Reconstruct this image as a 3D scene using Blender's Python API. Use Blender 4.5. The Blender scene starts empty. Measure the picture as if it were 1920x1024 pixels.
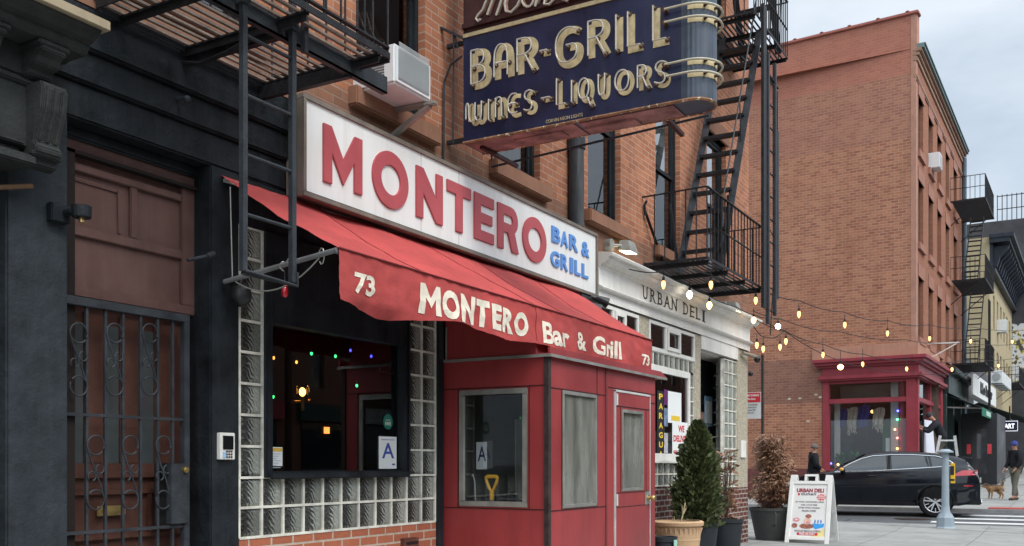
import bpy, bmesh, math, random
from mathutils import Vector, Matrix, noise as mnoise
random.seed(7)
R = math.radians
scene = bpy.context.scene
C = scene.collection

# ---------------------------------------------------------------- camera
FPX, CXP, HYP, HC = 1839.0, 960.0, 872.0, 1.3
TH = math.atan(1060 / FPX); tc = math.cos(TH); ts = math.sin(TH)
cam_d = bpy.data.cameras.new("camera"); cam = bpy.data.objects.new("camera", cam_d); C.objects.link(cam)
cam_d.sensor_width = 36; cam_d.lens = 36 * FPX / 1920; cam_d.shift_y = (HYP - 512) / 1920
cam_d.clip_start = 0.05; cam_d.clip_end = 3000
cam.location = (0, 0, HC); cam.rotation_euler = (R(90), 0, TH - R(90))
scene.camera = cam

# ---------------------------------------------------------------- sky, sun, exposure
SUN_EL, SUN_AZ = R(52), R(-112)          # azimuth measured from +X
sdir = Vector((math.cos(SUN_EL) * math.cos(SUN_AZ), math.cos(SUN_EL) * math.sin(SUN_AZ), math.sin(SUN_EL)))
W = bpy.data.worlds.new("World"); scene.world = W; W.use_nodes = True
n = W.node_tree.nodes; L = W.node_tree.links; n.clear()
sky = n.new('ShaderNodeTexSky'); sky.sky_type = 'NISHITA'; sky.sun_disc = False
sky.sun_elevation = SUN_EL; sky.sun_rotation = R(90) - SUN_AZ; sky.air_density = 1.2; sky.dust_density = 2
b1 = n.new('ShaderNodeBackground'); b1.inputs[1].default_value = 0.1; L.new(sky.outputs[0], b1.inputs[0])
tcd = n.new('ShaderNodeTexCoord')
mp = n.new('ShaderNodeMapping'); mp.inputs['Scale'].default_value = (1.0, 1.0, 2.6); L.new(tcd.outputs['Generated'], mp.inputs[0])
nz = n.new('ShaderNodeTexNoise'); nz.inputs['Scale'].default_value = 2.3; nz.inputs['Detail'].default_value = 7; nz.inputs['Roughness'].default_value = 0.55
L.new(mp.outputs[0], nz.inputs[0])
cr = n.new('ShaderNodeValToRGB'); cr.color_ramp.elements[0].position = .37; cr.color_ramp.elements[1].position = .62
cr.color_ramp.elements[0].color = (.47, .56, .66, 1); cr.color_ramp.elements[1].color = (.76, .82, .89, 1)
L.new(nz.outputs[0], cr.inputs[0])
dt = n.new('ShaderNodeVectorMath'); dt.operation = 'DOT_PRODUCT'; dt.inputs[1].default_value = sdir; L.new(tcd.outputs['Generated'], dt.inputs[0])
mr = n.new('ShaderNodeMapRange'); mr.inputs['From Min'].default_value = 0.25; mr.inputs['From Max'].default_value = 1
mr.inputs['To Min'].default_value = .80; mr.inputs['To Max'].default_value = 2.5; L.new(dt.outputs['Value'], mr.inputs[0])
b2 = n.new('ShaderNodeBackground'); L.new(cr.outputs[0], b2.inputs[0]); L.new(mr.outputs[0], b2.inputs[1])
mx = n.new('ShaderNodeMixShader'); mx.inputs[0].default_value = .86; L.new(b1.outputs[0], mx.inputs[1]); L.new(b2.outputs[0], mx.inputs[2])
wo = n.new('ShaderNodeOutputWorld'); L.new(mx.outputs[0], wo.inputs[0])
sd = bpy.data.lights.new("sun", 'SUN'); sd.energy = 1.3; sd.angle = R(22); sd.color = (1, .96, .9)
so = bpy.data.objects.new("sun", sd); C.objects.link(so); so.rotation_euler = sdir.to_track_quat('Z', 'Y').to_euler()
scene.view_settings.view_transform = 'Standard'; scene.view_settings.look = 'None'
scene.view_settings.exposure = 0.6; scene.view_settings.gamma = 1
scene.cycles.max_bounces = 8; scene.cycles.transparent_max_bounces = 16; scene.cycles.use_denoising = True

# ---------------------------------------------------------------- measuring helpers (pixel of the photo -> a point on a real plane)
def onY(u, v, Y):
    k = (u - CXP) / FPX; X = Y * (tc + k * ts) / (ts - k * tc); d = X * tc + Y * ts
    return Vector((X, Y, HC - (v - HYP) * d / FPX))
def onX(u, v, X):
    k = (u - CXP) / FPX; Y = X * (ts - k * tc) / (tc + k * ts); d = X * tc + Y * ts
    return Vector((X, Y, HC - (v - HYP) * d / FPX))
def atd(u, v, d):
    l = (u - CXP) / FPX * d
    return Vector((d * tc + l * ts, d * ts - l * tc, HC - (v - HYP) * d / FPX))
def onL(u, v, p, q):
    k = (u - CXP) / FPX; ex, ey = q[0] - p[0], q[1] - p[1]
    # (X s - Y c) = k (X c + Y s)
    A = ts - k * tc; B = -(tc + k * ts)
    s = -(A * p[0] + B * p[1]) / (A * ex + B * ey)
    X, Y = p[0] + s * ex, p[1] + s * ey; d = X * tc + Y * ts
    return Vector((X, Y, HC - (v - HYP) * d / FPX))

# ---------------------------------------------------------------- materials
def _new(name):
    m = bpy.data.materials.new(name); m.use_nodes = True
    nt = m.node_tree; nt.nodes.clear()
    out = nt.nodes.new('ShaderNodeOutputMaterial'); b = nt.nodes.new('ShaderNodeBsdfPrincipled')
    nt.links.new(b.outputs[0], out.inputs[0])
    return m, nt, b
def _pos(nt, swz=None, scale=(1, 1, 1)):
    g = nt.nodes.new('ShaderNodeNewGeometry'); src = g.outputs['Position']
    if swz:
        sp = nt.nodes.new('ShaderNodeSeparateXYZ'); nt.links.new(src, sp.inputs[0])
        cb = nt.nodes.new('ShaderNodeCombineXYZ')
        for i, a in enumerate(swz): nt.links.new(sp.outputs['XYZ'.index(a)], cb.inputs[i])
        src = cb.outputs[0]
    if scale != (1, 1, 1):
        m = nt.nodes.new('ShaderNodeMapping'); m.inputs['Scale'].default_value = scale; nt.links.new(src, m.inputs[0]); src = m.outputs[0]
    return src
def _noise(nt, src, sc, det=4, rough=.55):
    t = nt.nodes.new('ShaderNodeTexNoise'); t.inputs['Scale'].default_value = sc; t.inputs['Detail'].default_value = det
    t.inputs['Roughness'].default_value = rough; nt.links.new(src, t.inputs[0]); return t.outputs[0]
def _ramp(nt, src, stops):
    r = nt.nodes.new('ShaderNodeValToRGB'); e = r.color_ramp.elements
    while len(e) < len(stops): e.new(.5)
    for el, (p, c) in zip(e, stops): el.position = p; el.color = (*c, 1) if len(c) == 3 else c
    nt.links.new(src, r.inputs[0]); return r.outputs[0]
def _mix(nt, f, a, b, mode='MIX'):
    m = nt.nodes.new('ShaderNodeMix'); m.data_type = 'RGBA'; m.blend_type = mode
    for sock, val in ((m.inputs[0], f), (m.inputs[6], a), (m.inputs[7], b)):
        if hasattr(val, 'is_linked'): nt.links.new(val, sock)
        else: sock.default_value = val if not isinstance(val, tuple) or len(val) == 4 else (*val, 1)
    return m.outputs[2]
def _bump(nt, b, h, st, dist=.01):
    bp = nt.nodes.new('ShaderNodeBump'); bp.inputs['Strength'].default_value = st; bp.inputs['Distance'].default_value = dist
    nt.links.new(h, bp.inputs['Height']); nt.links.new(bp.outputs[0], b.inputs['Normal'])
def k3(c, f): return tuple(min(1, x * f) for x in c)
MC = {}
def mat(name, col, rough=.6, var=.18, vs=3.0, bump=.15, bs=40, metal=0, streak=0, stc=None, coat=0, chips=0, chipc=(.3, .3, .3)):
    if name in MC: return MC[name]
    m, nt, b = _new(name)
    p = _pos(nt)
    f = _noise(nt, p, vs, 6, .6)
    c = _ramp(nt, f, [(.3, k3(col, 1 - var)), (.7, k3(col, 1 + var))])
    if streak:
        q = _pos(nt, None, (9, 9, .5)); s = _noise(nt, q, 1.3, 5, .6)
        sf = _ramp(nt, s, [(.48, (0, 0, 0)), (.75, (streak,) * 3)])
        c = _mix(nt, sf, c, stc or k3(col, .45))
    if chips:
        s = _noise(nt, p, 23, 6, .7); sf = _ramp(nt, s, [(1 - chips * .45, (0, 0, 0)), (1 - chips * .45 + .02, (1, 1, 1))])
        c = _mix(nt, sf, c, chipc)
    nt.links.new(c, b.inputs['Base Color'])
    b.inputs['Specular IOR Level'].default_value = .22 if rough >= .5 and not metal and not coat else .5
    b.inputs['Metallic'].default_value = metal; b.inputs['Coat Weight'].default_value = coat
    rr = _ramp(nt, f, [(.3, (max(.02, rough - .08),) * 3), (.7, (min(1, rough + .1),) * 3)]); nt.links.new(rr, b.inputs['Roughness'])
    if bump: _bump(nt, b, _noise(nt, p, bs, 5, .65), bump, .01)
    MC[name] = m; return m
def brick(name, swz, c1, c2, mortar, bw=.215, rh=.0715, ms=.009, dirt=.35, dirtc=(.06, .045, .04), stain=None, bias=0, patch=None):
    if name in MC: return MC[name]
    m, nt, b = _new(name)
    p = _pos(nt, swz)
    w = _noise(nt, p, 6, 2); 
    t = nt.nodes.new('ShaderNodeTexBrick'); t.inputs['Scale'].default_value = 1
    t.inputs['Brick Width'].default_value = bw; t.inputs['Row Height'].default_value = rh
    t.inputs['Mortar Size'].default_value = ms; t.inputs['Mortar Smooth'].default_value = .25; t.inputs['Bias'].default_value = bias
    t.inputs['Color1'].default_value = (*c1, 1); t.inputs['Color2'].default_value = (*c2, 1); t.inputs['Mortar'].default_value = (*mortar, 1)
    nt.links.new(p, t.inputs[0])
    c = t.outputs['Color']
    big = _noise(nt, p, .55, 6, .6)
    c = _mix(nt, _ramp(nt, big, [(.42, (0, 0, 0)), (.75, (dirt,) * 3)]), c, dirtc)
    mid = _noise(nt, _pos(nt, swz, (1, .35, 1)), 2.6, 6, .7); c = _mix(nt, _ramp(nt, mid, [(.50, (0, 0, 0)), (.72, (dirt * 1.1,) * 3)]), c, k3(c2, .5)); c = _mix(nt, _ramp(nt, mid, [(.28, (dirt * .6,) * 3), (.42, (0, 0, 0))]), c, mortar)
    fine = _noise(nt, p, 35, 4, .7)
    c = _mix(nt, _ramp(nt, fine, [(.35, (.28,) * 3), (.65, (0, 0, 0))]), c, k3(c1, .45))
    if patch:                                      # extra courses of another colour inside a region of z
        for (z0, z1, colr, amt) in patch:
            sp = nt.nodes.new('ShaderNodeSeparateXYZ'); nt.links.new(p, sp.inputs[0])
            a = nt.nodes.new('ShaderNodeMapRange'); a.inputs['From Min'].default_value = z0; a.inputs['From Max'].default_value = z0 + .05; nt.links.new(sp.outputs[1], a.inputs[0])
            d = nt.nodes.new('ShaderNodeMapRange'); d.inputs['From Min'].default_value = z1; d.inputs['From Max'].default_value = z1 + .05
            d.inputs['To Min'].default_value = amt; d.inputs['To Max'].default_value = 0; nt.links.new(sp.outputs[1], d.inputs[0])
            mm = nt.nodes.new('ShaderNodeMath'); mm.operation = 'MULTIPLY'; nt.links.new(a.outputs[0], mm.inputs[0]); nt.links.new(d.outputs[0], mm.inputs[1])
            c = _mix(nt, mm.outputs[0], c, colr)
    nt.links.new(c, b.inputs['Base Color']); b.inputs['Roughness'].default_value = .88; b.inputs['Specular IOR Level'].default_value = .2
    inv = nt.nodes.new('ShaderNodeMath'); inv.operation = 'SUBTRACT'; inv.inputs[0].default_value = 1; nt.links.new(t.outputs['Fac'], inv.inputs[1])
    ad = nt.nodes.new('ShaderNodeMath'); ad.operation = 'MULTIPLY_ADD'; nt.links.new(fine, ad.inputs[0]); ad.inputs[1].default_value = .35; nt.links.new(inv.outputs[0], ad.inputs[2])
    _bump(nt, b, ad.outputs[0], .55, .008)
    MC[name] = m; return m
def glass(name, tint=(.9, .93, .92), refl=.0, rough=.0):
    """window pane: real thin glass, see-through plus Fresnel mirror"""
    if name in MC: return MC[name]
    m = bpy.data.materials.new(name); m.use_nodes = True; nt = m.node_tree; nt.nodes.clear()
    out = nt.nodes.new('ShaderNodeOutputMaterial'); mxs = nt.nodes.new('ShaderNodeMixShader')
    tr = nt.nodes.new('ShaderNodeBsdfTransparent'); tr.inputs[0].default_value = (*tint, 1)
    gl = nt.nodes.new('ShaderNodeBsdfGlossy'); gl.inputs['Roughness'].default_value = rough; gl.inputs[0].default_value = (.95, .97, 1, 1)
    fr = nt.nodes.new('ShaderNodeFresnel'); fr.inputs[0].default_value = 1.5
    ad = nt.nodes.new('ShaderNodeMath'); ad.operation = 'ADD'; ad.use_clamp = True; ad.inputs[1].default_value = refl
    nt.links.new(fr.outputs[0], ad.inputs[0]); nt.links.new(ad.outputs[0], mxs.inputs[0])
    nt.links.new(tr.outputs[0], mxs.inputs[1]); nt.links.new(gl.outputs[0], mxs.inputs[2]); nt.links.new(mxs.outputs[0], out.inputs[0])
    MC[name] = m; return m
def emit(name, col, st):
    if name in MC: return MC[name]
    m, nt, b = _new(name); b.inputs['Base Color'].default_value = (*col, 1)
    b.inputs['Emission Color'].default_value = (*col, 1); b.inputs['Emission Strength'].default_value = st
    MC[name] = m; return m

# ---------------------------------------------------------------- mesh builder
class MB:
    def __init__(s): s.v = []; s.f = []
    def add(s, vs, fs):
        o = len(s.v); s.v += [tuple(p) for p in vs]; s.f += [tuple(i + o for i in f) for f in fs]; return s
    def box(s, x0, x1, y0, y1, z0, z1):
        x0, x1 = sorted((x0, x1)); y0, y1 = sorted((y0, y1)); z0, z1 = sorted((z0, z1))
        return s.add([(x0, y0, z0), (x1, y0, z0), (x1, y1, z0), (x0, y1, z0), (x0, y0, z1), (x1, y0, z1), (x1, y1, z1), (x0, y1, z1)],
                     [(0, 3, 2, 1), (4, 5, 6, 7), (0, 1, 5, 4), (1, 2, 6, 5), (2, 3, 7, 6), (3, 0, 4, 7)])
    def frame3(s, d, up=None):
        d = Vector(d).normalized(); up = Vector(up) if up else (Vector((0, 0, 1)) if abs(d.z) < .9 else Vector((1, 0, 0)))
        a = d.cross(up).normalized(); b = a.cross(d).normalized(); return d, a, b
    def bar(s, p, q, w, h, up=None):
        p = Vector(p); q = Vector(q); d, a, b = s.frame3(q - p, up); w /= 2; h /= 2
        vs = [r + a * i * w + b * j * h for r in (p, q) for i, j in ((-1, -1), (1, -1), (1, 1), (-1, 1))]
        return s.add(vs, [(0, 1, 2, 3), (7, 6, 5, 4), (0, 4, 5, 1), (1, 5, 6, 2), (2, 6, 7, 3), (3, 7, 4, 0)])
    def cyl(s, p, q, r0, r1=None, n=12, caps=True):
        r1 = r0 if r1 is None else r1; p = Vector(p); q = Vector(q); d, a, b = s.frame3(q - p)
        vs = [c + (a * math.cos(t) + b * math.sin(t)) * r for c, r in ((p, r0), (q, r1)) for t in [2 * math.pi * i / n for i in range(n)]]
        fs = [(i, (i + 1) % n, n + (i + 1) % n, n + i) for i in range(n)]
        if caps: fs += [tuple(range(n - 1, -1, -1)), tuple(range(n, 2 * n))]
        return s.add(vs, fs)
    def tube(s, pts, r, n=8, closed=False, caps=True):
        pts = [Vector(p) for p in pts]; N = len(pts); rs = r if isinstance(r, (list, tuple)) else [r] * N
        vs = []; prev = None
        for i, p in enumerate(pts):
            if closed: d = pts[(i + 1) % N] - pts[i - 1]
            else: d = pts[min(i + 1, N - 1)] - pts[max(i - 1, 0)]
            if d.length < 1e-9: d = Vector((0, 0, 1))
            d.normalize()
            if prev is None:
                up = Vector((0, 0, 1)) if abs(d.z) < .9 else Vector((1, 0, 0)); a = d.cross(up).normalized()
            else:
                a = prev - d * prev.dot(d); a = a.normalized() if a.length > 1e-6 else d.orthogonal().normalized()
            prev = a; b = a.cross(d)
            vs += [p + (a * math.cos(t) + b * math.sin(t)) * rs[i] for t in [2 * math.pi * j / n for j in range(n)]]
        fs = []
        for i in range(N if closed else N - 1):
            k = (i + 1) % N
            fs += [(i * n + j, i * n + (j + 1) % n, k * n + (j + 1) % n, k * n + j) for j in range(n)]
        if not closed and caps: fs += [tuple(range(n - 1, -1, -1)), tuple((N - 1) * n + j for j in range(n))]
        return s.add(vs, fs)
    def prism(s, poly, o, ux, uy, ext):
        """poly (2d) in plane o + a ux + b uy, extruded by vector ext"""
        o = Vector(o); ux = Vector(ux); uy = Vector(uy); ext = Vector(ext); n = len(poly)
        vs = [o + ux * a + uy * b for a, b in poly]; vs += [v + ext for v in vs]
        fs = [tuple(range(n)), tuple(range(2 * n - 1, n - 1, -1))] + [(i, n + i, n + (i + 1) % n, (i + 1) % n) for i in range(n)]
        return s.add(vs, fs)
    def lathe(s, prof, c=(0, 0, 0), n=24, caps=True, wob=0):
        c = Vector(c); vs = []; N = len(prof)
        for r, z in prof:
            vs += [c + Vector((r * math.cos(2 * math.pi * i / n), r * math.sin(2 * math.pi * i / n), z)) for i in range(n)]
        fs = [(i * n + j, i * n + (j + 1) % n, (i + 1) * n + (j + 1) % n, (i + 1) * n + j) for i in range(N - 1) for j in range(n)]
        if caps: fs += [tuple(range(n - 1, -1, -1)), tuple((N - 1) * n + j for j in range(n))]
        return s.add(vs, fs)
    def ball(s, c, r, n=12, m=8, sc=(1, 1, 1)):
        c = Vector(c); vs = [c + Vector((0, 0, -r * sc[2]))]
        for i in range(1, m):
            ph = -math.pi / 2 + math.pi * i / m
            vs += [c + Vector((r * math.cos(ph) * math.cos(2 * math.pi * j / n) * sc[0], r * math.cos(ph) * math.sin(2 * math.pi * j / n) * sc[1], r * math.sin(ph) * sc[2])) for j in range(n)]
        vs.append(c + Vector((0, 0, r * sc[2])))
        fs = [(0, 1 + (j + 1) % n, 1 + j) for j in range(n)]
        for i in range(m - 2):
            fs += [(1 + i * n + j, 1 + i * n + (j + 1) % n, 1 + (i + 1) * n + (j + 1) % n, 1 + (i + 1) * n + j) for j in range(n)]
        e = len(vs) - 1; fs += [(e, 1 + (m - 2) * n + j, 1 + (m - 2) * n + (j + 1) % n) for j in range(n)]
        return s.add(vs, fs)
    def quad(s, a, b, c, d): return s.add([a, b, c, d], [(0, 1, 2, 3)])
    def grid(s, fn, nu, nv):
        vs = [fn(i / nu, j / nv) for j in range(nv + 1) for i in range(nu + 1)]
        return s.add(vs, [(j * (nu + 1) + i, j * (nu + 1) + i + 1, (j + 1) * (nu + 1) + i + 1, (j + 1) * (nu + 1) + i) for j in range(nv) for i in range(nu)])
    def ribbon(s, pts, w, o, ux, uy, ext, closed=False):
        """flat stroke of width w along 2d points with mitred corners, extruded"""
        P = [Vector((a, b)) for a, b in pts]; N = len(P); Lf = []; Rt = []
        for i in range(N):
            if closed: a = (P[i] - P[i - 1]); b = (P[(i + 1) % N] - P[i])
            else:
                a = P[i] - P[i - 1] if i else P[1] - P[0]; b = P[i + 1] - P[i] if i < N - 1 else P[-1] - P[-2]
            a.normalize(); b.normalize(); na = Vector((-a.y, a.x)); nb = Vector((-b.y, b.x)); m = na + nb
            if m.length < .3: m = na
            m.normalize(); k = min(2.2, 1 / max(.35, m.dot(na))); Lf.append(P[i] + m * w / 2 * k); Rt.append(P[i] - m * w / 2 * k)
        o = Vector(o); ux = Vector(ux); uy = Vector(uy); ext = Vector(ext)
        vs = [o + ux * p.x + uy * p.y for p in Lf + Rt]; vs += [v + ext for v in vs]; M = 2 * N; fs = []
        for i in range(N if closed else N - 1):
            k = (i + 1) % N
            fs += [(i, k, N + k, N + i), (M + i, M + N + i, M + N + k, M + k), (i, M + i, M + k, k), (N + i, N + k, M + N + k, M + N + i)]
        if not closed: fs += [(0, N, M + N, M), (N - 1, M + N - 1, M + 2 * N - 1, 2 * N - 1)]
        return s.add(vs, fs)
    def build(s, name, m, parent=None, smooth=False, bevel=0, label=None, solid=0):
        me = bpy.data.meshes.new(name); me.from_pydata(s.v, [], s.f); me.validate()
        if bevel or smooth or solid:
            bm = bmesh.new(); bm.from_mesh(me)
            if smooth or bevel: bmesh.ops.remove_doubles(bm, verts=bm.verts, dist=1e-5)
            bmesh.ops.recalc_face_normals(bm, faces=bm.faces)
            if bevel:
                ed = [e for e in bm.edges if len(e.link_faces) == 2 and e.calc_face_angle(0) > .5]
                bmesh.ops.bevel(bm, geom=ed, offset=bevel, segments=2, affect='EDGES', clamp_overlap=True)
            bm.to_mesh(me); bm.free()
        if getattr(s, 'cells', None) and len(s.cells) == len(me.vertices):
            at = me.attributes.new('cell', 'FLOAT_VECTOR', 'POINT')
            for i_, (a_, b_) in enumerate(s.cells): at.data[i_].vector = (a_, b_, ((i_ // 8) * 0.6180339) % 1)
        me.materials.append(m)
        if smooth:
            me.polygons.foreach_set('use_smooth', [True] * len(me.polygons))
            try: me.set_sharp_from_angle(angle=R(40))
            except Exception: pass
        o = bpy.data.objects.new(name, me); C.objects.link(o)
        if parent is not None: attach(o, parent)
        if label: o['label'] = label
        return o
def worldloc(p):
    l = Vector(p.location)
    while p.parent: p = p.parent; l += Vector(p.location)
    return l
def attach(o, parent):
    o.parent = parent; o.location = -worldloc(parent)
def tag(o, label, cat, group=None):
    o['label'] = label; o['category'] = cat
    if group: o['group'] = group
    return o
def thing(name, label, cat, loc=(0, 0, 0), group=None):
    o = bpy.data.objects.new(name, None); C.objects.link(o); o.location = loc; o.empty_display_size = .2
    return tag(o, label, cat, group)
def struct(mb, name, m, kind='structure', **k):
    o = mb.build(name, m, **k); o['kind'] = kind; return o
def kids(o): return [c for c in C.objects if c.parent == o]
def dup(o, loc, rz=0, label=None, parent=None):
    c = o.copy(); C.objects.link(c)
    if parent is None: c.location = loc; c.rotation_euler = (0, 0, rz)
    if label: c['label'] = label
    if parent is not None: c.parent = parent
    for k in kids(o): dup(k, None, 0, None, c)
    return c
# writing: glyph shapes come from Blender's built-in font, mapped onto real planes
_tc = {}
def glyphs(s, offset=0, spacing=1.0):
    key = (s, offset, spacing)
    if key in _tc: return _tc[key]
    cu = bpy.data.curves.new('t', 'FONT'); cu.body = s; cu.offset = offset; cu.space_character = spacing; cu.resolution_u = 4
    ob = bpy.data.objects.new('t', cu); C.objects.link(ob); bpy.context.view_layer.update()
    me = ob.evaluated_get(bpy.context.evaluated_depsgraph_get()).to_mesh()
    vs = [(v.co.x, v.co.y) for v in me.vertices]; fs = [tuple(p.vertices) for p in me.polygons]
    bpy.data.objects.remove(ob); bpy.data.curves.remove(cu)
    _tc[key] = (vs, fs); return vs, fs
def text(mb, s, o, ux, uz, w, h, depth=.004, offset=0, spacing=1.0, shear=0):
    """fit the word's outline to a w x h box whose lower left corner is o; ux, uz unit vectors; raised by depth along the normal"""
    vs, fs = glyphs(s, offset, spacing)
    if not vs: return
    a0 = min(v[0] for v in vs); a1 = max(v[0] for v in vs); c0 = min(v[1] for v in vs); c1 = max(v[1] for v in vs)
    o = Vector(o); ux = Vector(ux); uz = Vector(uz); nn = ux.cross(uz).normalized() * depth
    w = w or h * (a1 - a0) / (c1 - c0)
    P = [o + ux * ((x - a0) / (a1 - a0) * w + shear * (y - c0) / (c1 - c0) * h) + uz * ((y - c0) / (c1 - c0) * h) for x, y in vs]
    N = len(P); top = [p + nn for p in P]
    ec = {}
    for f in fs:
        for i in range(len(f)):
            e = (f[i], f[(i + 1) % len(f)]); ec[tuple(sorted(e))] = ec.get(tuple(sorted(e)), []) + [e]
    sides = [(e[0][0], e[0][1], e[0][1] + N, e[0][0] + N) for e in ec.values() if len(e) == 1]
    mb.add(P + top, [tuple(i + N for i in f) for f in fs] + sides)
    return w
UX, UY, UZ = Vector((1, 0, 0)), Vector((0, 1, 0)), Vector((0, 0, 1))
# ================================================================ palette
M_brickF = brick('brick_front', 'XZY', (.56, .225, .115), (.37, .14, .075), (.50, .33, .24), ms=.0075, dirt=.46, bias=.1, patch=[(3.6, 4.12, (.13, .085, .06), .55), (7.3, 7.7, (.2, .12, .08), .3)])
M_brickdirty = brick('brick_dirty', 'XZY', (.25, .13, .09), (.15, .09, .07), (.36, .30, .24), dirt=.5)
M_sill = mat('brownstone', (.27, .135, .085), .85, .12, 2.5, .15, 60, streak=.3)
M_black = mat('black_paint', (.014, .017, .020), .5, .5, 5, .6, 24, streak=.5, stc=(.032, .037, .042), chips=.15, chipc=(.13, .13, .12))
M_blackpil = mat('black_stucco_paint', (.027, .033, .038), .6, .35, 5, 1.0, 16, streak=.4, stc=(.05, .056, .06), chips=.16, chipc=(.15, .15, .15))
M_iron = mat('iron', (.018, .018, .02), .5, .5, 9, .5, 60, chips=.15, chipc=(.09, .05, .035))
M_irong = mat('grey_iron', (.036, .040, .045), .5, .35, 8, .4, 60, chips=.14, chipc=(.16, .10, .07))
M_slat = mat('weathered_slat', (.20, .15, .12), .7, .5, 7, .4, 60, chips=.3, chipc=(.5, .45, .4))
M_brown = mat('brown_paint', (.115, .060, .050), .6, .25, 3, .3, 30, streak=.4, stc=(.16, .10, .085), chips=.10, chipc=(.22, .17, .14))
M_brownd = mat('brown_door', (.085, .036, .026), .5, .25, 4, .3, 40, streak=.3, stc=(.12, .06, .045))
M_red = mat('awning_red', (.46, .072, .066), .8, .20, 1.6, .3, 60, streak=.45, stc=(.26, .06, .05))
M_redvinyl = mat('booth_red', (.31, .038, .038), .36, .22, 1.1, .35, 5, streak=.4, stc=(.17, .022, .026), chips=.10, chipc=(.45, .22, .2))
M_white = mat('sign_white', (.80, .80, .76), .35, .04, 1.3, 0, streak=.30, stc=(.56, .50, .40), chips=.06, chipc=(.5, .42, .32))
M_wtrim = mat('white_trim', (.77, .745, .69), .5, .08, 3, .1, 40, streak=.35, stc=(.5, .47, .4))
M_alu = mat('weathered_aluminium', (.36, .35, .31), .45, .2, 6, .1, metal=.6)
M_signframe = mat('sign_frame', (.20, .17, .14), .6, .2, 5, .2, streak=.4)
M_signred = mat('faded_red', (.46, .095, .105), .5, .16, 2.5, .05, streak=.3, stc=(.36, .09, .09))
M_blue = mat('letter_blue', (.10, .27, .62), .45, .08, 3, 0)
M_cream = mat('cream_letters', (.82, .76, .60), .6, .1, 12, 0, streak=.2)
M_navy = mat('navy_enamel', (.009, .012, .048), .36, .4, 3, .1, 18, streak=.5, stc=(.03, .038, .055), chips=.1, chipc=(.25, .2, .15))
M_gray_e = mat('grey_enamel', (.045, .06, .085), .35, .35, 4, .15, 25, streak=.5, stc=(.13, .14, .15))
M_signbrown = mat('sign_brown', (.055, .022, .02), .5, .3, 5, .1, streak=.3)
M_neoncream = mat('painted_cream', (.56, .46, .26), .55, .25, 14, .1, streak=.6, stc=(.24, .15, .07), chips=.16, chipc=(.16, .09, .05))
M_tube = mat('neon_glass', (.50, .47, .39), .15, .05, 3, 0)
M_rust = mat('rusty_sheet', (.30, .15, .13), .75, .5, 4, .5, 30, chips=.28, chipc=(.42, .34, .2))
M_grout = mat('grout', (.70, .67, .58), .8, .3, 9, .3, chips=.2, chipc=(.25, .22, .18))
M_glass = glass('window_glass', refl=.04)
M_glassd = glass('booth_acrylic', tint=(.80, .83, .78), refl=.02, rough=.06)
_nt = M_glassd.node_tree; _mx2 = _nt.nodes.new('ShaderNodeMixShader'); _df = _nt.nodes.new('ShaderNodeBsdfDiffuse'); _tl = _nt.nodes.new('ShaderNodeBsdfTransparent')
_mx1 = [x for x in _nt.nodes if x.type == 'MIX_SHADER' and x != _mx2][0]; _nt.links.new(_ramp(_nt, _noise(_nt, _pos(_nt, None, (5, 5, .8)), 1.6, 4), [(.3, (.14,) * 3), (.7, (.42,) * 3)]), _mx2.inputs[0])
_df.inputs[0].default_value = (.52, .52, .44, 1); _nt.links.new(_mx1.outputs[0], _mx2.inputs[1]); _nt.links.new(_df.outputs[0], _mx2.inputs[2]); _nt.links.new(_mx2.outputs[0], [x for x in _nt.nodes if x.type == 'OUTPUT_MATERIAL'][0].inputs[0])
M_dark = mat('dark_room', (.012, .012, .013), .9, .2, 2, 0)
M_steel = mat('galvanised', (.42, .43, .43), .4, .12, 8, .05, metal=.7)
M_brass = mat('brass', (.55, .40, .16), .3, .15, 9, 0, metal=.9)
M_rubber = mat('black_plastic', (.015, .015, .016), .4, .1, 4, 0)

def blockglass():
    """pressed glass: a dark rippled left half and a paler right half in every block"""
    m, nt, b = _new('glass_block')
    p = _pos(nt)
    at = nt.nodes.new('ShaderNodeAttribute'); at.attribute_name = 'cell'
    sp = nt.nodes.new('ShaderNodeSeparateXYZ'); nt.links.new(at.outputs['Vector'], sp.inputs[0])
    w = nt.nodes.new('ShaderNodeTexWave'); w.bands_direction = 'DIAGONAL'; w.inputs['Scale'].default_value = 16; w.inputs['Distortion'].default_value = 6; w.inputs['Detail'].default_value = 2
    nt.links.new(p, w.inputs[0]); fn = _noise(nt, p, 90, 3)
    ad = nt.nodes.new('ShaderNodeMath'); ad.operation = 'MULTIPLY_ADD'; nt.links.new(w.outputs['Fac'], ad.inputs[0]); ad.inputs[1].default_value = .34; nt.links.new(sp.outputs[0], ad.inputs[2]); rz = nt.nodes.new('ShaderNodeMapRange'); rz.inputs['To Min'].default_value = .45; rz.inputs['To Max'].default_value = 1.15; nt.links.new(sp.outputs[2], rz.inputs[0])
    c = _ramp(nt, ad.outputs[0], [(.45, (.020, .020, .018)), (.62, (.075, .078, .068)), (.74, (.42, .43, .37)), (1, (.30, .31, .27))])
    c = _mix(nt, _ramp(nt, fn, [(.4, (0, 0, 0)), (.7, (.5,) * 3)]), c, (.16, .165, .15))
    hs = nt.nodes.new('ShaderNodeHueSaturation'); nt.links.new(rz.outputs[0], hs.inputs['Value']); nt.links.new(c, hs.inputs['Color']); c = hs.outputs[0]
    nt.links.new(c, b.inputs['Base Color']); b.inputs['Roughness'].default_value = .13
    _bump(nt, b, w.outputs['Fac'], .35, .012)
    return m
M_block = blockglass()

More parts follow.
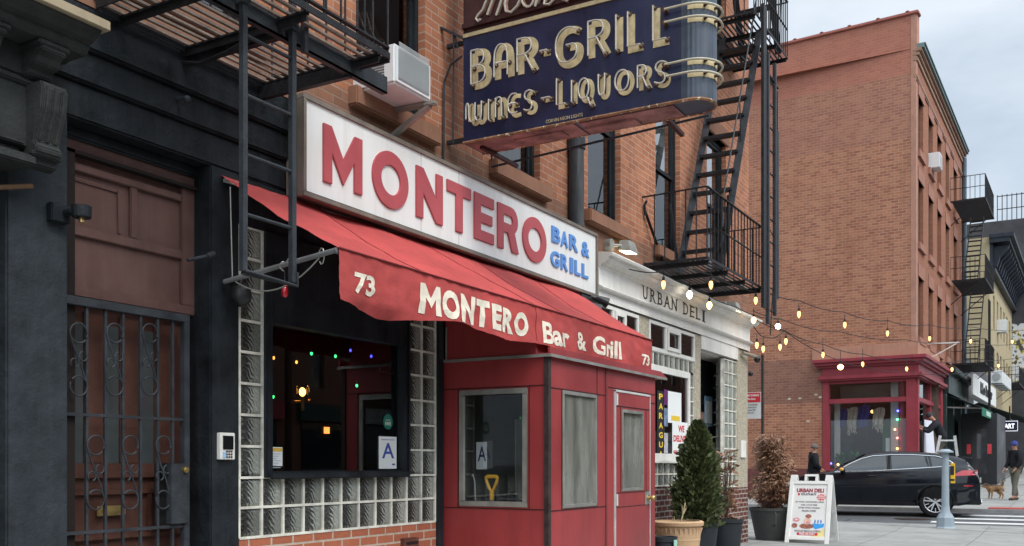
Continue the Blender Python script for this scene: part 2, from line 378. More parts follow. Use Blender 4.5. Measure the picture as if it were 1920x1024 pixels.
def cells(mb, a0, a1, z0, z1, holes, P, depth):
    """wall sheet with rectangular holes and reveals; P(a, z, t) -> point, t = depth behind the face"""
    xs = sorted({a0, a1} | {h[0] for h in holes} | {h[1] for h in holes}); zs = sorted({z0, z1} | {h[2] for h in holes} | {h[3] for h in holes})
    xs = [x for x in xs if a0 <= x <= a1]; zs = [z for z in zs if z0 <= z <= z1]
    for i in range(len(xs) - 1):
        for j in range(len(zs) - 1):
            cx, cz = (xs[i] + xs[i + 1]) / 2, (zs[j] + zs[j + 1]) / 2
            if any(h[0] < cx < h[1] and h[2] < cz < h[3] for h in holes): continue
            mb.quad(P(xs[i], zs[j], 0), P(xs[i + 1], zs[j], 0), P(xs[i + 1], zs[j + 1], 0), P(xs[i], zs[j + 1], 0))
    for (h0, h1, g0, g1) in holes:
        h0, h1, g0, g1 = max(h0, a0), min(h1, a1), max(g0, z0), min(g1, z1)
        mb.quad(P(h0, g0, 0), P(h0, g0, depth), P(h0, g1, depth), P(h0, g1, 0))
        mb.quad(P(h1, g0, 0), P(h1, g1, 0), P(h1, g1, depth), P(h1, g0, depth))
        mb.quad(P(h0, g0, 0), P(h1, g0, 0), P(h1, g0, depth), P(h0, g0, depth))
        mb.quad(P(h0, g1, 0), P(h0, g1, depth), P(h1, g1, depth), P(h1, g1, 0))
    return mb
YF = 4.83                                           # building line of the bar's front

# ================================================================ the bar's building
bar = thing('brick_building', 'orange-red brick building with black painted bar front and brownstone window sills', 'building', (10, 6, 0))
PF = lambda a, z, t: (a, YF + t, z)
WX0, PITCH = 5.97, 2.07
wins = [(WX0 + PITCH * i, WX0 + PITCH * i + .92) for i in range(-1, 5)]
holes = [(a, b, 4.2, 6.36) for a, b in wins] + [(a, b, 8.06, 10.2) for a, b in wins]
w = MB(); cells(w, 2.9, 16.42, 3.62, 11.6, holes, PF, .22)
w.quad((16.42, YF, 3.62), (16.42, 15, 3.62), (16.42, 15, 11.6), (16.42, YF, 11.6)); w.quad((2.9, YF, 11.6), (16.42, YF, 11.6), (16.42, 15, 11.6), (2.9, 15, 11.6))
wall = w.build('wall', M_brickF, bar)
w = MB(); cells(w, 2.9, 10.35, 3.5, 3.64, [], lambda a, z, t: (a, YF - .004, z), 0)
w = MB(); w.box(2.9, 16.3, YF - .28, YF + .1, 11.3, 11.62); w.box(2.9, 16.3, YF - .38, YF - .27, 11.5, 11.66); w.build('cornice', M_black, bar)
for zi, (z0, z1) in enumerate(((4.2, 6.36), (8.06, 10.2))):
    for i, (a, b) in enumerate(wins):
        if zi and i < 1: continue
        f = MB(); y = YF + .07; yy = YF + .14
        f.box(a, a + .04, y, yy, z0, z1); f.box(b - .04, b, y, yy, z0, z1); f.box(a + .04, b - .04, y, yy, z1 - .07, z1); f.box(a + .04, b - .04, y, yy, z0, z0 + .07)
        mid = z0 + (z1 - z0) * .52
        for s0, s1, dy in ((z0 + .07, mid, .03), (mid - .04, z1 - .07, .015)):
            f.box(a + .041, a + .08, y + dy, yy, s0, s1); f.box(b - .08, b - .041, y + dy, yy, s0, s1)
            f.box(a + .08, b - .08, y + dy, yy, s0, s0 + .045); f.box(a + .08, b - .08, y + dy, yy, s1 - .04, s1)
        wn = f.build('window', M_black, bar)
        for g0, g1, gm in ((z0 + .05, mid - .02, M_glass), (mid - .02, z1 - .05, glass('upper_glass', refl=.30))): g = MB(); g.quad((a + .05, y + .045, g0), (b - .05, y + .045, g0), (b - .05, y + .045, g1), (a + .05, y + .045, g1)); g.build('pane', gm, wn)
        bl = MB()
        if i in (1, 2, 3):
            for k in range(int((z1 - mid) / .05)): bl.box(a + .1, b - .1, y + .12, y + .135, mid + k * .05, mid + k * .05 + .037)
        else: bl.box(a + .08, b - .08, y + .13, y + .14, mid + (.3 if i == 4 else 0), z1)
        bl.build('blind', mat('blind_cream', (.5, .5, .47), .7, .1, 3, 0), wn)
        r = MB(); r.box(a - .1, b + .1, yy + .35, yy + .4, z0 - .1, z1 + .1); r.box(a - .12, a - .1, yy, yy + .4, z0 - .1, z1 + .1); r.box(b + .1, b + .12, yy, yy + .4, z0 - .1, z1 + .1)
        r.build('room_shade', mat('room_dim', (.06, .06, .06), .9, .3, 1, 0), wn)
        s = MB(); s.box(a - .1, b + .13, YF - .09, YF + .1, z0 - .15, z0 + .0); s.build('sill', M_sill, wn, bevel=.012)
        l = MB(); l.box(a - .1, b + .1, YF - .025, YF + .1, z1, z1 + .24); l.build('lintel', M_sill, wn, bevel=.01)
# black front: fascia bands, pilasters
f = MB()
f.box(2.9, 5.3, YF - .06, YF + .3, 3.62, 3.86)
f.box(2.9, 5.3, YF - .025, YF + .3, 3.44, 3.618)
f.box(2.9, 10.34, YF + .005, YF + .3, 3.235, 3.438); f.box(3.3, 4.6, YF + .12, YF + .3, 3.165, 3.234); f.box(4.76, 10.34, YF + .01, YF + .3, 3.16, 3.234)
f.build('fascia', M_black, bar, bevel=.012)
MB().box(2.9, 5.3, YF - .055, YF + .02, 3.862, 3.99).build('flashing', M_sill, bar)
f = MB(); f.box(3.11, 3.47, YF, YF + .4, -.2, 3.234); f.build('pilaster', M_blackpil, bar, bevel=.01)
f = MB(); f.box(4.498, 4.75, YF, YF + .4, -.2, 3.234); f.build('pilaster', M_black, bar, bevel=.01)
MB().cyl((4.2, YF - .02, 3.55), (4.2, YF - .12, 3.545), .013).ball((4.2, YF - .12, 3.535), .022).build('pipe_stub', M_irong, bar)
# bar front right of the pilaster: brick base, glass blocks, window
f = MB(); f.box(4.75, 7.13, YF + .004, YF + .3, -.2, .81)
f.build('brick_base', brick('brick_base', 'XZY', (.50, .16, .085), (.42, .13, .07), (.58, .50, .40), bw=.215, rh=.074, ms=.009, dirt=.25), bar)
P0, NB = 4.73, 11
gr = MB(); gb = MB()
def blocks(x0, x1, z0, z1, y, px, pz, gr, gb, jt=.017, dep=.05):
    nx = max(1, round((x1 - x0) / px)); nz_ = max(1, round((z1 - z0) / pz)); px = (x1 - x0) / nx; pz = (z1 - z0) / nz_
    for i in range(nx + 1): gr.box(x0 + i * px - jt / 2, x0 + i * px + jt / 2, y, y + dep, z0, z1)
    for j in range(nz_ + 1): gr.box(x0, x1, y - .0015, y + dep, z0 + j * pz - jt / 2, z0 + j * pz + jt / 2)
    for i in range(nx):
        for j in range(nz_):
            a, b, c, d = x0 + i * px + jt / 2, x0 + (i + 1) * px - jt / 2, z0 + j * pz + jt / 2, z0 + (j + 1) * pz - jt / 2
            e = .022
            gb.cells = getattr(gb, 'cells', []) + [(0, 0), (1, 0), (1, 1), (0, 1), (.1, .1), (.9, .1), (.9, .9), (.1, .9)]
            gb.add([(a, y + .018, c), (b, y + .018, c), (b, y + .018, d), (a, y + .018, d), (a + e, y + .005, c + e), (b - e, y + .005, c + e), (b - e, y + .005, d - e), (a + e, y + .005, d - e)],
                   [(0, 1, 5, 4), (1, 2, 6, 5), (2, 3, 7, 6), (3, 0, 4, 7), (4, 5, 6, 7)])
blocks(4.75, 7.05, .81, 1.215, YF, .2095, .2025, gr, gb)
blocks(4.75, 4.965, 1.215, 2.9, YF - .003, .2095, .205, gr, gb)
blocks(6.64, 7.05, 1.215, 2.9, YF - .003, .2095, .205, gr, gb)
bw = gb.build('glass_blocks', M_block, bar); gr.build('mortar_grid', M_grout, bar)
MB().box(4.75, 7.13, YF + .05, YF + .06, .81, 1.205).box(4.75, 4.96, YF + .05, YF + .06, 1.205, 2.9).box(6.65, 7.13, YF + .05, YF + .06, 1.205, 2.9).build('block_backing', M_grout, bar)
f = MB(); f.box(4.75, 7.15, YF - .005, YF + .05, 2.9, 3.17); f.box(7.06, 7.13, YF - .03, YF + .1, 0, 2.9); f.build('header_and_dark_gap', M_black, bar)  # black upright gives the dark of the corner gap beside the booth
f = MB(); wy0, wy1 = YF - .035, YF + .07; wa, wb, wc, wd = 4.97, 6.64, 1.212, 2.9
f.box(wa, wa + .055, wy0, wy1, wc, wd); f.box(wb - .10, wb, wy0, wy1, wc, wd); f.box(wa + .055, wb - .10, wy0, wy1, wc, wc + .045); f.box(wa + .055, wb - .10, wy0, wy1, wd - .62, wd)
f.box(wa + .02, wb - .05, wy0 - .03, wy0, wc - .01, wc + .035); f.box(wb - .05, wb - .03, wy0 - .012, wy0, wc + .036, wd)
bwn = f.build('bar_window', M_black, bar, bevel=.006)
MB().quad((wa, YF + .03, wc), (wb, YF + .03, wc), (wb, YF + .03, wd), (wa, YF + .03, wd)).build('pane', glass('bar_glass', tint=(.85, .87, .87), refl=.06), bwn)
# interior of the bar behind the window
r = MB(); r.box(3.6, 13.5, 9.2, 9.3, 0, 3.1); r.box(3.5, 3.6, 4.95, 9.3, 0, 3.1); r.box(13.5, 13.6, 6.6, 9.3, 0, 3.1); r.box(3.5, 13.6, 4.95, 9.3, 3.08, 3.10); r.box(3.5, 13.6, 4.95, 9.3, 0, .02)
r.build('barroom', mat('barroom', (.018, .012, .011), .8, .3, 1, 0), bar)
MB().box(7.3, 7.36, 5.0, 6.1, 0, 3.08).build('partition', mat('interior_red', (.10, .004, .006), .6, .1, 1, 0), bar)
f = MB(); f.box(7.26, 7.29, 5.30, 5.88, .9, 1.96); f.build('picture_frame', M_irong, bar)
MB().box(7.25, 7.258, 5.34, 5.84, .95, 1.92).build('dark_picture', mat('mirrorish', (.10, .11, .12), .15, .2, 1, 0), bar)
MB().box(4.4, 6.9, 7.6, 8.0, 0, 1.08).build('bar_counter', mat('counter_wood', (.10, .05, .03), .3, .3, 4, 0), bar)
q = MB()
for i in range(14): q.lathe([(.035, 0), (.035, .17), (.014, .23), (.014, .3)], (4.5 + i * .17, 8.9, 1.45 + .02 * (i % 3)), 8)
q.build('bottles', mat('bottle_amber', (.25, .12, .03), .15, .6, 7, 0), bar)

# door recess: brown panelling, door, iron gate
YD = 5.01
f = MB(); f.box(3.3, 4.6, YD, YD + .06, 2.27, 3.17)
f.box(3.3, 4.52, YD - .03, YD, 2.27, 2.33); f.box(3.3, 4.52, YD - .03, YD, 3.1, 3.17); f.box(4.40, 4.52, YD - .03, YD, 2.33, 3.1)
z1_ = onY(300, 470, YD).z; z2_ = onY(240, 345, YD).z
f.box(3.3, 4.40, YD - .028, YD, z1_ - .03, z1_ + .03); f.box(3.3, 4.40, YD - .028, YD, z2_ - .02, z2_ + .025)
xm = onY(248, 400, YD).x; f.box(xm - .03, xm + .02, YD - .026, YD, z1_ + .03, z2_ - .02)
xa = onY(222, 400, YD).x; f.box(xa - .012, xa + .012, YD - .012, YD, z1_ + .04, z2_ - .07); f.box(3.3, xa - .012, YD - .012, YD, z2_ - .07, z2_ - .05)
f.build('transom_panel', M_brown, bar, bevel=.005)
dz0 = -.15
door = MB(); door.box(3.3, 4.6, YD + .07, YD + .12, dz0, 2.27)
for ua, ub in ((158, 195), (225, 260), (290, 352)):
    a, b = onY(ua, 700, YD + .05).x, onY(ub, 700, YD + .05).x
    door.box(a, b, YD + .045, YD + .07, .98 + .33, 2.2)
door.box(3.3, 4.5, YD + .045, YD + .07, 1.22, 1.31); door.box(3.3, 4.5, YD + .045, YD + .07, 1.12, 1.15); door.box(3.3, 4.5, YD + .045, YD + .07, .85, .88)
for a in (3.62, 4.2):
    door.box(a, a + .03, YD + .045, YD + .07, .88, 1.12)
dr = door.build('door', M_brownd, bar, bevel=.004)
for ua, ub, off in ((126, 158, .06), (195, 225, .06), (260, 290, .06)):
    a, b = onY(ua, 700, YD + .062).x, onY(ub, 700, YD + .062).x
    MB().box(a, b, YD + .062, YD + .069, 1.31, 2.14).build('door_light', mat('dark_door_glass', (.07, .08, .08), .04, .2, 2, 0, coat=1), dr)
a, b = onY(190, 940, YD).x, onY(243, 940, YD).x
f = MB(); f.box(a, b, YD + .035, YD + .045, .995, 1.055); f.box(a + .03, b - .03, YD + .028, YD + .036, 1.012, 1.038); f.build('mail_slot', M_brass, dr, bevel=.003)
YG = 4.93
gt = thing('iron_gate', 'black iron security gate with scrollwork in front of the brown door', 'gate', (3.9, YG, 0))
f = MB(); ztop = onY(355, 592, YG).z; xr = onY(352, 700, YG).x; xl = 3.42
f.box(xr - .045, xr, YG - .02, YG + .02, dz0, ztop); f.box(xl, xr, YG - .021, YG + .021, ztop - .05, ztop); f.box(xl, xl + .04, YG - .02, YG + .02, dz0, ztop - .05)
f.build('gate_frame', M_irong, gt, bevel=.003)
bars = [onY(u, 700, YG).x for u in (162, 197, 230, 263, 295, 323)]
for x in bars:
    MB().box(x - .008, x + .008, YG - .008, YG + .008, dz0, ztop - .05).build('bar', M_irong, gt)
zA, zB = onY(240, 782, YG).z, onY(240, 993, YG).z
for zz in (zA, zB, .13): MB().box(xl + .04, xr - .045, YG - .011, YG + .011, zz - .009, zz + .009).build('cross_bar', M_irong, gt)
def scroll(u, v0, v1):
    o = onY(u, v0, YG); e = onY(u, v1, YG); x = o.x; zt, zb = o.z, e.z; rr = .056; m = MB()
    def ring(cx, cz, r, a0, a1, n=22): return [(cx + r * math.cos(R(a0 + (a1 - a0) * i / n)), YG - .012, cz + r * math.sin(R(a0 + (a1 - a0) * i / n))) for i in range(n + 1)]
    zm = (zt + zb) / 2
    m.tube(ring(x, zt, rr, -20, 320), .0055, 6); m.tube(ring(x, zb, rr, 160, 500), .0055, 6)
    m.tube([(x - rr * .95, YG - .012, zt - rr * .4), (x - .02, YG - .012, zm + .045), (x + .02, YG - .012, zm - .045), (x + rr * .95, YG - .012, zb + rr * .4)], .0055, 6)
    m.tube(ring(x + .028, zm + .02, .026, 100, 400), .005, 6); m.tube(ring(x - .026, zm - .022, .026, -80, 220), .005, 6)
    m.build('scroll', M_irong, gt)
for u in (145, 213, 279): scroll(u, 625, 724)
for u in (177, 242, 304): scroll(u, 835, 937)
a, b = onY(318, 900, YG - .02).x, onY(347, 900, YG - .02).x
lb = MB(); lb.box(a, b + .01, YG - .035, YG + .03, .93, 1.31)
lb = lb.build('lock_box', M_irong, gt, bevel=.004)
MB().cyl((b - .015, YG - .035, 1.27), (b - .015, YG - .05, 1.27), .02, n=16).cyl((b - .015, YG - .05, 1.27), (b - .015, YG - .056, 1.27), .012, n=12).build('lock', M_brass, lb, smooth=True)
m = mat('void_black', (.005, .005, .005), .9, 0, 1, 0)
MB().box(onY(290, 900, YG).x + .01, a, YG + .012, YG + .016, .93, 1.31).build('lock_shield', m, gt)

# small fittings on the black front
it = thing('intercom', 'white intercom panel with dark screen on the black pilaster', 'intercom', tuple(onY(427, 836, YF)))
a, b = onY(413, 811, YF - .03), onY(441, 862, YF - .03)
f = MB(); f.box(a.x, b.x, YF - .03, YF + .005, b.z, a.z); f.build('housing', M_wtrim, it, bevel=.004)
MB().box(a.x + .022, b.x - .02, YF - .036, YF - .03, b.z + (a.z - b.z) * .38, a.z - .02).build('screen', mat('screen_black', (.01, .01, .012), .08, 0, 1, 0), it)
k = MB(); 
for i in range(3):
    for j in range(3): k.box(a.x + .05 + i * .02, a.x + .062 + i * .02, YF - .035, YF - .03, b.z + .012 + j * .018, b.z + .022 + j * .018)
k.build('keypad', M_rubber, it); MB().box(a.x + .02, a.x + .045, YF - .034, YF - .03, b.z + .012, b.z + .05).build('sticker', mat('pale_blue', (.3, .5, .7), .5, 0, 1, 0), it)
lp = thing('wall_lamp', 'small square black wall lamp on the left pilaster', 'lamp', tuple(onY(110, 400, YF)))
a, b = onY(93, 378, YF - .03), onY(128, 422, YF - .03)
MB().box(a.x, b.x, YF - .05, YF + .002, b.z, a.z).build('back_plate', M_black, lp, bevel=.006)
c = onY(136, 395, YF - .12)
MB().cyl((b.x - .03, YF - .05, c.z), (b.x - .03, YF - .11, c.z), .02).cyl((b.x + .01, YF - .13, c.z + .035), (b.x + .01, YF - .13, c.z - .03), .052, .05, 18).build('lamp_head', M_black, lp, bevel=.003)
MB().cyl((b.x + .01, YF - .13, c.z - .03), (b.x + .01, YF - .13, c.z - .055), .014).build('bulb', M_brass, lp)
cam1 = thing('security_camera', 'black dome security camera below the awning corner on the black pilaster', 'camera', tuple(onY(452, 555, YF - .1)))
c = onY(452, 553, YF - .1)
MB().cyl((c.x, YF, c.z + .09), (c.x, YF - .1, c.z + .09), .012).cyl((c.x, YF - .1, c.z + .1), (c.x, YF - .1, c.z + .04), .014).build('bracket', M_rubber, cam1)
MB().lathe([(.02, .055), (.06, .045), (.068, .0), (.066, -.03), (.045, -.06), (.015, -.078)], (c.x, YF - .1, c.z), 20).build('dome', M_rubber, cam1, smooth=True)
MB().cyl((c.x - .02, YF - .15, c.z + .035), (c.x - .002, YF - .155, c.z + .04), .008).build('label_mark', M_wtrim, cam1)
st = tag(MB().cyl(tuple(onY(352, 488, YF - .05)), tuple(onY(398, 478, YF - .05)), .011).cyl(tuple(onY(388, 481, YF - .05)), tuple(onY(401, 476, YF - .05)), .02).build('flag_bracket', M_irong), 'short iron flag bracket on the black pilaster beside the brown panelling', 'bracket')
rl = tag(MB().tube([tuple(onY(u, v, YF - .07)) for u, v in ((-30, 352), (10, 351), (60, 349))], .013).build('rod_stub', mat('rusty_rod', (.16, .09, .05), .8, .3, 8, .2)), 'rusty horizontal rod stub at the far left pilaster', 'rod')

vt = thing('vent_box', 'small rusty metal vent on the orange brick base under the glass blocks', 'vent', onY(770, 1018, YF))
a, b = onY(757, 1010, YF - .03), onY(784, 1040, YF - .03)
MB().box(a.x, b.x, YF - .04, YF + .01, b.z, a.z).build('housing', mat('vent_rust', (.13, .05, .035), .7, .4, 9, .3), vt, bevel=.004)
for k in range(3): MB().box(a.x + .02, b.x - .02, YF - .046, YF - .04, a.z - .05 - k * .04, a.z - .03 - k * .04).build('slot', M_rubber, vt)
# window paraphernalia
pz = YF + .024
def card(name, u0, v0, u1, v1, m, y=pz, lab=None, cat=None):
    a, b = onY(u0, v0, y), onY(u1, v1, y)
    o = MB().box(a.x, b.x, y - .003, y, b.z, a.z).build(name, m)
    tag(o, lab, cat); return o, a, b
paper = mat('paper_white', (.82, .83, .80), .7, .03, 3, 0)
o, a, b = card('paper_notice', 497, 838, 529, 874, paper, lab='white paper notice with yellow top edge in the lower left corner of the bar window', cat='notice')
MB().box(a.x + .005, b.x - .005, pz - .005, pz - .003, a.z - .03, a.z - .006).build('yellow_header', mat('yellow_print', (.75, .45, .08), .7, .1, 9, 0), o)
mm = MB()
for i in range(7): mm.box(a.x + .015, b.x - .02 - .02 * (i % 3), pz - .0045, pz - .003, a.z - .05 - i * .016, a.z - .045 - i * .016)
mm.build('print_lines', mat('grey_print', (.45, .5, .55), .7, 0, 1, 0), o)
o, a, b = card('grade_card', 710, 818, 743, 879, paper, lab='white card with big blue letter A in the lower right of the bar window', cat='grade card')
mm = MB(); text(mm, 'A', (a.x + .04, pz - .0032, b.z + .085), UX, UZ, b.x - a.x - .075, .125, .002, .01); mm.build('letter', mat('print_blue', (.06, .09, .35), .6, 0, 1, 0), o)
mm = MB(); mm.box(b.x - .06, b.x - .025, pz - .005, pz - .003, b.z + .03, b.z + .042); mm.box(a.x + .03, b.x - .03, pz - .005, pz - .003, a.z - .028, a.z - .024); mm.build('print_mark', mat('print_blue', (0, 0, 0)), o)
c = onY(727, 791, pz); o = tag(MB().cyl((c.x, pz - .003, c.z), (c.x, pz, c.z), .062, n=28).build('round_sticker', mat('sticker_green', (.02, .17, .12), .5, .1, 5, 0)), 'round dark green sticker on the bar window above the blue A card', 'sticker')
mm = MB(); text(mm, 'FAVE', (c.x - .036, pz - .0032, c.z - .03), UX, UZ, .072, .03, .001, .01); mm.box(c.x - .03, c.x + .03, pz - .0045, pz - .003, c.z + .012, c.z + .016); mm.build('print', M_cream, o)
for i, (u, v, col, nm) in enumerate(((584, 663, (.05, 1, .25), 'green'), (629, 668, (.05, 1, .25), 'green'), (657, 657, (.06, .06, 1), 'blue'), (696, 668, (.06, .06, 1), 'blue'), (513, 671, (1, .35, .05), 'orange'), (556, 679, (1, .3, .05), 'orange'), (512, 744, (.05, 1, .3), 'green'), (669, 723, (.05, 1, .5), 'green'))):
    p = onY(u, v, YF + .25); pos = ('leftmost of the upper pair', 'right of the first green one', 'left one of the blue pair', 'right one of the blue pair', 'by the left window edge', 'second from the left window edge', 'low by the left window edge', 'lowest, above the dark picture frame')[i]
    o = tag(MB().ball(p, .009, 8, 6, (1, 1, 1.5)).build('fairy_light', emit('glow_' + nm, col, 2.6), smooth=True), f'{nm} fairy light glowing inside the bar window, {pos}', 'fairy light', 'coloured fairy lights in the bar window')
    MB().cyl(p + Vector((0, 0, .01)), p + Vector((0, 0, .035)), .007, n=6).build('socket', M_rubber, o)
p = onY(567, 735, YF + 2.2)
wl = thing('wall_sconce', 'warm glowing wall sconce deep inside the bar', 'lamp', p)
MB().ball(p, .035, 10, 8, (1, 1, 1.3)).build('bulb', emit('warm_lamp', (1, .55, .2), 7), wl, smooth=True)
MB().lathe([(.09, -.1), (.07, .07)], p, 12, False).build('lamp_shade', glass('shade_glass', (1, .75, .4)), wl); MB().cyl(p + Vector((0, 0, -.2)), p + Vector((0, 0, -.06)), .02).cyl(p + Vector((0, 0, -.1)), p + Vector((0, .15, -.1)), .015).build('arm', M_brass, wl)
p = onY(612, 807, YF + 2.3)
bs = thing('beer_sign', 'small orange lit sign deep inside the bar behind the window', 'sign', p)
MB().box(p.x - .09, p.x + .09, p.y, p.y + .05, p.z - .08, p.z + .08).build('sign_box', M_rubber, bs); MB().box(p.x - .04, p.x + .04, p.y - .01, p.y, p.z - .035, p.z + .035).build('lit_panel', emit('orange_lit', (1, .2, .04), 2.5), bs)
ch = thing('coat_hanger', 'wire coat hanger hanging inside the bar window', 'hanger', onY(725, 690, YF + .2))
y = YF + .3; MB().tube([onY(u, v, y) for u, v in ((752, 676), (712, 690), (712, 697), (745, 702), (752, 702))], .004, 6).tube([onY(u, v, y) for u, v in ((732, 694), (733, 680), (738, 676))], .004, 6).build('wire', M_alu, ch)

# ================================================================ stone front of the neighbour at the left
M_stone = mat('dark_stone', (.042, .044, .042), .8, .4, 5, .8, 35, chips=.26, chipc=(.15, .15, .135), streak=.3, stc=(.03, .03, .03))
nb = thing('stone_shopfront', 'weathered dark grey stone shopfront with bracketed cornice', 'building', (2.5, 5, 0))
f = MB(); f.box(-3, 3.1, YF + .25, YF + .5, -.2, 11.0); f.build('wall', M_stone, nb)
f = MB(); f.box(-3, 3.22, YF - .15, YF + .25, 2.93, 3.27); f.build('frieze', M_stone, nb, bevel=.01)
f = MB(); f.box(-3, 3.10, 4.70, YF + .25, 2.885, 2.93); f.box(-3, 3.14, 4.62, YF + .25, 2.835, 2.884); f.box(-3, 3.10, 4.66, YF - .14, 2.935, 2.96); f.box(-3, 3.2, 4.655, YF - .14, 3.25, 3.285); f.build('ledge', M_stone, nb, bevel=.008)
prof = [(4.66, 3.44), (4.50, 3.44), (4.47, 3.47), (4.47, 3.49), (4.43, 3.50), (4.41, 3.515), (4.385, 3.53), (4.37, 3.548), (4.66, 3.548)]
f = MB(); f.prism(prof, (-3, 0, 0), UY, UZ, (6.34, 0, 0)); f.box(-3, 3.16, 4.655, YF + .25, 3.29, 3.438); f.box(-3, 3.35, 4.66, YF + .25, 3.44, 3.55); f.build('cornice', M_stone, nb, bevel=.004)
MB().box(-3, 3.37, 4.345, YF + .1, 3.55, 3.60).build('cornice_cap', mat('tan_stone', (.36, .29, .19), .8, .12, 4, .2, streak=.3), nb, bevel=.004)
for bx in (3.15, 2.83, 2.51, 2.19):
    bp = [(4.66, 3.435), (4.50, 3.435), (4.49, 3.39), (4.53, 3.375), (4.55, 3.335), (4.60, 3.32), (4.61, 3.29), (4.66, 3.28)]
    f = MB(); f.prism(bp, (bx - .07, 0, 0), UY, UZ, (.14, 0, 0)); f.box(bx - .085, bx + .085, 4.485, 4.66, 3.41, 3.437); f.build('modillion', M_stone, nb, bevel=.006)
cp = [(4.70, 3.26), (4.565, 3.26), (4.545, 3.23), (4.56, 3.12), (4.60, 3.02), (4.62, 2.96), (4.595, 2.93), (4.60, 2.90), (4.64, 2.885), (4.645, 2.845), (4.70, 2.83)]
f = MB(); f.prism(cp, (3.12, 0, 0), UY, UZ, (.15, 0, 0))
for k in range(3): f.prism([(a - .012, b) for a, b in cp[2:6]] + [(4.63, 2.96), (4.57, 3.22)], (3.133 + k * .045, 0, 0), UY, UZ, (.026, 0, 0))
f.box(3.11, 3.28, 4.61, 4.7, 2.885, 2.915); f.build('console', M_stone, nb, bevel=.007)
f = MB(); f.box(-3, 3.1, YF + .2, YF + .26, -.2, 2.83); f.build('recess_shade', M_dark, nb)  # near-black sheet stands in for the shadow inside the recess
# ================================================================ fire escape over the bar door
def fire_parts(t, x0, x1, yi, yo, z, pitch, ms, mb_, beams, rail=.9, band=None):
    """deck of flat slats along X between brackets; yi wall side, yo outer side"""
    f = MB(); y = yi - .02; 
    while y > yo: f.box(x0, x1, y - .011, y + .011, z - .006, z + .008); y -= pitch
    f.build('deck', ms, t)
    for b in beams:
        f = MB(); f.box(b - .022, b + .022, yo - .01, yi + .1, z - .02, z - .009); f.box(b - .005, b + .005, yo - .01, yi + .1, z - .06, z - .02); f.build('cross_beam', mb_, t)
    f = MB(); f.box(x0 - .02, x1 + .02, yo - .03, yo - .02, z - .015, z + .025); f.box(x0 - .02, x1 + .02, yi + .0, yi + .01, z - .04, z + .02)
    f.box(x0 - .03, x0 - .02, yo - .02, yi, z - .03, z + .02); f.box(x1 + .02, x1 + .03, yo - .02, yi, z - .03, z + .02); f.build('deck_frame', mb_, t)
    f = MB()
    for zz in (z + .05, z + rail):
        f.bar((x0, yo - .025, zz), (x1, yo - .025, zz), .03, .012)
        for xx in (x0, x1): f.bar((xx, yo - .025, zz), (xx, yi + .1, zz), .03, .012)
    nx = int((x1 - x0) / .14)
    for i in range(nx + 1):
        xx = x0 + (x1 - x0) * i / nx; f.cyl((xx, yo - .025, z), (xx, yo - .025, z + rail), .0075, n=6)
    ny = int((yi - yo) / .15)
    for xx in (x0, x1):
        for i in range(1, ny + 1): f.cyl((xx, yo + i * (yi - yo) / ny, z), (xx, yo + i * (yi - yo) / ny, z + rail), .0075, n=6)
    f.build('railing', mb_, t)
def ladder(t, xa, xb, y, z0, z1, pitch, m, zfirst, rw=.05, rd=.016, rr=.011):
    for x in (xa, xb): MB().box(x - rd / 2, x + rd / 2, y - rw / 2, y + rw / 2, z0, z1).build('rail', m, t)
    z = zfirst
    while z < z1: MB().cyl((xa, y, z), (xb, y, z), rr, n=8).build('rung', m, t); z += pitch
fe = thing('fire_escape', 'black iron fire escape balcony with slatted deck above the brown door', 'fire escape', (4.3, YF, 3.86))
fire_parts(fe, 3.60, 4.95, 4.73, 3.78, 3.87, .068, M_slat, M_iron, (3.75, 4.22, 4.88), rail=.95)
f = MB(); f.box(3.4, 5.25, 3.985, 3.995, 3.775, 3.885); f.box(3.4, 5.25, 3.985, 4.03, 3.775, 3.785); f.build('hanger_beam', M_irong, fe)
MB().tube([(4.22, 4.78, 3.78), (4.22, 4.62, 3.74), (4.22, 4.4, 3.76), (4.22, 4.2, 3.80)], .014).build('bracket', M_iron, fe)
for q_ in ((4.86, 4.90, 4.0, 4.83, 3.76, 3.845), (4.25, 4.29, 4.0, 4.83, 3.78, 3.845)): MB().box(*q_).build('bracket', M_iron, fe)
fire_parts(fe, 3.60, 5.4, 4.73, 3.78, 7.75, .068, M_slat, M_iron, (3.75, 4.4, 5.3), rail=.95)  # upper deck out of view, added partly to shade the wall below
dl = thing('drop_ladder', 'black iron drop ladder hanging in front of the red awning end', 'ladder', (4.15, 3.96, 2.4))
ladder(dl, 3.912, 4.299, 3.95, 2.36, 3.90, .327, M_irong, onY(465, 180, 3.95).z - .327 * 3, rw=.032, rd=.034)
f = MB(); f.tube([(3.912, 3.95, 2.40), (3.912, 3.93, 2.36), (4.15, 3.93, 2.35), (4.32, 3.93, 2.34), (4.32, 3.93, 2.42)], .009, 6)
f.build('end_loop', M_irong, dl)
f = MB(); 
for x in (3.912, 4.299): f.box(x - .03, x + .03, 3.925, 4.0, 3.82, 3.90).cyl((x, 3.92, 3.86), (x, 4.01, 3.86), .014)
f.bar((4.38, 3.93, 3.72), (4.38, 3.93, 4.6), .035, .03); f.bar((4.299, 3.95, 3.9), (4.299, 3.95, 4.6), .032, .034, UX)
f.build('hook', M_irong, dl)

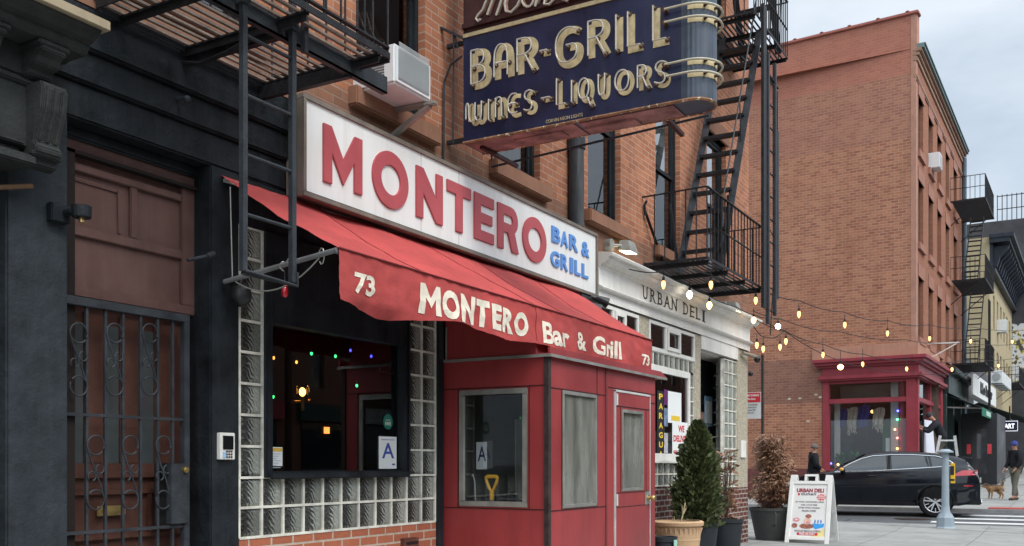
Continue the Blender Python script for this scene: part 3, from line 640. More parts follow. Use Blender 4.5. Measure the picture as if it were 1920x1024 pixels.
# ================================================================ awning
aw = thing('red_awning', 'faded red canvas awning lettered MONTERO Bar & Grill 73 over the bar front', 'awning', (7.1, 4.3, 2.9))
AX0, AX1, AYo, AYi = 4.588, 9.60, 3.847, YF
zo0, zo1, zi0, zi1 = 2.605, 2.60, 3.185, 3.27
def awf(u, v):
    x = AX0 + (AX1 - AX0) * u; y = AYo + (AYi - AYo) * v
    z = (zo0 + (zo1 - zo0) * u) * (1 - v) + (zi0 + (zi1 - zi0) * u) * v
    z -= .034 * math.sin(math.pi * v) * (.55 + .45 * math.cos(u * 31)) * (1 - .3 * math.cos(u * 13))
    return (x, y, z + .016 * mnoise.noise((x * 2.2, y * 5, 0)) * math.sin(math.pi * v) + .007 * mnoise.noise((x * 9 + y * 6, y * 3, 2)))
top = MB().grid(awf, 90, 16); 
tp = top.build('canopy', M_red, aw, smooth=True)
for u0, u1 in ((.50, .42), (.62, .57), (.18, .18), (.80, .80)):
    MB().tube([Vector(awf(u0 + (u1 - u0) * k / 12, k / 12)) + Vector((0, 0, .001)) for k in range(13)], .004, 5).build('seam', mat('seam_dark', (.20, .03, .03), .8, .2, 5, 0), tp)
def vb(x):
    t = (x - AX0) / (AX1 - AX0)
    z = 2.316 if t < .005 else 2.30
    z = 2.30 - .06 * math.exp(-((x - 5.05) / .28) ** 2) + .012 * math.sin(x * 5.5) - .06 * t * t * (t < 2) + .018 * math.exp(-((x - 5.9) / .3) ** 2)
    return z + .004 * mnoise.noise((x * 14, 0, 3))
def valy(x, z):
    fz = (2.6 - z) / .3
    return AYo - .018 * fz * math.sin(x * 7 + math.sin(x * 3) * 2) - .022 * mnoise.noise((x * 6, z * 5, 1.3)) * fz - .009 * mnoise.noise((x * 13 + z * 9, z * 16, 5)) - .05 * math.exp(-((x - 5.05) / .3) ** 2) * max(0, (2.33 - z) / .08) * -1
def valf(u, v):
    x = AX0 + (AX1 - AX0) * u; zt = zo0 + (zo1 - zo0) * u; z = vb(x) + (zt - vb(x)) * v
    return (x, valy(x, z), z)
va = MB().grid(valf, 170, 14).build('valance', M_red, aw, smooth=True)
MB().tube([(7.06, valy(7.06, 2.59 - k * .03) - .002, 2.59 - k * .03) for k in range(10)], .003, 4).build('stitching', mat('seam_dark', (0, 0, 0)), va); hem = MB(); hem.tube([(AX0 + (AX1 - AX0) * k / 120, AYo - .006, zo0 + (zo1 - zo0) * k / 120 + .002) for k in range(121)], .006, 6); hem.build('piping', mat('seam_dark', (0, 0, 0)), va)
AWP = mat('awning_paint', (.80, .72, .58), .7, .12, 7, .1, 60, streak=.2, stc=(.7, .45, .3), chips=.15, chipc=(.5, .07, .07))
for (s, u0, u1, zb, zt, of) in (('73', 665, 706, 2.36, 2.49, .035), ('M', 788, 825, 2.33, 2.535, .012), ('O', 828, 859, 2.33, 2.535, .055), ('N', 862, 891, 2.33, 2.535, .055), ('T', 893, 916, 2.33, 2.53, .055), ('E', 920, 939, 2.33, 2.525, .055), ('R', 942, 965, 2.33, 2.52, .055), ('O', 966, 990, 2.33, 2.52, .055),
                         ('Bar', 1015, 1065, 2.31, 2.495, .03), ('&', 1079, 1099, 2.325, 2.485, .025), ('Grill', 1112, 1163, 2.32, 2.495, .03), ('73', 1203, 1218, 2.32, 2.435, .035)):
    a = onY(u0, 600, AYo).x; b = onY(u1, 600, AYo).x
    t0 = MB()
    if s == 'M':
        w_, h_ = b - a, zt - zb; q_ = [(0, 0), (.27, 0), (.27, .55), (.5, .22), (.73, .55), (.73, 0), (1, 0), (1, 1), (.78, 1), (.5, .55), (.22, 1), (0, 1)]
        t0.v = [(a + x * w_, 0, zb + y * h_) for x, y in q_] * 2; t0.f = [tuple(range(12, 24))]
    else: text(t0, s, (a, 0, zb), UX, UZ, b - a, zt - zb, .0, of)
    # drape the paint over the cloth
    half = len(t0.v) // 2
    bm = bmesh.new(); vs = [bm.verts.new(p) for p in t0.v[half:]]
    for fc in t0.f:
        if all(i >= half for i in fc):
            try: bm.faces.new([vs[i - half] for i in fc])
            except Exception: pass
    for kz in range(1, 5):
        bmesh.ops.bisect_plane(bm, geom=bm.verts[:] + bm.edges[:] + bm.faces[:], plane_co=(0, 0, zb + (zt - zb) * kz / 5), plane_no=(0, 0, 1))
    nk = max(2, int((b - a) / .04))
    for kx in range(1, nk): bmesh.ops.bisect_plane(bm, geom=bm.verts[:] + bm.edges[:] + bm.faces[:], plane_co=(a + (b - a) * kx / nk, 0, 0), plane_no=(1, 0, 0))
    bm.verts.index_update()
    wp = MB(); wp.add([(v.co.x, valy(v.co.x, v.co.z) - .004, v.co.z) for v in bm.verts], [tuple(v.index for v in fc.verts) for fc in bm.faces]); bm.free(); wp.build('lettering', AWP, va)
# end arm and frame
f = MB(); f.cyl((AX0 - .0, 3.86, 2.595), (AX0 + .0, 4.80, 2.49), .016).cyl((AX0, 3.87, 2.585), (AX1, 3.87, 2.58), .012).cyl((AX1 - .02, 3.86, 2.58), (AX1 - .02, 4.8, 2.5), .014).cyl((AX0, YF - .03, 3.15), (AX1, YF - .03, 3.24), .014)
f.build('frame', M_steel, aw)
f = MB(); 
def cat(p, q, sag, n=10): p = Vector(p); q = Vector(q); return [p.lerp(q, k / n) - Vector((0, 0, sag * 4 * (k / n) * (1 - k / n))) for k in range(n + 1)]
f.tube(cat((AX0, 4.75, 3.1), (AX0 + .02, 4.75, 2.5), 0), .005, 5); f.tube(cat((AX0, 4.7, 2.48), (AX0, 4.0, 2.56), .12), .005, 5)
f.tube([(AX0 + .012 * math.cos(t), 4.3 + .01 * math.cos(t * 2), 2.54 + .03 * math.sin(t)) for t in [k * .7 for k in range(10)]], .0035, 5)
f.tube([(AX0, 4.28, 2.55), (AX0 - .01, 4.2, 2.62)], .004, 5); f.tube([(AX0 - .0, 3.98 + .02 * math.cos(t), 2.57 + .05 * math.sin(t)) for t in [k * .7 for k in range(9)]], .004, 5)
f.build('loose_wire', M_alu, aw)
p = atd(534, 549, 6.25)
o = tag(MB().lathe([(.006, .05), (.02, .03), (.022, -.01), (.012, -.03)], p, 12).build('red_bulb', mat('red_glassy', (.45, .01, .02), .1, .2, 8, 0, coat=1), smooth=True), 'small red bulb hanging under the awning beside the ladder foot', 'bulb')
MB().lathe([(.004, .14), (.006, .05)], p, 6).build('cord', M_rubber, o)

# ================================================================ illuminated box sign above the awning
bs = thing('box_sign', 'long white box sign with faded red MONTERO and blue BAR & GRILL letters', 'sign', (7.5, 4.74, 3.5))
SX0, SX1, SY, SZ0, SZ1 = 5.161, 9.972, 4.65, 3.168, 3.882
MB().box(SX0 + .03, SX1 - .03, SY + .012, YF - .002, SZ0 + .03, SZ1 - .03).build('cabinet', M_signframe, bs)
fm = MB(); fr = .034
fm.box(SX0, SX1, SY - .012, SY + .05, SZ0, SZ0 + fr); fm.box(SX0, SX1, SY - .012, SY + .05, SZ1 - fr, SZ1); fm.box(SX0, SX0 + fr, SY - .012, SY + .05, SZ0 + fr, SZ1 - fr); fm.box(SX1 - fr, SX1, SY - .012, SY + .05, SZ0 + fr, SZ1 - fr)
fm.box(SX0 + .0, SX1, SY + .05, YF - .004, SZ1 - .012, SZ1 - .001)
fm.build('frame', M_signframe, bs, bevel=.004)
MB().box(SX0 + .034, SX1 - .034, SY + .004, SY + .011, SZ0 + .034, SZ1 - .034).build('face_panel', M_white, bs)
m = MB()
for u in (790, 861): x = onY(u, 400, SY).x; m.box(x - .002, x + .002, SY + .002, SY + .004, SZ0 + .036, SZ1 - .036)
m.build('panel_joint', mat('joint_grey', (.35, .35, .33), .6, .2, 5, 0), bs)
def sx(u): return onY(u, 400, SY).x
EXT = Vector((0, -.016, 0)); OY = SY + .004
def poly(mb, pts, dy=0): mb.prism(pts, (0, OY, 0), UX, UZ, EXT + Vector((0, -dy, 0)))
zb, zt = 3.318, 3.735
# M
a, b = sx(605), sx(678); wd = b - a; st = .094
m = MB(); poly(m, [(a, zb), (a + st, zb), (a + st, zt - .20), (a + wd * .50, zb + .02), (b - st, zt - .20), (b - st, zb), (b, zb), (b, zt), (b - st * .95, zt), (a + wd * .5, zb + .21), (a + st * .95, zt), (a, zt)]); m.build('letter', M_signred, bs, bevel=.003)
def ring(cx, cz, ro, rz, ri, rzi, n=40):
    mb = MB(); vs = []
    for k in range(n):
        t = 2 * math.pi * k / n; c, s_ = math.cos(t), math.sin(t)
        vs += [(cx + ro * c, OY, cz + rz * s_), (cx + ri * c, OY, cz + rzi * s_), (cx + ro * c, OY - .016, cz + rz * s_), (cx + ri * c, OY - .016, cz + rzi * s_)]
    fs = []
    for k in range(n):
        i = 4 * k; j = 4 * ((k + 1) % n); fs += [(i + 2, j + 2, j + 3, i + 3), (i, i + 2, i + 2, j + 2)[:1] + (i + 2, j + 2, j), (i + 1, j + 1, j + 3, i + 3)]
    return mb.add(vs, fs)
for u0, u1 in ((697, 764), (979, 1023)):
    a, b = sx(u0), sx(u1); ring((a + b) / 2, (zb + zt) / 2 - .003, (b - a) / 2, (zt - zb) / 2 + .012, (b - a) / 2 - .105, (zt - zb) / 2 - .092).build('letter', M_signred, bs, smooth=True)
a, b = sx(779), sx(829); m = MB(); poly(m, [(a, zb), (a + .10, zb), (a + .10, zt - .21), (b - .10, zb), (b, zb), (b, zt), (b - .10, zt), (b - .10, zb + .21), (a + .10, zt), (a, zt)]); m.build('letter', M_signred, bs, bevel=.003)
a, b = sx(837), sx(882); c = (a + b) / 2; m = MB(); poly(m, [(c - .055, zb), (c + .055, zb), (c + .055, zt - .10), (b, zt - .10), (b, zt), (a, zt), (a, zt - .10), (c - .055, zt - .10)]); m.build('letter', M_signred, bs, bevel=.003)
a, b = sx(888), sx(925); zm = (zb + zt) / 2; m = MB(); poly(m, [(a, zb), (b, zb), (b, zb + .095), (a + .11, zb + .095), (a + .11, zm - .045), (b - .03, zm - .045), (b - .03, zm + .045), (a + .11, zm + .045), (a + .11, zt - .095), (b, zt - .095), (b, zt), (a, zt)]); m.build('letter', M_signred, bs, bevel=.003)
a, b = sx(932), sx(970); m = MB(); cz = zt - .125; hw = b - .13
outer = [(hw + .125 * math.cos(R(t)), cz + .125 * math.sin(R(t))) for t in range(90, -91, -20)]
inner = [(hw - .01 + .04 * math.cos(R(t)), cz + .04 * math.sin(R(t))) for t in range(-90, 91, 30)]
m.prism([(a, zt)] + outer + [(a + .105, cz - .125), (a + .105, cz - .04)] + inner + [(a + .105, cz + .04), (a + .105, zb), (a, zb)], (0, OY, 0), UX, UZ, EXT)
m.prism([(hw - .07, cz - .11), (hw + .06, cz - .11), (b + .01, zb), (b - .115, zb)], (0, OY, 0), UX, UZ, EXT + Vector((0, -.0015, 0))); m.build('letter', M_signred, bs)
for s, u0, u1, z0, z1 in (('B', 1034, 1049.5, 3.585, 3.745), ('A', 1051, 1064, 3.58, 3.74), ('R', 1067, 1083, 3.58, 3.74), ('&', 1090, 1104, 3.57, 3.73), ('G', 1032, 1048, 3.335, 3.495), ('R', 1051, 1064, 3.335, 3.495), ('I', 1068, 1074, 3.335, 3.495), ('L', 1077, 1087.5, 3.335, 3.49), ('L', 1090.5, 1102, 3.335, 3.485)):
    m = MB(); a, b = sx(u0), sx(u1); text(m, s, (a, OY, z0), UX, UZ, b - a, z1 - z0, .014, .03); m.build('letter', M_blue, bs)
fl = thing('floodlight', 'black twin floodlight under the right end of the box sign', 'floodlight', onY(1110, 570, 4.6))
p = onY(1100, 562, 4.62)
MB().box(p.x - .1, p.x + .16, 4.63, 4.76, p.z, p.z + .05).build('bracket', M_rubber, fl)
for dx, dz in ((.02, -.08), (.22, .02)): MB().cyl((p.x + dx, 4.62, p.z + dz + .03), (p.x + dx + .10, 4.52, p.z + dz - .02), .035, .06, 14).cyl((p.x + dx, 4.62, p.z + dz + .03), (p.x + dx - .06, 4.68, p.z + dz + .05), .035, .02, 12).build('lamp_head', M_rubber, fl, bevel=.004)

# ================================================================ projecting neon sign
NX, NT = 7.14, .32
ns = thing('neon_sign', 'old navy projecting neon sign reading BAR-GRILL WINES-LIQUORS with rounded outer end', 'sign', (7.3, 3.6, 4.08))
def outline(z, yin=4.6, yo=2.57, r=NT / 2, n=14):
    pts = [(NX, yin), (NX, yo)] + [(NX + r - r * math.cos(math.pi * k / n), yo - r * math.sin(math.pi * k / n)) for k in range(1, n)] + [(NX + NT, yo), (NX + NT, yin)]
    return [(x, y, z) for x, y in pts]
NZ0, NZ1, NZ2 = 4.078, 5.0, 5.95
def body(z0, z1, name, m, sub=None, **k):
    a, b = outline(z0), outline(z1); n_ = len(a)
    mb = MB().add(a + b, [(i, i + n_, (i + 1) % n_ + n_, (i + 1) % n_) for i in range(n_)] + [tuple(range(n_)), tuple(range(2 * n_ - 1, n_ - 1, -1))])
    return mb.build(name, m, ns, smooth=True)
body(NZ0, NZ1 + .0, 'cabinet', M_navy)
body(NZ1 + .002, NZ2, 'top_cabinet', M_signbrown)
# grey rounded end cap skin, fluted
e = MB(); r0 = NT / 2 + .006
e.grid(lambda u, v: (NX + NT / 2 - (r0 + .002 * math.cos(u * 90)) * math.cos(math.pi * u), 2.57 - (r0 + .002 * math.cos(u * 90)) * math.sin(math.pi * u) + 0, NZ0 + .01 + (NZ2 - NZ0 - .02) * v), 60, 6)
e.box(NX - .006, NX, 2.57, 2.62, NZ0 + .01, NZ2 - .01).box(NX + NT, NX + NT + .006, 2.57, 2.62, NZ0 + .01, NZ2 - .01); e.build('rounded_end', M_gray_e, ns, smooth=True)
s = MB(); s.box(NX - .012, NX, 2.66, 4.6, NZ1 - .012, NZ1 + .02); MB().box(NX - .03, NX, 2.6, 4.6, NZ1 + .06, NZ1 + .10).build('ledge', M_signbrown, ns); s.build('cream_stripe', M_neoncream, ns)
# rusty underside: plates, rim
u = MB(); u.box(NX + .015, NX + NT - .015, 3.55, 4.58, NZ0 - .006, NZ0 - .001); u.box(NX + .03, NX + NT - .03, 2.7, 3.5, NZ0 - .008, NZ0 - .001)
u.box(NX + .12, NX + .26, 3.05, 3.5, NZ0 - .03, NZ0 - .007); u.box(NX + .1, NX + .24, 3.7, 4.15, NZ0 - .016, NZ0 - .007)
u.build('underside', mat('rusty_soffit', (.27, .15, .135), .8, .6, 5, .5, 22, chips=.45, chipc=(.36, .30, .24)), ns)
rim = MB(); rim.tube([Vector(p) + Vector((-.004 if p[0] < NX + .05 else .0, 0, .004)) for p in outline(NZ0)], .013, 6); rim.build('rim', mat('flaking_rim', (.25, .13, .07), .8, .5, 9, .6, 60, chips=.95, chipc=(.68, .62, .46)), ns)
def ny(u, v=150): return onX(u, v, NX).y
PX = NX - .004
G = {'B': [[(0, 0), (0, 1)], [(0, 1), (.6, 1), (.9, .88), (.9, .64), (.6, .53), (0, .53)], [(.1, .50), (.6, .53), (1, .42), (1, .14), (.66, 0), (0, 0)]],
     'A': [[(0, 0), (.0, .7), (.18, .93), (.5, 1), (.82, .93), (1, .7), (1, 0)], [(0, .42), (1, .42)]],
     'R': [[(0, 0), (0, 1)], [(0, 1), (.6, 1), (.92, .88), (.92, .62), (.6, .5), (0, .5)], [(.5, .5), (1, 0)]],
     'G': [[(.95, .88), (.7, .99), (.4, .99), (.1, .84), (0, .55), (.06, .2), (.3, .02), (.65, .01), (.95, .14), (.95, .5), (.5, .5)]],
     'I': [[(0, 0), (0, 1)]], 'L': [[(0, 1), (0, 0), (1, 0)]], '-': [[(0, .5), (1, .5)]],
     'W': [[(-.22, .2), (-.22, .95), (0, 1), (0, .25), (.12, .03), (.38, .03), (.5, .25), (.5, .95)], [(.5, .25), (.62, .03), (.88, .03), (1, .25), (1, .95)]],
     'i': [[(0, -.05), (0, .95)]], 'N': [[(0, 0), (0, .95)], [(0, .7), (.15, .93), (.5, .97), (.85, .93), (1, .7), (1, 0)]],
     'E': [[(.95, .95), (.4, 1), (.06, .8), (0, .5), (.08, .18), (.45, 0), (1, .06)], [(.0, .5), (.8, .52)]],
     'S': [[(1, .9), (.6, 1), (.15, .93), (.05, .7), (.3, .54), (.75, .46), (.95, .25), (.8, .04), (.4, 0), (0, .1)]],
     'Q': [[(.5, 1), (.15, .88), (0, .5), (.15, .12), (.5, 0), (.85, .12), (1, .5), (.85, .88)]], 'q': [[(.5, .3), (.95, -.15)]],
     'U': [[(0, 1), (0, .25), (.25, .02), (.75, .02), (1, .25), (1, 1)]], 'O': [[(.5, 1), (.15, .88), (0, .5), (.15, .12), (.5, 0), (.85, .12), (1, .5), (.85, .88)]]}
ribs = MB(); tubes = MB(); dots = MB(); lay = [0]
def neon(ch, u0, u1, z0, z1, w, dy=.012, dz=.006):
    a, b = ny(u0), ny(u1); W_, H_ = a - b - w, z1 - z0 - w
    for st in G[ch]:
        closed = ch in 'QO' and len(st) == 8
        pts = [(w / 2 + x * W_, w / 2 + y * H_) for x, y in st]
        for it_ in range(2 if len(st) > 4 else 0): # round the corners, keeping ends
            q = []; Np = len(pts); rng = range(Np) if closed else range(Np - 1)
            if not closed: q.append(pts[0])
            for i in rng:
                p_, r_ = pts[i], pts[(i + 1) % Np]
                q += [(p_[0] * .75 + r_[0] * .25, p_[1] * .75 + r_[1] * .25), (p_[0] * .25 + r_[0] * .75, p_[1] * .25 + r_[1] * .75)]
            if not closed: q.append(pts[-1])
            pts = q
        lay[0] += 1; lift = .0004 * (lay[0] % 5)
        ribs.ribbon(pts, w, (PX + .004, a, z0), (0, -1, 0), UZ, (-.006 - lift, 0, 0), closed)
        tp_ = [(PX - .05, a - x + dy, z0 + y + dz) for x, y in pts]
        tubes.tube(tp_, .0068, 7, closed)
        if not closed and st is G[ch][-1]:
            for e_ in (tp_[0], tp_[-1]):
                tubes.tube([e_, (PX + .0, e_[1], e_[2])], .0065, 7); MB().cyl((PX + .002, e_[1], e_[2]), (PX - .012, e_[1], e_[2]), .019, n=12).build('electrode', mat('socket_rust', (.09, .05, .03), .7, .4, 9, .2), ns)
zb1, zt1 = onX(905, 163, NX).z, onX(905, 91, NX).z
for ch, u0, u1 in (('B', 886, 923), ('A', 929, 965), ('R', 972, 1012), ('G', 1043, 1097), ('R', 1104, 1147), ('I', 1156, 1169), ('L', 1178, 1213), ('L', 1225, 1262)):
    neon(ch, u0, u1, zb1 - (0.015 if ch in 'BG' else 0), zt1, .058)
neon('-', 1015, 1038, zb1 + .13, zb1 + .185, .05)
zb2, zt2 = 4.205, 4.40
for ch, u0, u1, hi in (('W', 884, 914, 0), ('i', 921, 930, 0), ('N', 934, 952, 0), ('E', 957, 981, 0), ('S', 987, 1010, 0), ('L', 1048, 1070, .04), ('I', 1076, 1084, 0), ('Q', 1088, 1116, 0), ('U', 1126, 1145, 0), ('O', 1156, 1191, 0), ('R', 1199, 1224, 0), ('S', 1231, 1260, 0)):
    neon(ch, u0, u1, zb2, zt2 + hi + .01, .034)
neon('q', 1101, 1118, zb2 - .03, zt2 - .06, .03); neon('-', 1020, 1041, zb2 + .07, zb2 + .12, .03)
ribs.build('painted_letters', M_neoncream, ns); tubes.build('neon_tubes', M_tube, ns, smooth=True)
mk = MB(); a_, b_ = ny(1024), ny(1093); text(mk, 'CORVIN NEON LIGHTS', (PX, a_, 4.112), (0, -1, 0), UZ, a_ - b_, .028, .002, .0); mk.build('maker_lettering', M_neoncream, ns)
sc_ = MB(); bk = MB()
def circ(u, v, a, b): return [(u + a * math.cos(k * .55), v + b * math.sin(k * .55)) for k in range(12)]
for ln_ in ([(901, 36), (896, 40), (892, 35), (896, 28), (905, 18), (915, -8), (924, -45)], [(913, 28), (925, -5), (942, -55)], [(930, 29), (942, -6), (957, -58)], [(957, -52), (946, 8), (948, 21), (958, 23), (970, 10), (984, -22)], circ(989, -2, 11, 15), [(1012, -26), (1003, 12)], [(1003, 12), (1012, -8), (1022, -10), (1020, 8), (1030, 8), (1045, -8)],
            [(1066, -62), (1053, 0), (1062, 2), (1070, -6)], [(1046, -34), (1076, -40)], circ(1085, -24, 9, 13), [(1108, -40), (1100, -10)], [(1100, -14), (1110, -34), (1120, -36)], circ(1136, -32, 10, 14), [(1170, -60), (1160, -50), (1170, -36), (1162, -26)]):
    sc_.tube([onX(u, v, NX - .05) for u, v in ln_], .010, 6); bk.tube([onX(u + 3, v + 1, NX - .004) for u, v in ln_], .016, 5)
sc_.build('script_tubes', M_tube, ns, smooth=True); bk.build('script_backing', mat('script_ground', (.30, .17, .12), .6, .2, 9, 0), ns)  # paler brown strokes on the cabinet face behind the script tubes
cc = (NX + NT / 2, 2.57)
for z in (4.273, 4.367, 4.69, 4.79):
    rr = NT / 2 + .05; rg = MB(); bnd = MB()
    rg.tube([(NX - .05, 2.74, z)] + [(cc[0] - rr * math.cos(math.pi * k / 16), cc[1] - rr * math.sin(math.pi * k / 16), z) for k in range(17)], .009, 7)
    rr = NT / 2 + .009
    bnd.grid(lambda u_, v_: (cc[0] - rr * math.cos(math.pi * u_), cc[1] - rr * math.sin(math.pi * u_), z - .025 + .05 * v_), 20, 1)
    rg.build('neon_ring', mat('ring_cream', (.50, .46, .34), .3, .1, 9, 0), ns, smooth=True); bnd.build('cream_band', M_neoncream, ns, smooth=True)
d2 = MB()
MS_ = mat('socket_rust', (0, 0, 0))
for z in (4.273, 4.367, 4.69, 4.79): 
    MB().cyl((NX, 2.74, z), (NX - .055, 2.74, z), .02, n=12).build('ring_socket', MS_, ns)
    for kk in (.25, .45): 
        v_ = Vector((-math.cos(math.pi * kk), -math.sin(math.pi * kk), 0)); MB().cyl(Vector((cc[0], cc[1], z)) + v_ * (NT / 2), Vector((cc[0], cc[1], z)) + v_ * (NT / 2 + .05), .012, n=8).build('ring_socket', MS_, ns)
# braces and rods
for q_ in ((tuple(onX(1213, 184, NX + .05)), (NX + NT + .28, 2.83, 4.03)), ((NX + .1, 4.48, 4.06), (NX + .62, 4.42, 4.02))): MB().bar(*q_, .035, .03).build('brace', M_signbrown, ns)
q_ = MB(); zq = onX(1000, 292, 7.78).z
q_.tube([onX(922, 290, 7.78), onX(922, 313, 7.78), onX(1330, 216, 7.78)], .011, 6)
q_.tube([(NX, 4.66, 4.92), (NX, 4.7, 5.08), (NX, 4.71, 4.09), (NX, 4.6, 4.09)], .008, 6); q_.bar((NX, 4.6, 4.99), (NX, 4.83, 5.13), .04, .02); q_.bar((NX + .1, 4.6, 5.0), (NX + .1, 4.83, 5.0), .04, .03); q_.bar((NX + .1, 4.6, 4.15), (NX + .1, 4.83, 4.15), .04, .03)
q_.tube([(NX - .02, 4.6, 4.83), (NX - .02, 4.72, 4.78), (NX, 4.80, 4.65), (NX, 4.81, 3.9)], .010, 6)
q_.build('support_rods', M_irong, ns)

# ================================================================ window air conditioner
ac = thing('air_conditioner', 'white window air conditioner on a bracket above the box sign', 'air conditioner', (6.3, 4.75, 4.2))
ax0, ax1, ay0, ay1, az0, az1 = 5.93, 6.41, 4.43, 4.97, 4.17, 4.47
f = MB(); f.box(ax0, ax1, ay0, ay1, az0, az1); cs = f.build('case', mat('ac_white', (.72, .73, .72), .4, .04, 4, 0, streak=.1), ac, bevel=.018)
f = MB(); f.box(ax0 + .04, ax1 - .04, ay0 - .006, ay0 - .001, az0 + .04, az1 - .04); f.build('coil_panel', mat('ac_coil', (.36, .38, .38), .5, .12, 3, 0), cs)
f = MB()
for i in range(26): z = az0 + .05 + i * .0105; f.box(ax0 + .042, ax1 - .042, ay0 - .010, ay0 - .006, z, z + .004)
f.build('fins', mat('ac_fin', (.5, .52, .52), .4, .1, 4, 0), cs)
f = MB()
for i in range(14): f.box(ax0 - .004, ax0 - .0005, ay0 + .1, ay0 + .32, az0 + .05 + i * .02, az0 + .06 + i * .02)
f.build('louvre', mat('louvre_dark', (.12, .12, .12), .6, 0, 1, 0), cs)
for q_ in (((ax1 - .05, YF - .0, az0 - .25), (ax1 - .02, ay0 + .0, az0 - .03), .05, .035), ((ax1 - .05, YF, az0 - .018), (ax1 - .02, ay0 - .06, az0 - .018), .055, .03)): MB().bar(*q_).build('bracket_arm', M_alu, ac, bevel=.004)

# ================================================================ downpipe
dp = thing('downpipe', 'thick black drainpipe running down the brick wall between two windows', 'drainpipe', (9.64, 4.74, 3.6))
MB().cyl((9.64, 4.745, 3.9), (9.64, 4.745, 11.4), .085, n=20).build('pipe', mat('pipe_black', (.035, .04, .045), .5, .3, 5, .3, 30, streak=.5, stc=(.22, .22, .2), chips=.2, chipc=(.3, .28, .25)), dp, smooth=True)
for z in (4.75, 7.0): MB().lathe([(.10, 0), (.10, .12)], (9.64, 4.745, z), 20).build('collar', M_irong, dp)

# ================================================================ red entrance booth
bo = thing('entrance_booth', 'red panelled entrance booth with windows and a door under the awning', 'booth', (8.3, 4.3, 0))
BX0, BX1, BY0 = 7.15, 9.52, 3.78
PL = lambda a, z, t: (BX0 + t, a, z)
PR = lambda a, z, t: (a, BY0 + t, z)
lw = (3.974, 4.645, .945, 1.945); fw = (7.408, 8.088, .93, 1.935)
dxa, dxb = 8.49, 9.34; dw = (8.64, 9.17, 1.047, 1.835)
w = MB(); cells(w, BY0 + .0, YF, 0, 2.2, [lw], PL, .05); cells(w, BX0, BX1, 0, 2.2, [fw, dw], PR, .05)
w.quad((BX1, BY0, 0), (BX1, YF, 0), (BX1, YF, 2.2), (BX1, BY0, 2.2))
w.quad((BX0, YF - .005, 0), (BX1, YF - .005, 0), (BX1, YF - .005, 2.2), (BX0, YF - .005, 2.2)) if 0 else None
bw_ = w.build('panelling', M_redvinyl, bo)
w = MB(); w.box(BX0 + .05, BX0 + .052, BY0 + .06, YF, 0, .93); w.box(BX0 + .06, BX1 - .05, BY0 + .05, BY0 + .052, 0, .92); w.build('lining', mat('lining_grey', (.14, .14, .14), .8, .2, 2, 0), bo)
# raised vinyl seams and bands
j = MB()
for z in (1.96, .93): j.box(BX0 - .004, BX0, BY0, YF, z - .004, z + .004)
for y in (3.955, 4.66): j.box(BX0 - .004, BX0, y - .003, y + .003, .935, 1.955)
for z, xa, xb in ((1.942, BX0, 8.297), (.918, BX0, 8.297)): j.box(xa, xb, BY0 - .004, BY0, z - .004, z + .004)
j.box(8.35, BX1, BY0 - .004, BY0, 2.02, 2.028); j.box(9.36, BX1, BY0 - .004, BY0, 1.93, 1.938); j.box(8.1, 8.104, BY0 - .004, BY0, .925, 2.19); j.box(7.395, 7.4, BY0 - .004, BY0, .925, 1.938)
j.box(8.5, 9.33, BY0 - .014, BY0 - .006, 1.852, 1.860); j.box(8.5, 9.33, BY0 - .014, BY0 - .006, 1.048, 1.056) if 0 else None
j.build('seams', mat('seam_black', (.03, .012, .012), .6, .3, 8, 0), bo)
j = MB(); j.box(BX0 - .012, BX0 + .035, BY0 - .012, BY0 + .03, 0, 2.2); j.build('corner_post', mat('corner_black', (.045, .03, .028), .6, .5, 12, .6, 60, chips=.3, chipc=(.2, .12, .1)), bo)
j = MB(); j.box(8.285, 8.315, BY0 - .008, BY0, 0, 2.19); j.build('joint_strip', mat('strip_dull', (.16, .035, .035), .5, .3, 9, .1), bo)
def wframe(P, a0, a1, z0, z1, nm, wfr=.045, hingeside=None):
    m = MB(); e = .010
    def bx(a, b, c, d):
        p, q = P(a, c, -e), P(b, d, .02); m.box(p[0], q[0], p[1], q[1], p[2], q[2])
    bx(a0, a1, z0, z0 + wfr); bx(a0, a1, z1 - wfr, z1); bx(a0, a0 + wfr, z0 + wfr, z1 - wfr); bx(a1 - wfr, a1, z0 + wfr, z1 - wfr)
    o = m.build('window', M_alu, bo, bevel=.004)
    g = MB(); g.quad(P(a0 + wfr, z0 + wfr, .012), P(a1 - wfr, z0 + wfr, .012), P(a1 - wfr, z1 - wfr, .012), P(a0 + wfr, z1 - wfr, .012)); g.build('pane', M_glassd if nm else M_glass, o)
wframe(PL, *lw, 0); wframe(PR, *fw, 1, .03)
dr = MB()
for a, b, c, d in ((dxa, dw[0], .0, 1.99), (dw[1], dxb, 0, 1.99), (dw[0], dw[1], 0, dw[2]), (dw[0], dw[1], dw[3], 1.99)): dr.box(a, b, BY0 - .012, BY0 - .0005, max(c, .03), d)
dd = dr.build('door', M_redvinyl, bo)
j = MB(); j.box(dxa - .012, dxa, BY0 - .018, BY0, .02, 2.005); j.box(dxa - .012, dxb + .012, BY0 - .018, BY0, 1.992, 2.012); j.box(dxb, dxb + .01, BY0 - .018, BY0, .02, 1.992); j.build('door_trim', mat('trim_white', (.55, .53, .5), .4, .15, 7, 0), dd)
j = MB(); 
for z in (1.86, 1.035, .9): j.box(dxa + .005, dxb - .005, BY0 - .015, BY0 - .012, z - .003, z + .003)
j.box(8.60, 8.606, BY0 - .015, BY0 - .012, 1.035, 1.86); j.box(9.24, 9.246, BY0 - .015, BY0 - .012, 1.035, 1.86); j.build('door_seams', mat('seam_black', (0, 0, 0)), dd)
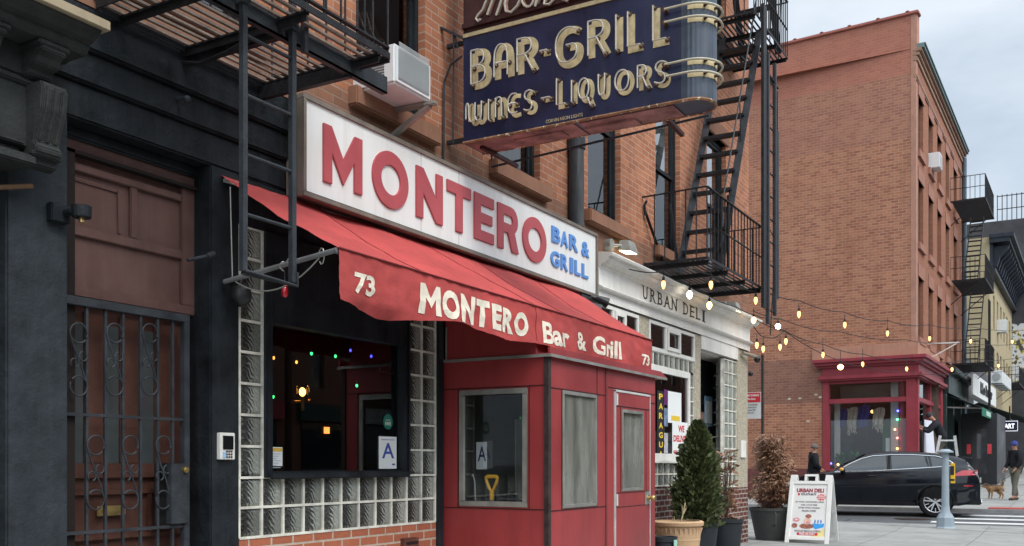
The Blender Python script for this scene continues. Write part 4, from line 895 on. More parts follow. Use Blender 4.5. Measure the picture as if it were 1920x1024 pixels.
# door window frame
m = MB(); e = .018; wfr = .03
m.box(dw[0], dw[1], BY0 - e, BY0 + .02, dw[2], dw[2] + wfr); m.box(dw[0], dw[1], BY0 - e, BY0 + .02, dw[3] - wfr, dw[3]); m.box(dw[0], dw[0] + wfr, BY0 - e, BY0 + .02, dw[2] + wfr, dw[3] - wfr); m.box(dw[1] - wfr, dw[1], BY0 - e, BY0 + .02, dw[2] + wfr, dw[3] - wfr)
dwn = m.build('door_window', M_alu, dd, bevel=.004)
MB().quad((dw[0] + wfr, BY0 + .012, dw[2] + wfr), (dw[1] - wfr, BY0 + .012, dw[2] + wfr), (dw[1] - wfr, BY0 + .012, dw[3] - wfr), (dw[0] + wfr, BY0 + .012, dw[3] - wfr)).build('pane', M_glassd, dwn)
MB().box(9.21, 9.345, BY0 - .017, BY0 - .012, .90, 1.035).build('lock_plate', M_alu, dd, bevel=.002)
MB().cyl((9.29, BY0 - .017, .968), (9.29, BY0 - .05, .968), .014).ball((9.29, BY0 - .068, .968), .028).cyl((9.29, BY0 - .017, .968), (9.29, BY0 - .022, .968), .033, n=20).build('knob', M_brass, dd, smooth=True)
for z in (1.92, .97): MB().box(8.5, 8.53, BY0 - .022, BY0 - .012, z - .055, z + .055).build('hinge', mat('trim_white', (0, 0, 0)), dd)
f = MB(); f.box(BX0 - .03, BX1 + .22, BY0 - .04, YF, 2.2, 2.222); f.build('roof_board', M_redvinyl, bo)
f = MB(); f.box(BX0 - .034, BX1 + .224, BY0 - .046, BY0 - .04, 2.19, 2.215); f.box(BX0 - .036, BX0 - .03, BY0 - .04, YF - .04, 2.19, 2.215); f.box(BX0 - .036, BX0 - .028, YF - .075, YF - .06, 2.21, 2.5); f.build('roof_edge', M_alu, bo)
f = MB(); f.box(BX0 - .02, BX0 + .01, BY0 + .10, YF - .05, 2.223, 2.6); f.box(BX0, BX1 + .08, BY0 + .12, BY0 + .14, 2.223, 2.5); f.prism([(BX0 - .03, 2.223), (BX1 + .22, 2.223), (BX1 + .08, 2.27), (BX0 - .03, 2.27)], (0, BY0 - .036, 0), UX, UZ, (0, .02, 0)); f.build('upper_panel', M_redvinyl, bo)
# things seen through the booth windows
sh = thing('shovel', 'snow shovel with yellow D handle leaning inside the booth window', 'shovel', onX(922, 960, BX0 + .25))
p = onX(922, 912, BX0 + .2); hy, hz = p.y, p.z; x = p.x
MB().tube([(x, hy + .058, hz + .075), (x, hy + .052, hz + .045), (x, hy + .025, hz - .02), (x, hy + .0, hz - .045), (x, hy - .025, hz - .02), (x, hy - .052, hz + .045), (x, hy - .058, hz + .075)], .015, 10).tube([(x, hy + .058, hz + .07), (x, hy + .045, hz + .085), (x, hy - .045, hz + .085), (x, hy - .058, hz + .07)], .018, 10).cyl((x, hy, hz - .03), (x, hy, hz - .12), .024, .02, 12).build('handle', mat('yellow_plastic', (.85, .46, .05), .4, .08, 6, 0), sh, smooth=True)
MB().cyl((x, hy, hz - .11), (x + .1, hy, .25), .017).build('shaft', M_steel, sh); MB().grid(lambda a, b: (x + .1 + .05 * math.cos(a * 3.14 - 1.57), hy - .22 + .44 * a, .03 + .28 * b), 8, 2).build('blade', M_rubber, sh)
f = MB()
for i in range(7): y = 3.95 + i * .115; f.cyl((BX0 + .6, y, .05), (BX0 + .6, y, .93 if i % 2 else 1.15), .008, n=6)
f.cyl((BX0 + .6, 3.9, .99), (BX0 + .6, 4.75, .99), .008); 
f.tube([(BX0 + .16, 4.58, .9), (BX0 + .16, 4.59, 1.15), (BX0 + .16, 4.61, 1.22), (BX0 + .16, 4.62, 1.2)], .006, 5)
tag(f.build('wire_rack', M_steel), 'thin wire rack standing inside the red booth', 'rack')
gi = tag(MB().box(BX0 + .10, BX0 + .102, *sorted((onX(893, 880, BX0 + .1).y, onX(913, 880, BX0 + .1).y)), onX(900, 880, BX0 + .1).z, onX(900, 829, BX0 + .1).z).build('posted_card', mat('dim_card', (.42, .44, .46), .7, .05, 4, 0)), 'grey card with letter A hanging inside the left booth window', 'card')
m = MB(); y0, z0 = onX(896, 865, BX0 + .1).y, onX(900, 865, BX0 + .1).z; text(m, 'A', (BX0 + .0985, y0, z0), (0, -1, 0), UZ, .085, .13, .001, .01); m.build('letter', M_navy, gi)
dk = mat('booth_inside', (.05, .055, .06), .8, .2, 2, 0)
f = MB(); f.box(BX0 + .02, BX1 - .02, YF - .02, YF, 0, 2.2); f.box(BX1 - .06, BX1 - .04, BY0 + .06, YF - .02, 0, 2.2); f.build('back_wall', mat('booth_back', (.10, .10, .09), .8, .3, 1.5, 0), bo)
f = MB(); f.box(8.2, 8.24, 4.35, 4.75, .5, 1.7); f.box(8.9, 8.93, 4.3, 4.7, .6, 1.7)
f = MB(); f.box(8.4, 8.75, 4.795, 4.808, .95, 1.75); f.box(9.05, 9.25, 4.795, 4.808, .95, 1.5); f.build('inner_notice', mat('pale_notice', (.55, .55, .48), .7, .1, 3, 0), bo)
f = MB(); f.box(BX0 + .3, BX0 + .9, 4.6, 4.8, .0, 1.02); f.build('inner_bench', dk, bo)
# ================================================================ delicatessen front on the same brick building
def stucco():
    m, nt, b = _new('pebble_stucco'); p = _pos(nt)
    v = nt.nodes.new('ShaderNodeTexVoronoi'); v.inputs['Scale'].default_value = 42; nt.links.new(p, v.inputs[0])
    c = _mix(nt, v.outputs['Color'], (.36, .30, .20), (.62, .56, .44)); c = _mix(nt, _ramp(nt, _noise(nt, p, 60, 3), [(.4, (0, 0, 0)), (.7, (.7,) * 3)]), c, (.16, .13, .09))
    nt.links.new(c, b.inputs['Base Color']); b.inputs['Roughness'].default_value = .85; _bump(nt, b, v.outputs['Distance'], .5, .01); return m
M_stucco = stucco()
M_darkbrick = brick('brick_maroon', 'XZY', (.16, .05, .04), (.11, .035, .03), (.42, .38, .33), bw=.20, rh=.075, ms=.011, dirt=.2)
de = thing('deli_shopfront', 'white trimmed delicatessen shopfront with glass blocks and stucco posts', 'shopfront', (13.4, YF, 0))
def dx(u): return onY(u, 700, YF).x
X0, X1 = 10.34, 16.36
# entablature
f = MB()
prof = [(YF, 3.22), (YF - .03, 3.22), (YF - .03, 3.33), (YF - .075, 3.345), (YF - .085, 3.365), (YF - .05, 3.385), (YF - .03, 3.395), (YF - .03, 3.60), (YF - .05, 3.61), (YF - .06, 3.63), (YF - .12, 3.65), (YF - .15, 3.68), (YF - .15, 3.70), (YF - .19, 3.715), (YF - .20, 3.74), (YF - .20, 3.752), (YF, 3.775)]
NP = len(prof)
def pt(k, e):           # mitred return round the right-hand end
    y, z = prof[k]; d = YF - y
    return [(X0, y, z), (X1 + d, y, z), (X1 + d, YF + 2.0, z)][e]
for e in (0, 1):
    for k in range(NP - 1): f.quad(pt(k, e), pt(k, e + 1), pt(k + 1, e + 1), pt(k + 1, e))
f.add([pt(k, 0) for k in range(NP)], [tuple(range(NP))]); f.add([pt(k, 2) for k in range(NP)], [tuple(range(NP))]); f.quad((X0, YF + .3, 3.22), (X1, YF + .3, 3.22), (X1, YF - .03, 3.22), (X0, YF - .03, 3.22))
f.build('cornice', M_wtrim, de)
gi = mat('letter_black', (.02, .02, .02), .6, .1, 4, 0)
t1 = MB(); t2 = MB()
def ly(u): return onY(u, 560, YF - .03).x
def serif(s, us, z0, z1):
    for ch, (u0, u1) in zip(s, us):
        m = MB(); a, b = ly(u0), ly(u1); w_ = b - a
        text(m, ch, (a + .01, YF - .031, z0), UX, UZ, w_ - .02, z1 - z0, .004, -.004)
        sf = {'U': ((0, 1), (1, 1)), 'R': ((0, 0), (0, 1), (1, 0)), 'B': ((0, 0), (0, 1)), 'A': ((0, 0), (1, 0)), 'N': ((0, 0), (0, 1), (1, 1)), 'D': ((0, 0), (0, 1)), 'E': ((0, 0), (0, 1)), 'L': ((0, 0), (0, 1)), 'I': ((0, 0), (0, 1), (1, 0), (1, 1))}[ch]
        for fx, fz in sf: m.box(a + fx * w_ - .02, a + fx * w_ + .022, YF - .0365, YF - .031, z0 + fz * (z1 - z0) - .006, z0 + fz * (z1 - z0) + .006)
        m.build('letter', gi, de)
serif('URBAN', [(1205, 1214), (1219, 1229), (1233, 1242), (1245, 1256), (1259, 1269)], 3.425, 3.585)
serif('DELI', [(1281, 1290), (1293.5, 1302), (1305, 1313), (1317, 1321)], 3.425, 3.585)
# openings
tA = (dx(1121), dx(1197), 2.78, 3.20); tB = (dx(1216), dx(1302), 2.80, 3.20)
mw = (dx(1170), dx(1293), 1.335, 2.62)
dr0, dr1 = dx(1313), dx(1341); gb0, gb1 = dr1, dx(1382); p1 = X1
f = MB(); 
for q_ in ((dx(1197), dx(1216), YF, YF + .2, 2.78, 3.215), (dx(1301), dr0, YF - .004, YF + .2, -.1, 3.215), (gb1, p1 - .02, YF - .004, YF + .3, .931, 3.215)): MB().box(*q_).build('stucco_post', M_stucco, de)
wh = M_wtrim
for (a, b, c, d), mul in ((tA, ()), (tB, ())):
    m = MB(); fr = .055
    m.box(a, b, YF - .012, YF + .04, c, c + fr); m.box(a, b, YF - .012, YF + .04, d - .045, d); m.box(a, a + fr, YF - .012, YF + .04, c + fr, d - .045); m.box(b - fr, b, YF - .012, YF + .04, c + fr, d - .045)
    w_ = (b - a - 2 * fr) / 3
    for k in (1, 2): m.box(a + fr + k * w_ - .03, a + fr + k * w_ + .03, YF - .012, YF + .04, c + fr, d - .045)
    o = m.build('transom_window', wh, de, bevel=.004)
    m = MB(); q0, q1 = a + fr + w_ + .03, a + fr + 2 * w_ - .03
    m.box(q0, q1, YF - .03, YF - .0, c + fr, c + fr + .05); m.box(q0, q1, YF - .03, YF - .0, d - .095, d - .045); m.box(q0, q0 + .05, YF - .03, YF, c + fr + .05, d - .095); m.box(q1 - .05, q1, YF - .03, YF, c + fr + .05, d - .095); m.build('vent_sash', wh, o, bevel=.003)
    MB().quad((a, YF + .008, c), (b, YF + .008, c), (b, YF + .008, d), (a, YF + .008, d)).build('pane', glass('deli_glass', tint=(.75, .78, .78), refl=.16), o)
m = MB(); fr = .085; a, b, c, d = mw
m.box(a, b, YF - .015, YF + .04, c, c + .12); m.box(a, b, YF - .015, YF + .04, d - fr, d); m.box(a, a + fr, YF - .015, YF + .04, c + .12, d - fr); m.box(b - fr, b, YF - .015, YF + .04, c + .12, d - fr); m.box(a - .02, b + .02, YF - .06, YF - .035, c - .01, c + .03)
o = m.build('shop_window', wh, de, bevel=.005); MB().quad((a, YF + .012, c), (b, YF + .012, c), (b, YF + .012, d), (a, YF + .012, d)).build('pane', glass('shopfront_glass', tint=(.85, .87, .87), refl=.03), o)
MB().box(b - fr - .09, b - fr - .001, YF + .035, YF + .06, c + .12, d - fr).build('curtain_edge', mat('maroon_cloth', (.15, .03, .03), .9, .2, 4, 0), o)
gr = MB(); gb = MB()
blocks(dx(1170), dx(1300), 2.62, 2.80, YF, .2, .18, gr, gb); blocks(dx(1293), dx(1301), 1.0, 2.62, YF, .2, .2, gr, gb); blocks(9.6, dx(1293), 1.02, 1.33, YF, .2, .155, gr, gb)
blocks(9.6, dx(1170) - .0, 1.33, 2.8, YF, .2, .2, gr, gb)
gb.build('glass_blocks', M_block, de); gr.build('mortar_grid', M_grout, de)
MB().box(9.6, dr0 - .02, YF + .06, YF + .08, 1.0, 1.33).build('block_backing', M_dark, de)
f = MB(); f.box(9.55, dx(1301), YF - .003, YF + .3, -.2, 1.0); f.box(gb0, X1 + .004, YF - .003, YF + .3, -.2, .93); f.build('brick_base', M_darkbrick, de)
# recessed entrance: door, splayed glass-block wall
MBd = MB(); YB = YF + .42
f = MB(); f.box(dr0, gb1, YF - .02, YF + .1, 3.02, 3.22); f.box(dr0 - .0, 16.3, YF + .101, YB, 3.0, 3.03); f.build('entrance_soffit', wh, de)
gr2 = MB(); gb2 = MB()
xs_ = onX(1359, 700, 15.0)
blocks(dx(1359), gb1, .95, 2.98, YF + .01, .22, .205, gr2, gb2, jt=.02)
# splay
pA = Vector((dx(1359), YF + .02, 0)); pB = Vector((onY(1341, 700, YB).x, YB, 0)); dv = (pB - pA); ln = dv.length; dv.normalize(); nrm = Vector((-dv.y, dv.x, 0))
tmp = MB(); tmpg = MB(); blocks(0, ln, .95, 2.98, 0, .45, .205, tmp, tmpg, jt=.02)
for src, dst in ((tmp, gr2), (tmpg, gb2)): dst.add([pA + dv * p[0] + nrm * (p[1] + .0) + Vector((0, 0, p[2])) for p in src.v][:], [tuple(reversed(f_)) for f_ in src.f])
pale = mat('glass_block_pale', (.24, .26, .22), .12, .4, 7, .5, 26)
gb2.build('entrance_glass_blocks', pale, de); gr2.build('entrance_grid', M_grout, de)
f = MB(); f.box(dx(1359), gb1, YF + .08, YF + .1, .9, 3.0); f.build('bright_backing', mat('backing_pale', (.3, .32, .29), .8, .2, 2, 0), de)
f = MB(); f.prism([(pA.x, pA.y), (pB.x, pB.y), (16.3, YB), (16.3, YF + .05)], (0, 0, -.2), UX, UY, (0, 0, 1.13)); f.build('splay_base', M_darkbrick, de)
d = MB(); da, db = 13.3, onY(1342, 700, YB).x
d.box(da, db, YB, YB + .06, 2.3, 3.0); d.box(da, db, YB - .03, YB, 2.28, 2.34); d.box(db - 1.15, db - 1.05, YB - .03, YB, 0, 3.0); d.box(db - .14, db, YB - .03, YB, 0, 3.0)
dd = d.build('door_frame', M_black, de)
d = MB(); d.box(db - 1.05, db - .14, YB, YB + .05, 0, .35); d.box(db - 1.05, db - .93, YB, YB + .05, .35, 2.28); d.box(db - .26, db - .14, YB, YB + .05, .35, 2.28); d.box(db - .93, db - .26, YB, YB + .05, 2.16, 2.28)
dd = d.build('door', M_black, de); MB().quad((db - .93, YB + .03, .35), (db - .26, YB + .03, .35), (db - .26, YB + .03, 2.16), (db - .93, YB + .03, 2.16)).build('pane', MC['deli_glass'], dd)
pa, pb = onY(1320, 800, YB - .01).x, onY(1332, 800, YB - .01).x
m = MB(); m.box(pa - .05, pb, YB - .042, YB - .032, 1.93, 2.42); ps = m.build('posted_sheet', mat('sheet_blue', (.25, .42, .55), .6, .2, 3, 0), dd)
MB().box(pa - .02, pb - .03, YB - .046, YB - .042, 1.98, 2.34).build('sheet_white', paper, ps)
# interior of the deli
f = MB(); f.box(9.7, 13.9, 6.5, 6.55, 0, 3.3); f.box(9.65, 9.7, 4.95, 6.5, 0, 3.3); f.box(13.86, 13.9, 4.95, 6.5, 0, 3.3); f.box(9.7, 13.9, 4.95, 6.5, 3.28, 3.3)
f.build('shop_room', mat('deli_room', (.09, .075, .06), .8, .4, 3, 0), de)
f = MB()
for k in range(4): f.box(10.5, 13.6, 6.1, 6.45, .6 + k * .5, .64 + k * .5)
f.build('shelves', mat('shelf_wood', (.2, .12, .07), .6, .2, 3, 0), de)
gp = MB()
for k in range(4):
    x = 10.6
    while x < 13.5: h = random.uniform(.12, .33); w_ = random.uniform(.06, .16); gp.box(x, x + w_, 6.05, 6.2, .645 + k * .5, .645 + k * .5 + h); x += w_ + .01
gp.build('groceries', mat('mixed_goods', (.35, .22, .12), .5, .9, 9, 0), de)
# posters in the deli window
yp = YF + .008
WK = [0]
def winsheet(name, u0, v0, u1, v1, m, lab, cat):
    WK[0] += .0012; a, b = onY(u0, v0, yp), onY(u1, v1, yp); o = MB().box(a.x, b.x, yp - .003 - WK[0], yp - WK[0], b.z, a.z).build(name, m); tag(o, lab, cat); return o, a, b
o, a, b = winsheet('paper_sheet', 1252, 733, 1277, 795, paper, 'large blank white sheet taped inside the deli window', 'paper')
o, a, b = winsheet('delivery_sign', 1260, 790, 1292, 862, paper, 'white WE DELIVER sign with red writing in the deli window', 'sign')
yo = .0035 + WK[0]; rd = mat('print_red', (.62, .03, .04), .6, .05, 3, 0)
m = MB(); w_ = b.x - a.x; h_ = a.z - b.z
text(m, 'WE', (a.x + w_ * .33, yp - yo, a.z - h_ * .27), UX, UZ, w_ * .36, h_ * .18, .001, .04); text(m, 'DELIVER', (a.x + w_ * .06, yp - yo, a.z - h_ * .53), UX, UZ, w_ * .88, h_ * .17, .001, .04); text(m, '929-675-8673', (a.x + w_ * .06, yp - yo, a.z - h_ * .92), UX, UZ, w_ * .88, h_ * .17, .001, .02); m.build('printing', rd, o)
o, a, b = winsheet('yellow_sticker', 1258, 779, 1274, 790, mat('bright_yellow', (.8, .55, .05), .5, .05, 3, 0), 'small yellow sticker on the white sheet in the deli window', 'sticker')
ls = thing('vertical_letter_sign', 'dark window strip with yellow letters P A R A G U A running downwards', 'sign', onY(1240, 860, yp))
a, b = onY(1232, 732, yp), onY(1246, 863, yp); MB().box(a.x, b.x, yp - .003, yp, b.z, a.z).build('strip', mat('strip_black', (.02, .018, .02), .5, .3, 4, 0), ls)
m = MB(); n7 = 'PARAGUA'; H = (a.z - b.z) / 7.2
for i, chh in enumerate(n7): text(m, chh, (a.x + (b.x - a.x) * .22, yp - .0035, a.z - H * (i + .9)), UX, UZ, (b.x - a.x) * .52, H * .62, .001, .035)
m.build('letters', MC['bright_yellow'], ls)
a, b = onY(1245, 730, yp), onY(1252, 800, yp)
for (z0, z1, cc, nm, lb) in ((730, 760, (.13, .02, .12), 'purple', 'purple'), (765, 800, (.16, .2, .3), 'bluegrey', 'blue-grey'), (812, 850, (.45, .42, .45), 'pale', 'pale grey')):
    o, a, b = winsheet('leaflet', 1244, z0, 1251, z1, mat('leaflet_' + nm, cc, .6, .5, 20, 0), f'narrow {lb} leaflet between the yellow letters and the white sheet', 'leaflet')
mt = tag(MB().box(dx(1387), dx(1396), YF - .03, YF - .005, onY(1390, 858, YF).z, onY(1390, 826, YF).z).build('meter_plate', wh, bevel=.004), 'white utility plate on the stucco post at the deli corner', 'plate')
# floodlights and cameras on the deli cornice
def flood(u, v, lab, y=YF - .16, lit=True, hide=None):
    p = onY(u, v, y); t = thing('floodlight', lab, 'floodlight', (p.x, YF, p.z), 'floodlights above the deli cornice')
    MB().cyl((p.x - .28, YF, p.z + .0), (p.x - .28, YF - .09, p.z), .07, n=16).cyl((p.x - .25, YF - .07, p.z), (p.x, y, p.z + .03), .018).build('mount', M_alu, t, smooth=True)
    f = MB(); f.add([(p.x - .13, y - .1, p.z - .06), (p.x + .13, y - .1, p.z - .06), (p.x + .13, y + .08, p.z - .03), (p.x - .13, y + .08, p.z - .03), (p.x - .09, y - .06, p.z + .08), (p.x + .09, y - .06, p.z + .08), (p.x + .09, y + .06, p.z + .09), (p.x - .09, y + .06, p.z + .09)], [(0, 3, 2, 1), (4, 5, 6, 7), (0, 1, 5, 4), (1, 2, 6, 5), (2, 3, 7, 6), (3, 0, 4, 7)])
    f.build('housing', M_alu, t, bevel=.008)
    f = MB(); f.add([(p.x - .10, y - .085, p.z - .063), (p.x + .10, y - .085, p.z - .063), (p.x + .10, y + .06, p.z - .04), (p.x - .10, y + .06, p.z - .04)], [(0, 3, 2, 1)]); f.build('lit_lens', emit('flood_lens', (1, .86, .55), 9), t)
flood(1176, 466, 'lit grey floodlight on the deli cornice beside the box sign')
flood(1375, 577, 'lit grey floodlight on the deli cornice under the fire escape corner', y=YF - .12)
tt = thing('security_camera', 'pair of dark camera heads under the right end of the white cornice', 'camera', (X1 - .1, YF - .1, 3.1))
MB().cyl((X1 - .45, YF - .05, 3.15), (X1 + .05, YF - .13, 3.13), .03, n=12).build('arm', mat('beige_metal', (.3, .26, .2), .6, .2, 5, 0), tt); MB().ball((X1 + .08, YF - .14, 3.09), .06).build('dome', M_rubber, tt, smooth=True); MB().ball((X1 + .1, YF - .02, 2.85), .045).build('dome', M_rubber, tt, smooth=True)

# ================================================================ second fire escape
f2 = thing('fire_escape', 'black iron fire escape with steep stair above the deli shopfront', 'fire escape', (13, YF, 3.86))
def deckset(z, x0, x1, yi=4.80, yo=3.97, bars=True, st_gap=None):
    f = MB(); y = yi - .03
    while y > yo + .02: f.box(x0, x1, y - .010, y + .010, z - .008, z + .010); y -= .066
    f.build('deck', M_iron, f2)
    f = MB()
    for i in range(4): b = x0 + .06 + (x1 - x0 - .12) * i / 3; f.box(b - .025, b + .025, yo, yi, z - .02, z - .011); f.box(b - .005, b + .005, yo, yi + .03, z - .07, z - .02)
    f.box(x0, x1, yo - .012, yo, z - .012, z + .022); f.box(x0, x1, yi, yi + .012, z - .05, z + .03); f.box(x0 - .012, x0, yo, yi, z - .012, z + .02); f.box(x1, x1 + .012, yo, yi, z - .012, z + .02)
    f.build('deck_frame', M_iron, f2)
    f = MB(); H = .89
    f.bar((x0, yo, z + H), (x1, yo, z + H), .035, .012); f.bar((x0, yo, z + H), (x0, yi + .03, z + H - .02), .035, .012); f.bar((x1, yo, z + H), (x1, yi + .03, z + H), .03, .012)
    f.bar((x0 + .6, yo, z + .45), (x1, yo, z + .45), .022, .01)
    n_ = 17
    for i in range(n_ + 1): x = x0 + (x1 - x0) * i / n_; f.cyl((x, yo, z), (x, yo, z + H), .0085, n=6)
    for i in range(1, 6):
        y = yo + (yi - yo) * i / 6; f.cyl((x0, y, z), (x0, y, z + H), .0085, n=6); f.cyl((x1, y, z), (x1, y, z + H), .0085, n=6)
    f.build('railing', M_iron, f2)
deckset(3.86, 11.72, 14.15)
deckset(7.72, 13.75, 15.6)
def stairs(xa, za, xb, zb, y0=4.06, y1=4.62, n_=13):
    for y in (y0, y1): MB().bar((xa, y, za), (xb, y, zb), .018, .10, UY).build('stringer', M_irong, f2)
    for i in range(1, n_):
        t = i / n_; x = xa + (xb - xa) * t; z = za + (zb - za) * t; MB().box(x - .085, x + .085, y0 + .01, y1 - .01, z - .012, z + .012).box(x - .09, x - .078, y0 + .01, y1 - .01, z - .03, z + .01).build('tread', M_iron, f2)
    f = MB(); f.tube([(xa - .0, y0 - .03, za + .55), (xa + .0, y0 - .04, za + .9), (xb - .1, y0 - .04, zb + .75)], .011, 7); f.tube([(xa + (xb - xa) * .5, y0, za + (zb - za) * .5), (xa + (xb - xa) * .5 - .18, y0 - .04, za + (zb - za) * .5 + .5)], .009, 6)
    f.bar((xa - .35, y1, za + .85), (xa, y1, za), .03, .012) ; f.build('handrail', M_irong, f2)
stairs(12.50, 3.87, 14.35, 7.72)
stairs(15.4, 7.74, 13.6, 11.5, n_=12)
f = MB(); f.bar((12.6, 3.98, 3.86), (12.6, 3.98, 4.85), .04, .012, UX); f.bar((12.45, 4.05, 3.9), (12.75, 3.97, 4.75), .03, .012); f.build('guard_bar', M_iron, f2); f = MB(); f.bar((11.75, 4.8, 4.55), (12.35, 4.75, 3.9), .035, .012); f.tube([(11.75, 4.8, 4.5), (11.72, 4.8, 4.62), (11.74, 4.78, 4.68)], .018, 6)
f.build('hook_bar', M_iron, f2)
l2 = thing('drop_ladder', 'tall black iron drop ladder hanging at the outer end of the deli fire escape', 'ladder', (14.5, 3.9, 3.4))
yl = 3.90
xa, xb = onY(1438, 300, yl).x, onY(1451, 300, yl).x
xc = onY(1455.5, 300, yl).x
MB().box(onY(1429.5, 300, yl).x, onY(1435, 300, yl).x, yl - .02, yl + .02, onY(1432, 577, yl).z, 7.9).build('guide', M_iron, l2)
MB().box(onY(1454.5, 300, yl).x, onY(1458, 300, yl).x, yl - .02, yl + .02, onY(1456, 560, yl).z, 6.3).build('guide', M_iron, l2)
z0 = onY(1438, 608, yl).z; z1 = onY(1440, 105, yl).z
for x in (xa, xb): MB().box(x - .03, x + .03, yl - .035, yl + .012, z0 if x == xa else z0 + .17, z1).build('rail', M_irong, l2)
z = z0 + .22
while z < z1 - .1: MB().cyl((xa, yl, z), (xb + .05, yl, z), .011, n=8).build('rung', M_iron, l2); z += .335
f = MB(); f.tube([(xa - .2, yl, 4.75), (xa + .1, yl, 4.76), (xb, yl, 4.68), (xb + .03, yl, 4.3), (xb - .2, yl, 3.2)], .008, 6); f.bar((xa - .02, yl, 7.0), (xc + .08, yl, 6.95), .04, .012); f.tube([(xc + .05, yl, 6.9), (xc + .05, yl, 6.1)], .013); f.build('hook', M_iron, l2)
# rusty mesh strip on a pole behind the neon sign
tag(MB().box(10.4, 10.46, 3.0, 3.03, 5.2, 5.3).build('cable_clamp', M_iron), 'small iron clamp behind the neon sign', 'clamp') if 0 else None

# ================================================================ festoon lights across the side street
M_bulb = emit('warm_bulb', (1, .50, .16), 2.2); M_bulbw = emit('white_bulb', (1, .90, .75), 7); M_bulbb = emit('bright_bulb', (1, .60, .22), 5); M_wire = mat('cable_black', (.02, .02, .02), .6, .1, 5, 0)
PA, PB = (16.6, 4.35), (43.0, .7)
def bulb(parent, p, m, r=.026, drop=.09):
    b = MB().lathe([(.004, .045), (.016, .04), (r, .0), (r * .85, -.035), (r * .4, -.062), (.004, -.07)], p, 10).build('bulb', m, parent, smooth=True)
    MB().cyl(p + Vector((0, 0, .035)), p + Vector((0, 0, .085)), .019, n=8).cyl(p + Vector((0, 0, .08)), p + Vector((0, 0, .085 + drop)), .006, n=5).build('socket', M_rubber, b)
def strand(lab, wire, bulbs, pa=PA, pb=PB, r=.027, grp='strings of warm light bulbs over the side street'):
    W_ = [onL(u, v, pa, pb) for u, v in wire]; t = thing('light_string', lab, 'light string', W_[0], grp)
    pts = []
    for i in range(len(W_) - 1):
        L_ = (W_[i + 1] - W_[i]).length
        for k in range(6): s = k / 6; pts.append(W_[i].lerp(W_[i + 1], s) - Vector((0, 0, min(.06, L_ * .02) * 4 * s * (1 - s))))
    pts.append(W_[-1]); MB().tube(pts, .0075, 5).build('cable', M_wire, t)
    for bb in bulbs:
        u, v, m = bb[:3]; p = onL(u, v, pa, pb); bulb(t, p, m, bb[3] if len(bb) > 3 else r * (1 + max(0, p.x - 18) * .02), .09 if p.x < 18 else .22)
    return t
strand('highest light string sloping from the fire escape across the brick wall', [(1429, 545), (1500, 564), (1582, 585), (1664, 601), (1742, 609), (1820, 613), (1925, 619)], [(1498, 588, M_bulb), (1584, 608, M_bulb), (1664, 624, M_bulb), (1743, 634, M_bulb), (1820, 639, M_bulb), (1898, 640, M_bulb)], pa=(14.2, 3.95))
strand('bare light cable sloping below the highest light string', [(1412, 583), (1466, 599), (1575, 622), (1697, 637), (1800, 643), (1925, 644)], [(1413, 599, M_bulbb, .04)])
strand('light string ending above the red shopfront fascia', [(1418, 600), (1474, 622), (1545, 646), (1620, 664), (1700, 674), (1800, 677), (1925, 668)], [(1543, 664, M_bulb), (1617.5, 682, M_bulb), (1700, 691, M_bulb), (1785, 692, M_bulb), (1872, 685, M_bulb)])
strand('lowest light string with one brighter bulb near the red fascia', [(1440, 606), (1469, 619), (1571, 675), (1621, 687), (1697, 696), (1800, 700), (1925, 690)], [(1576, 687, M_bulbb, .06)])
strand('short sagging light string beside the white cornice corner', [(1413, 612), (1427, 630), (1450, 634), (1470, 622), (1476, 616)], [(1419, 646, M_bulb), (1431, 653, M_bulb), (1462.5, 649.5, M_bulb), (1473.5, 639, M_bulb)], pb=(24, 3.3))
strand('light string running along under the deli fire escape', [(1180, 505), (1240, 510), (1289, 535), (1326, 553), (1380, 575), (1412, 590), (1458, 598)], [(1244, 532, M_bulb), (1293, 551, M_bulbw, .042), (1330, 571, M_bulbb, .04), (1458.6, 611, M_bulbw, .048)], pa=(11.2, 4.58), pb=(16.6, 4.48))
strand('short light string hanging below the fire escape deck', [(1300, 505), (1333, 515), (1380, 535), (1417, 547), (1432, 545)], [(1333, 532.5, M_bulb), (1417, 562, M_bulb)], pa=(12, 4.1), pb=(14.5, 4.0))

# ================================================================ plants by the deli
M_pot = mat('dark_pot', (.028, .032, .036), .6, .2, 6, .1); M_terra = mat('terracotta', (.55, .36, .21), .8, .12, 5, .3, 40, streak=.2); M_soil = mat('soil', (.05, .035, .025), .95, .4, 20, .8)
def foliage(mb, n_, fn, size, elong=1.0, up=.3):
    for _ in range(n_):
        c, out = fn(); c = Vector(c); d = (Vector(out) + Vector((random.gauss(0, .35), random.gauss(0, .35), random.gauss(up, .35)))).normalized()
        s = size * random.uniform(.6, 1.35); a = d.cross(Vector((random.gauss(0, 1), random.gauss(0, 1), random.gauss(0, 1)))).normalized() * s * .5
        e = d * s * elong; mb.add([c - a * .4, c + e * .5 - a, c + e, c + e * .5 + a, c + a * .4], [(0, 1, 2, 3, 4)])
def leafmat(name, c0, c1, c2):
    m, nt, b = _new(name); p = _pos(nt); f = _noise(nt, p, 7, 4); f2_ = _noise(nt, p, 60, 2)
    c = _ramp(nt, f, [(.3, c0), (.5, c1), (.72, c2)]); c = _mix(nt, _ramp(nt, f2_, [(.35, (.5,) * 3), (.6, (0, 0, 0))]), c, k3(c0, .8)); nt.links.new(c, b.inputs['Base Color']); b.inputs['Roughness'].default_value = .6; return m
M_cedar = leafmat('evergreen_leaves', (.042, .060, .022), (.095, .115, .04), (.17, .19, .07)); M_dead = leafmat('dead_leaves', (.13, .058, .03), (.27, .135, .07), (.40, .235, .14)); M_twig = mat('twig', (.09, .06, .045), .9, .3, 9, 0)
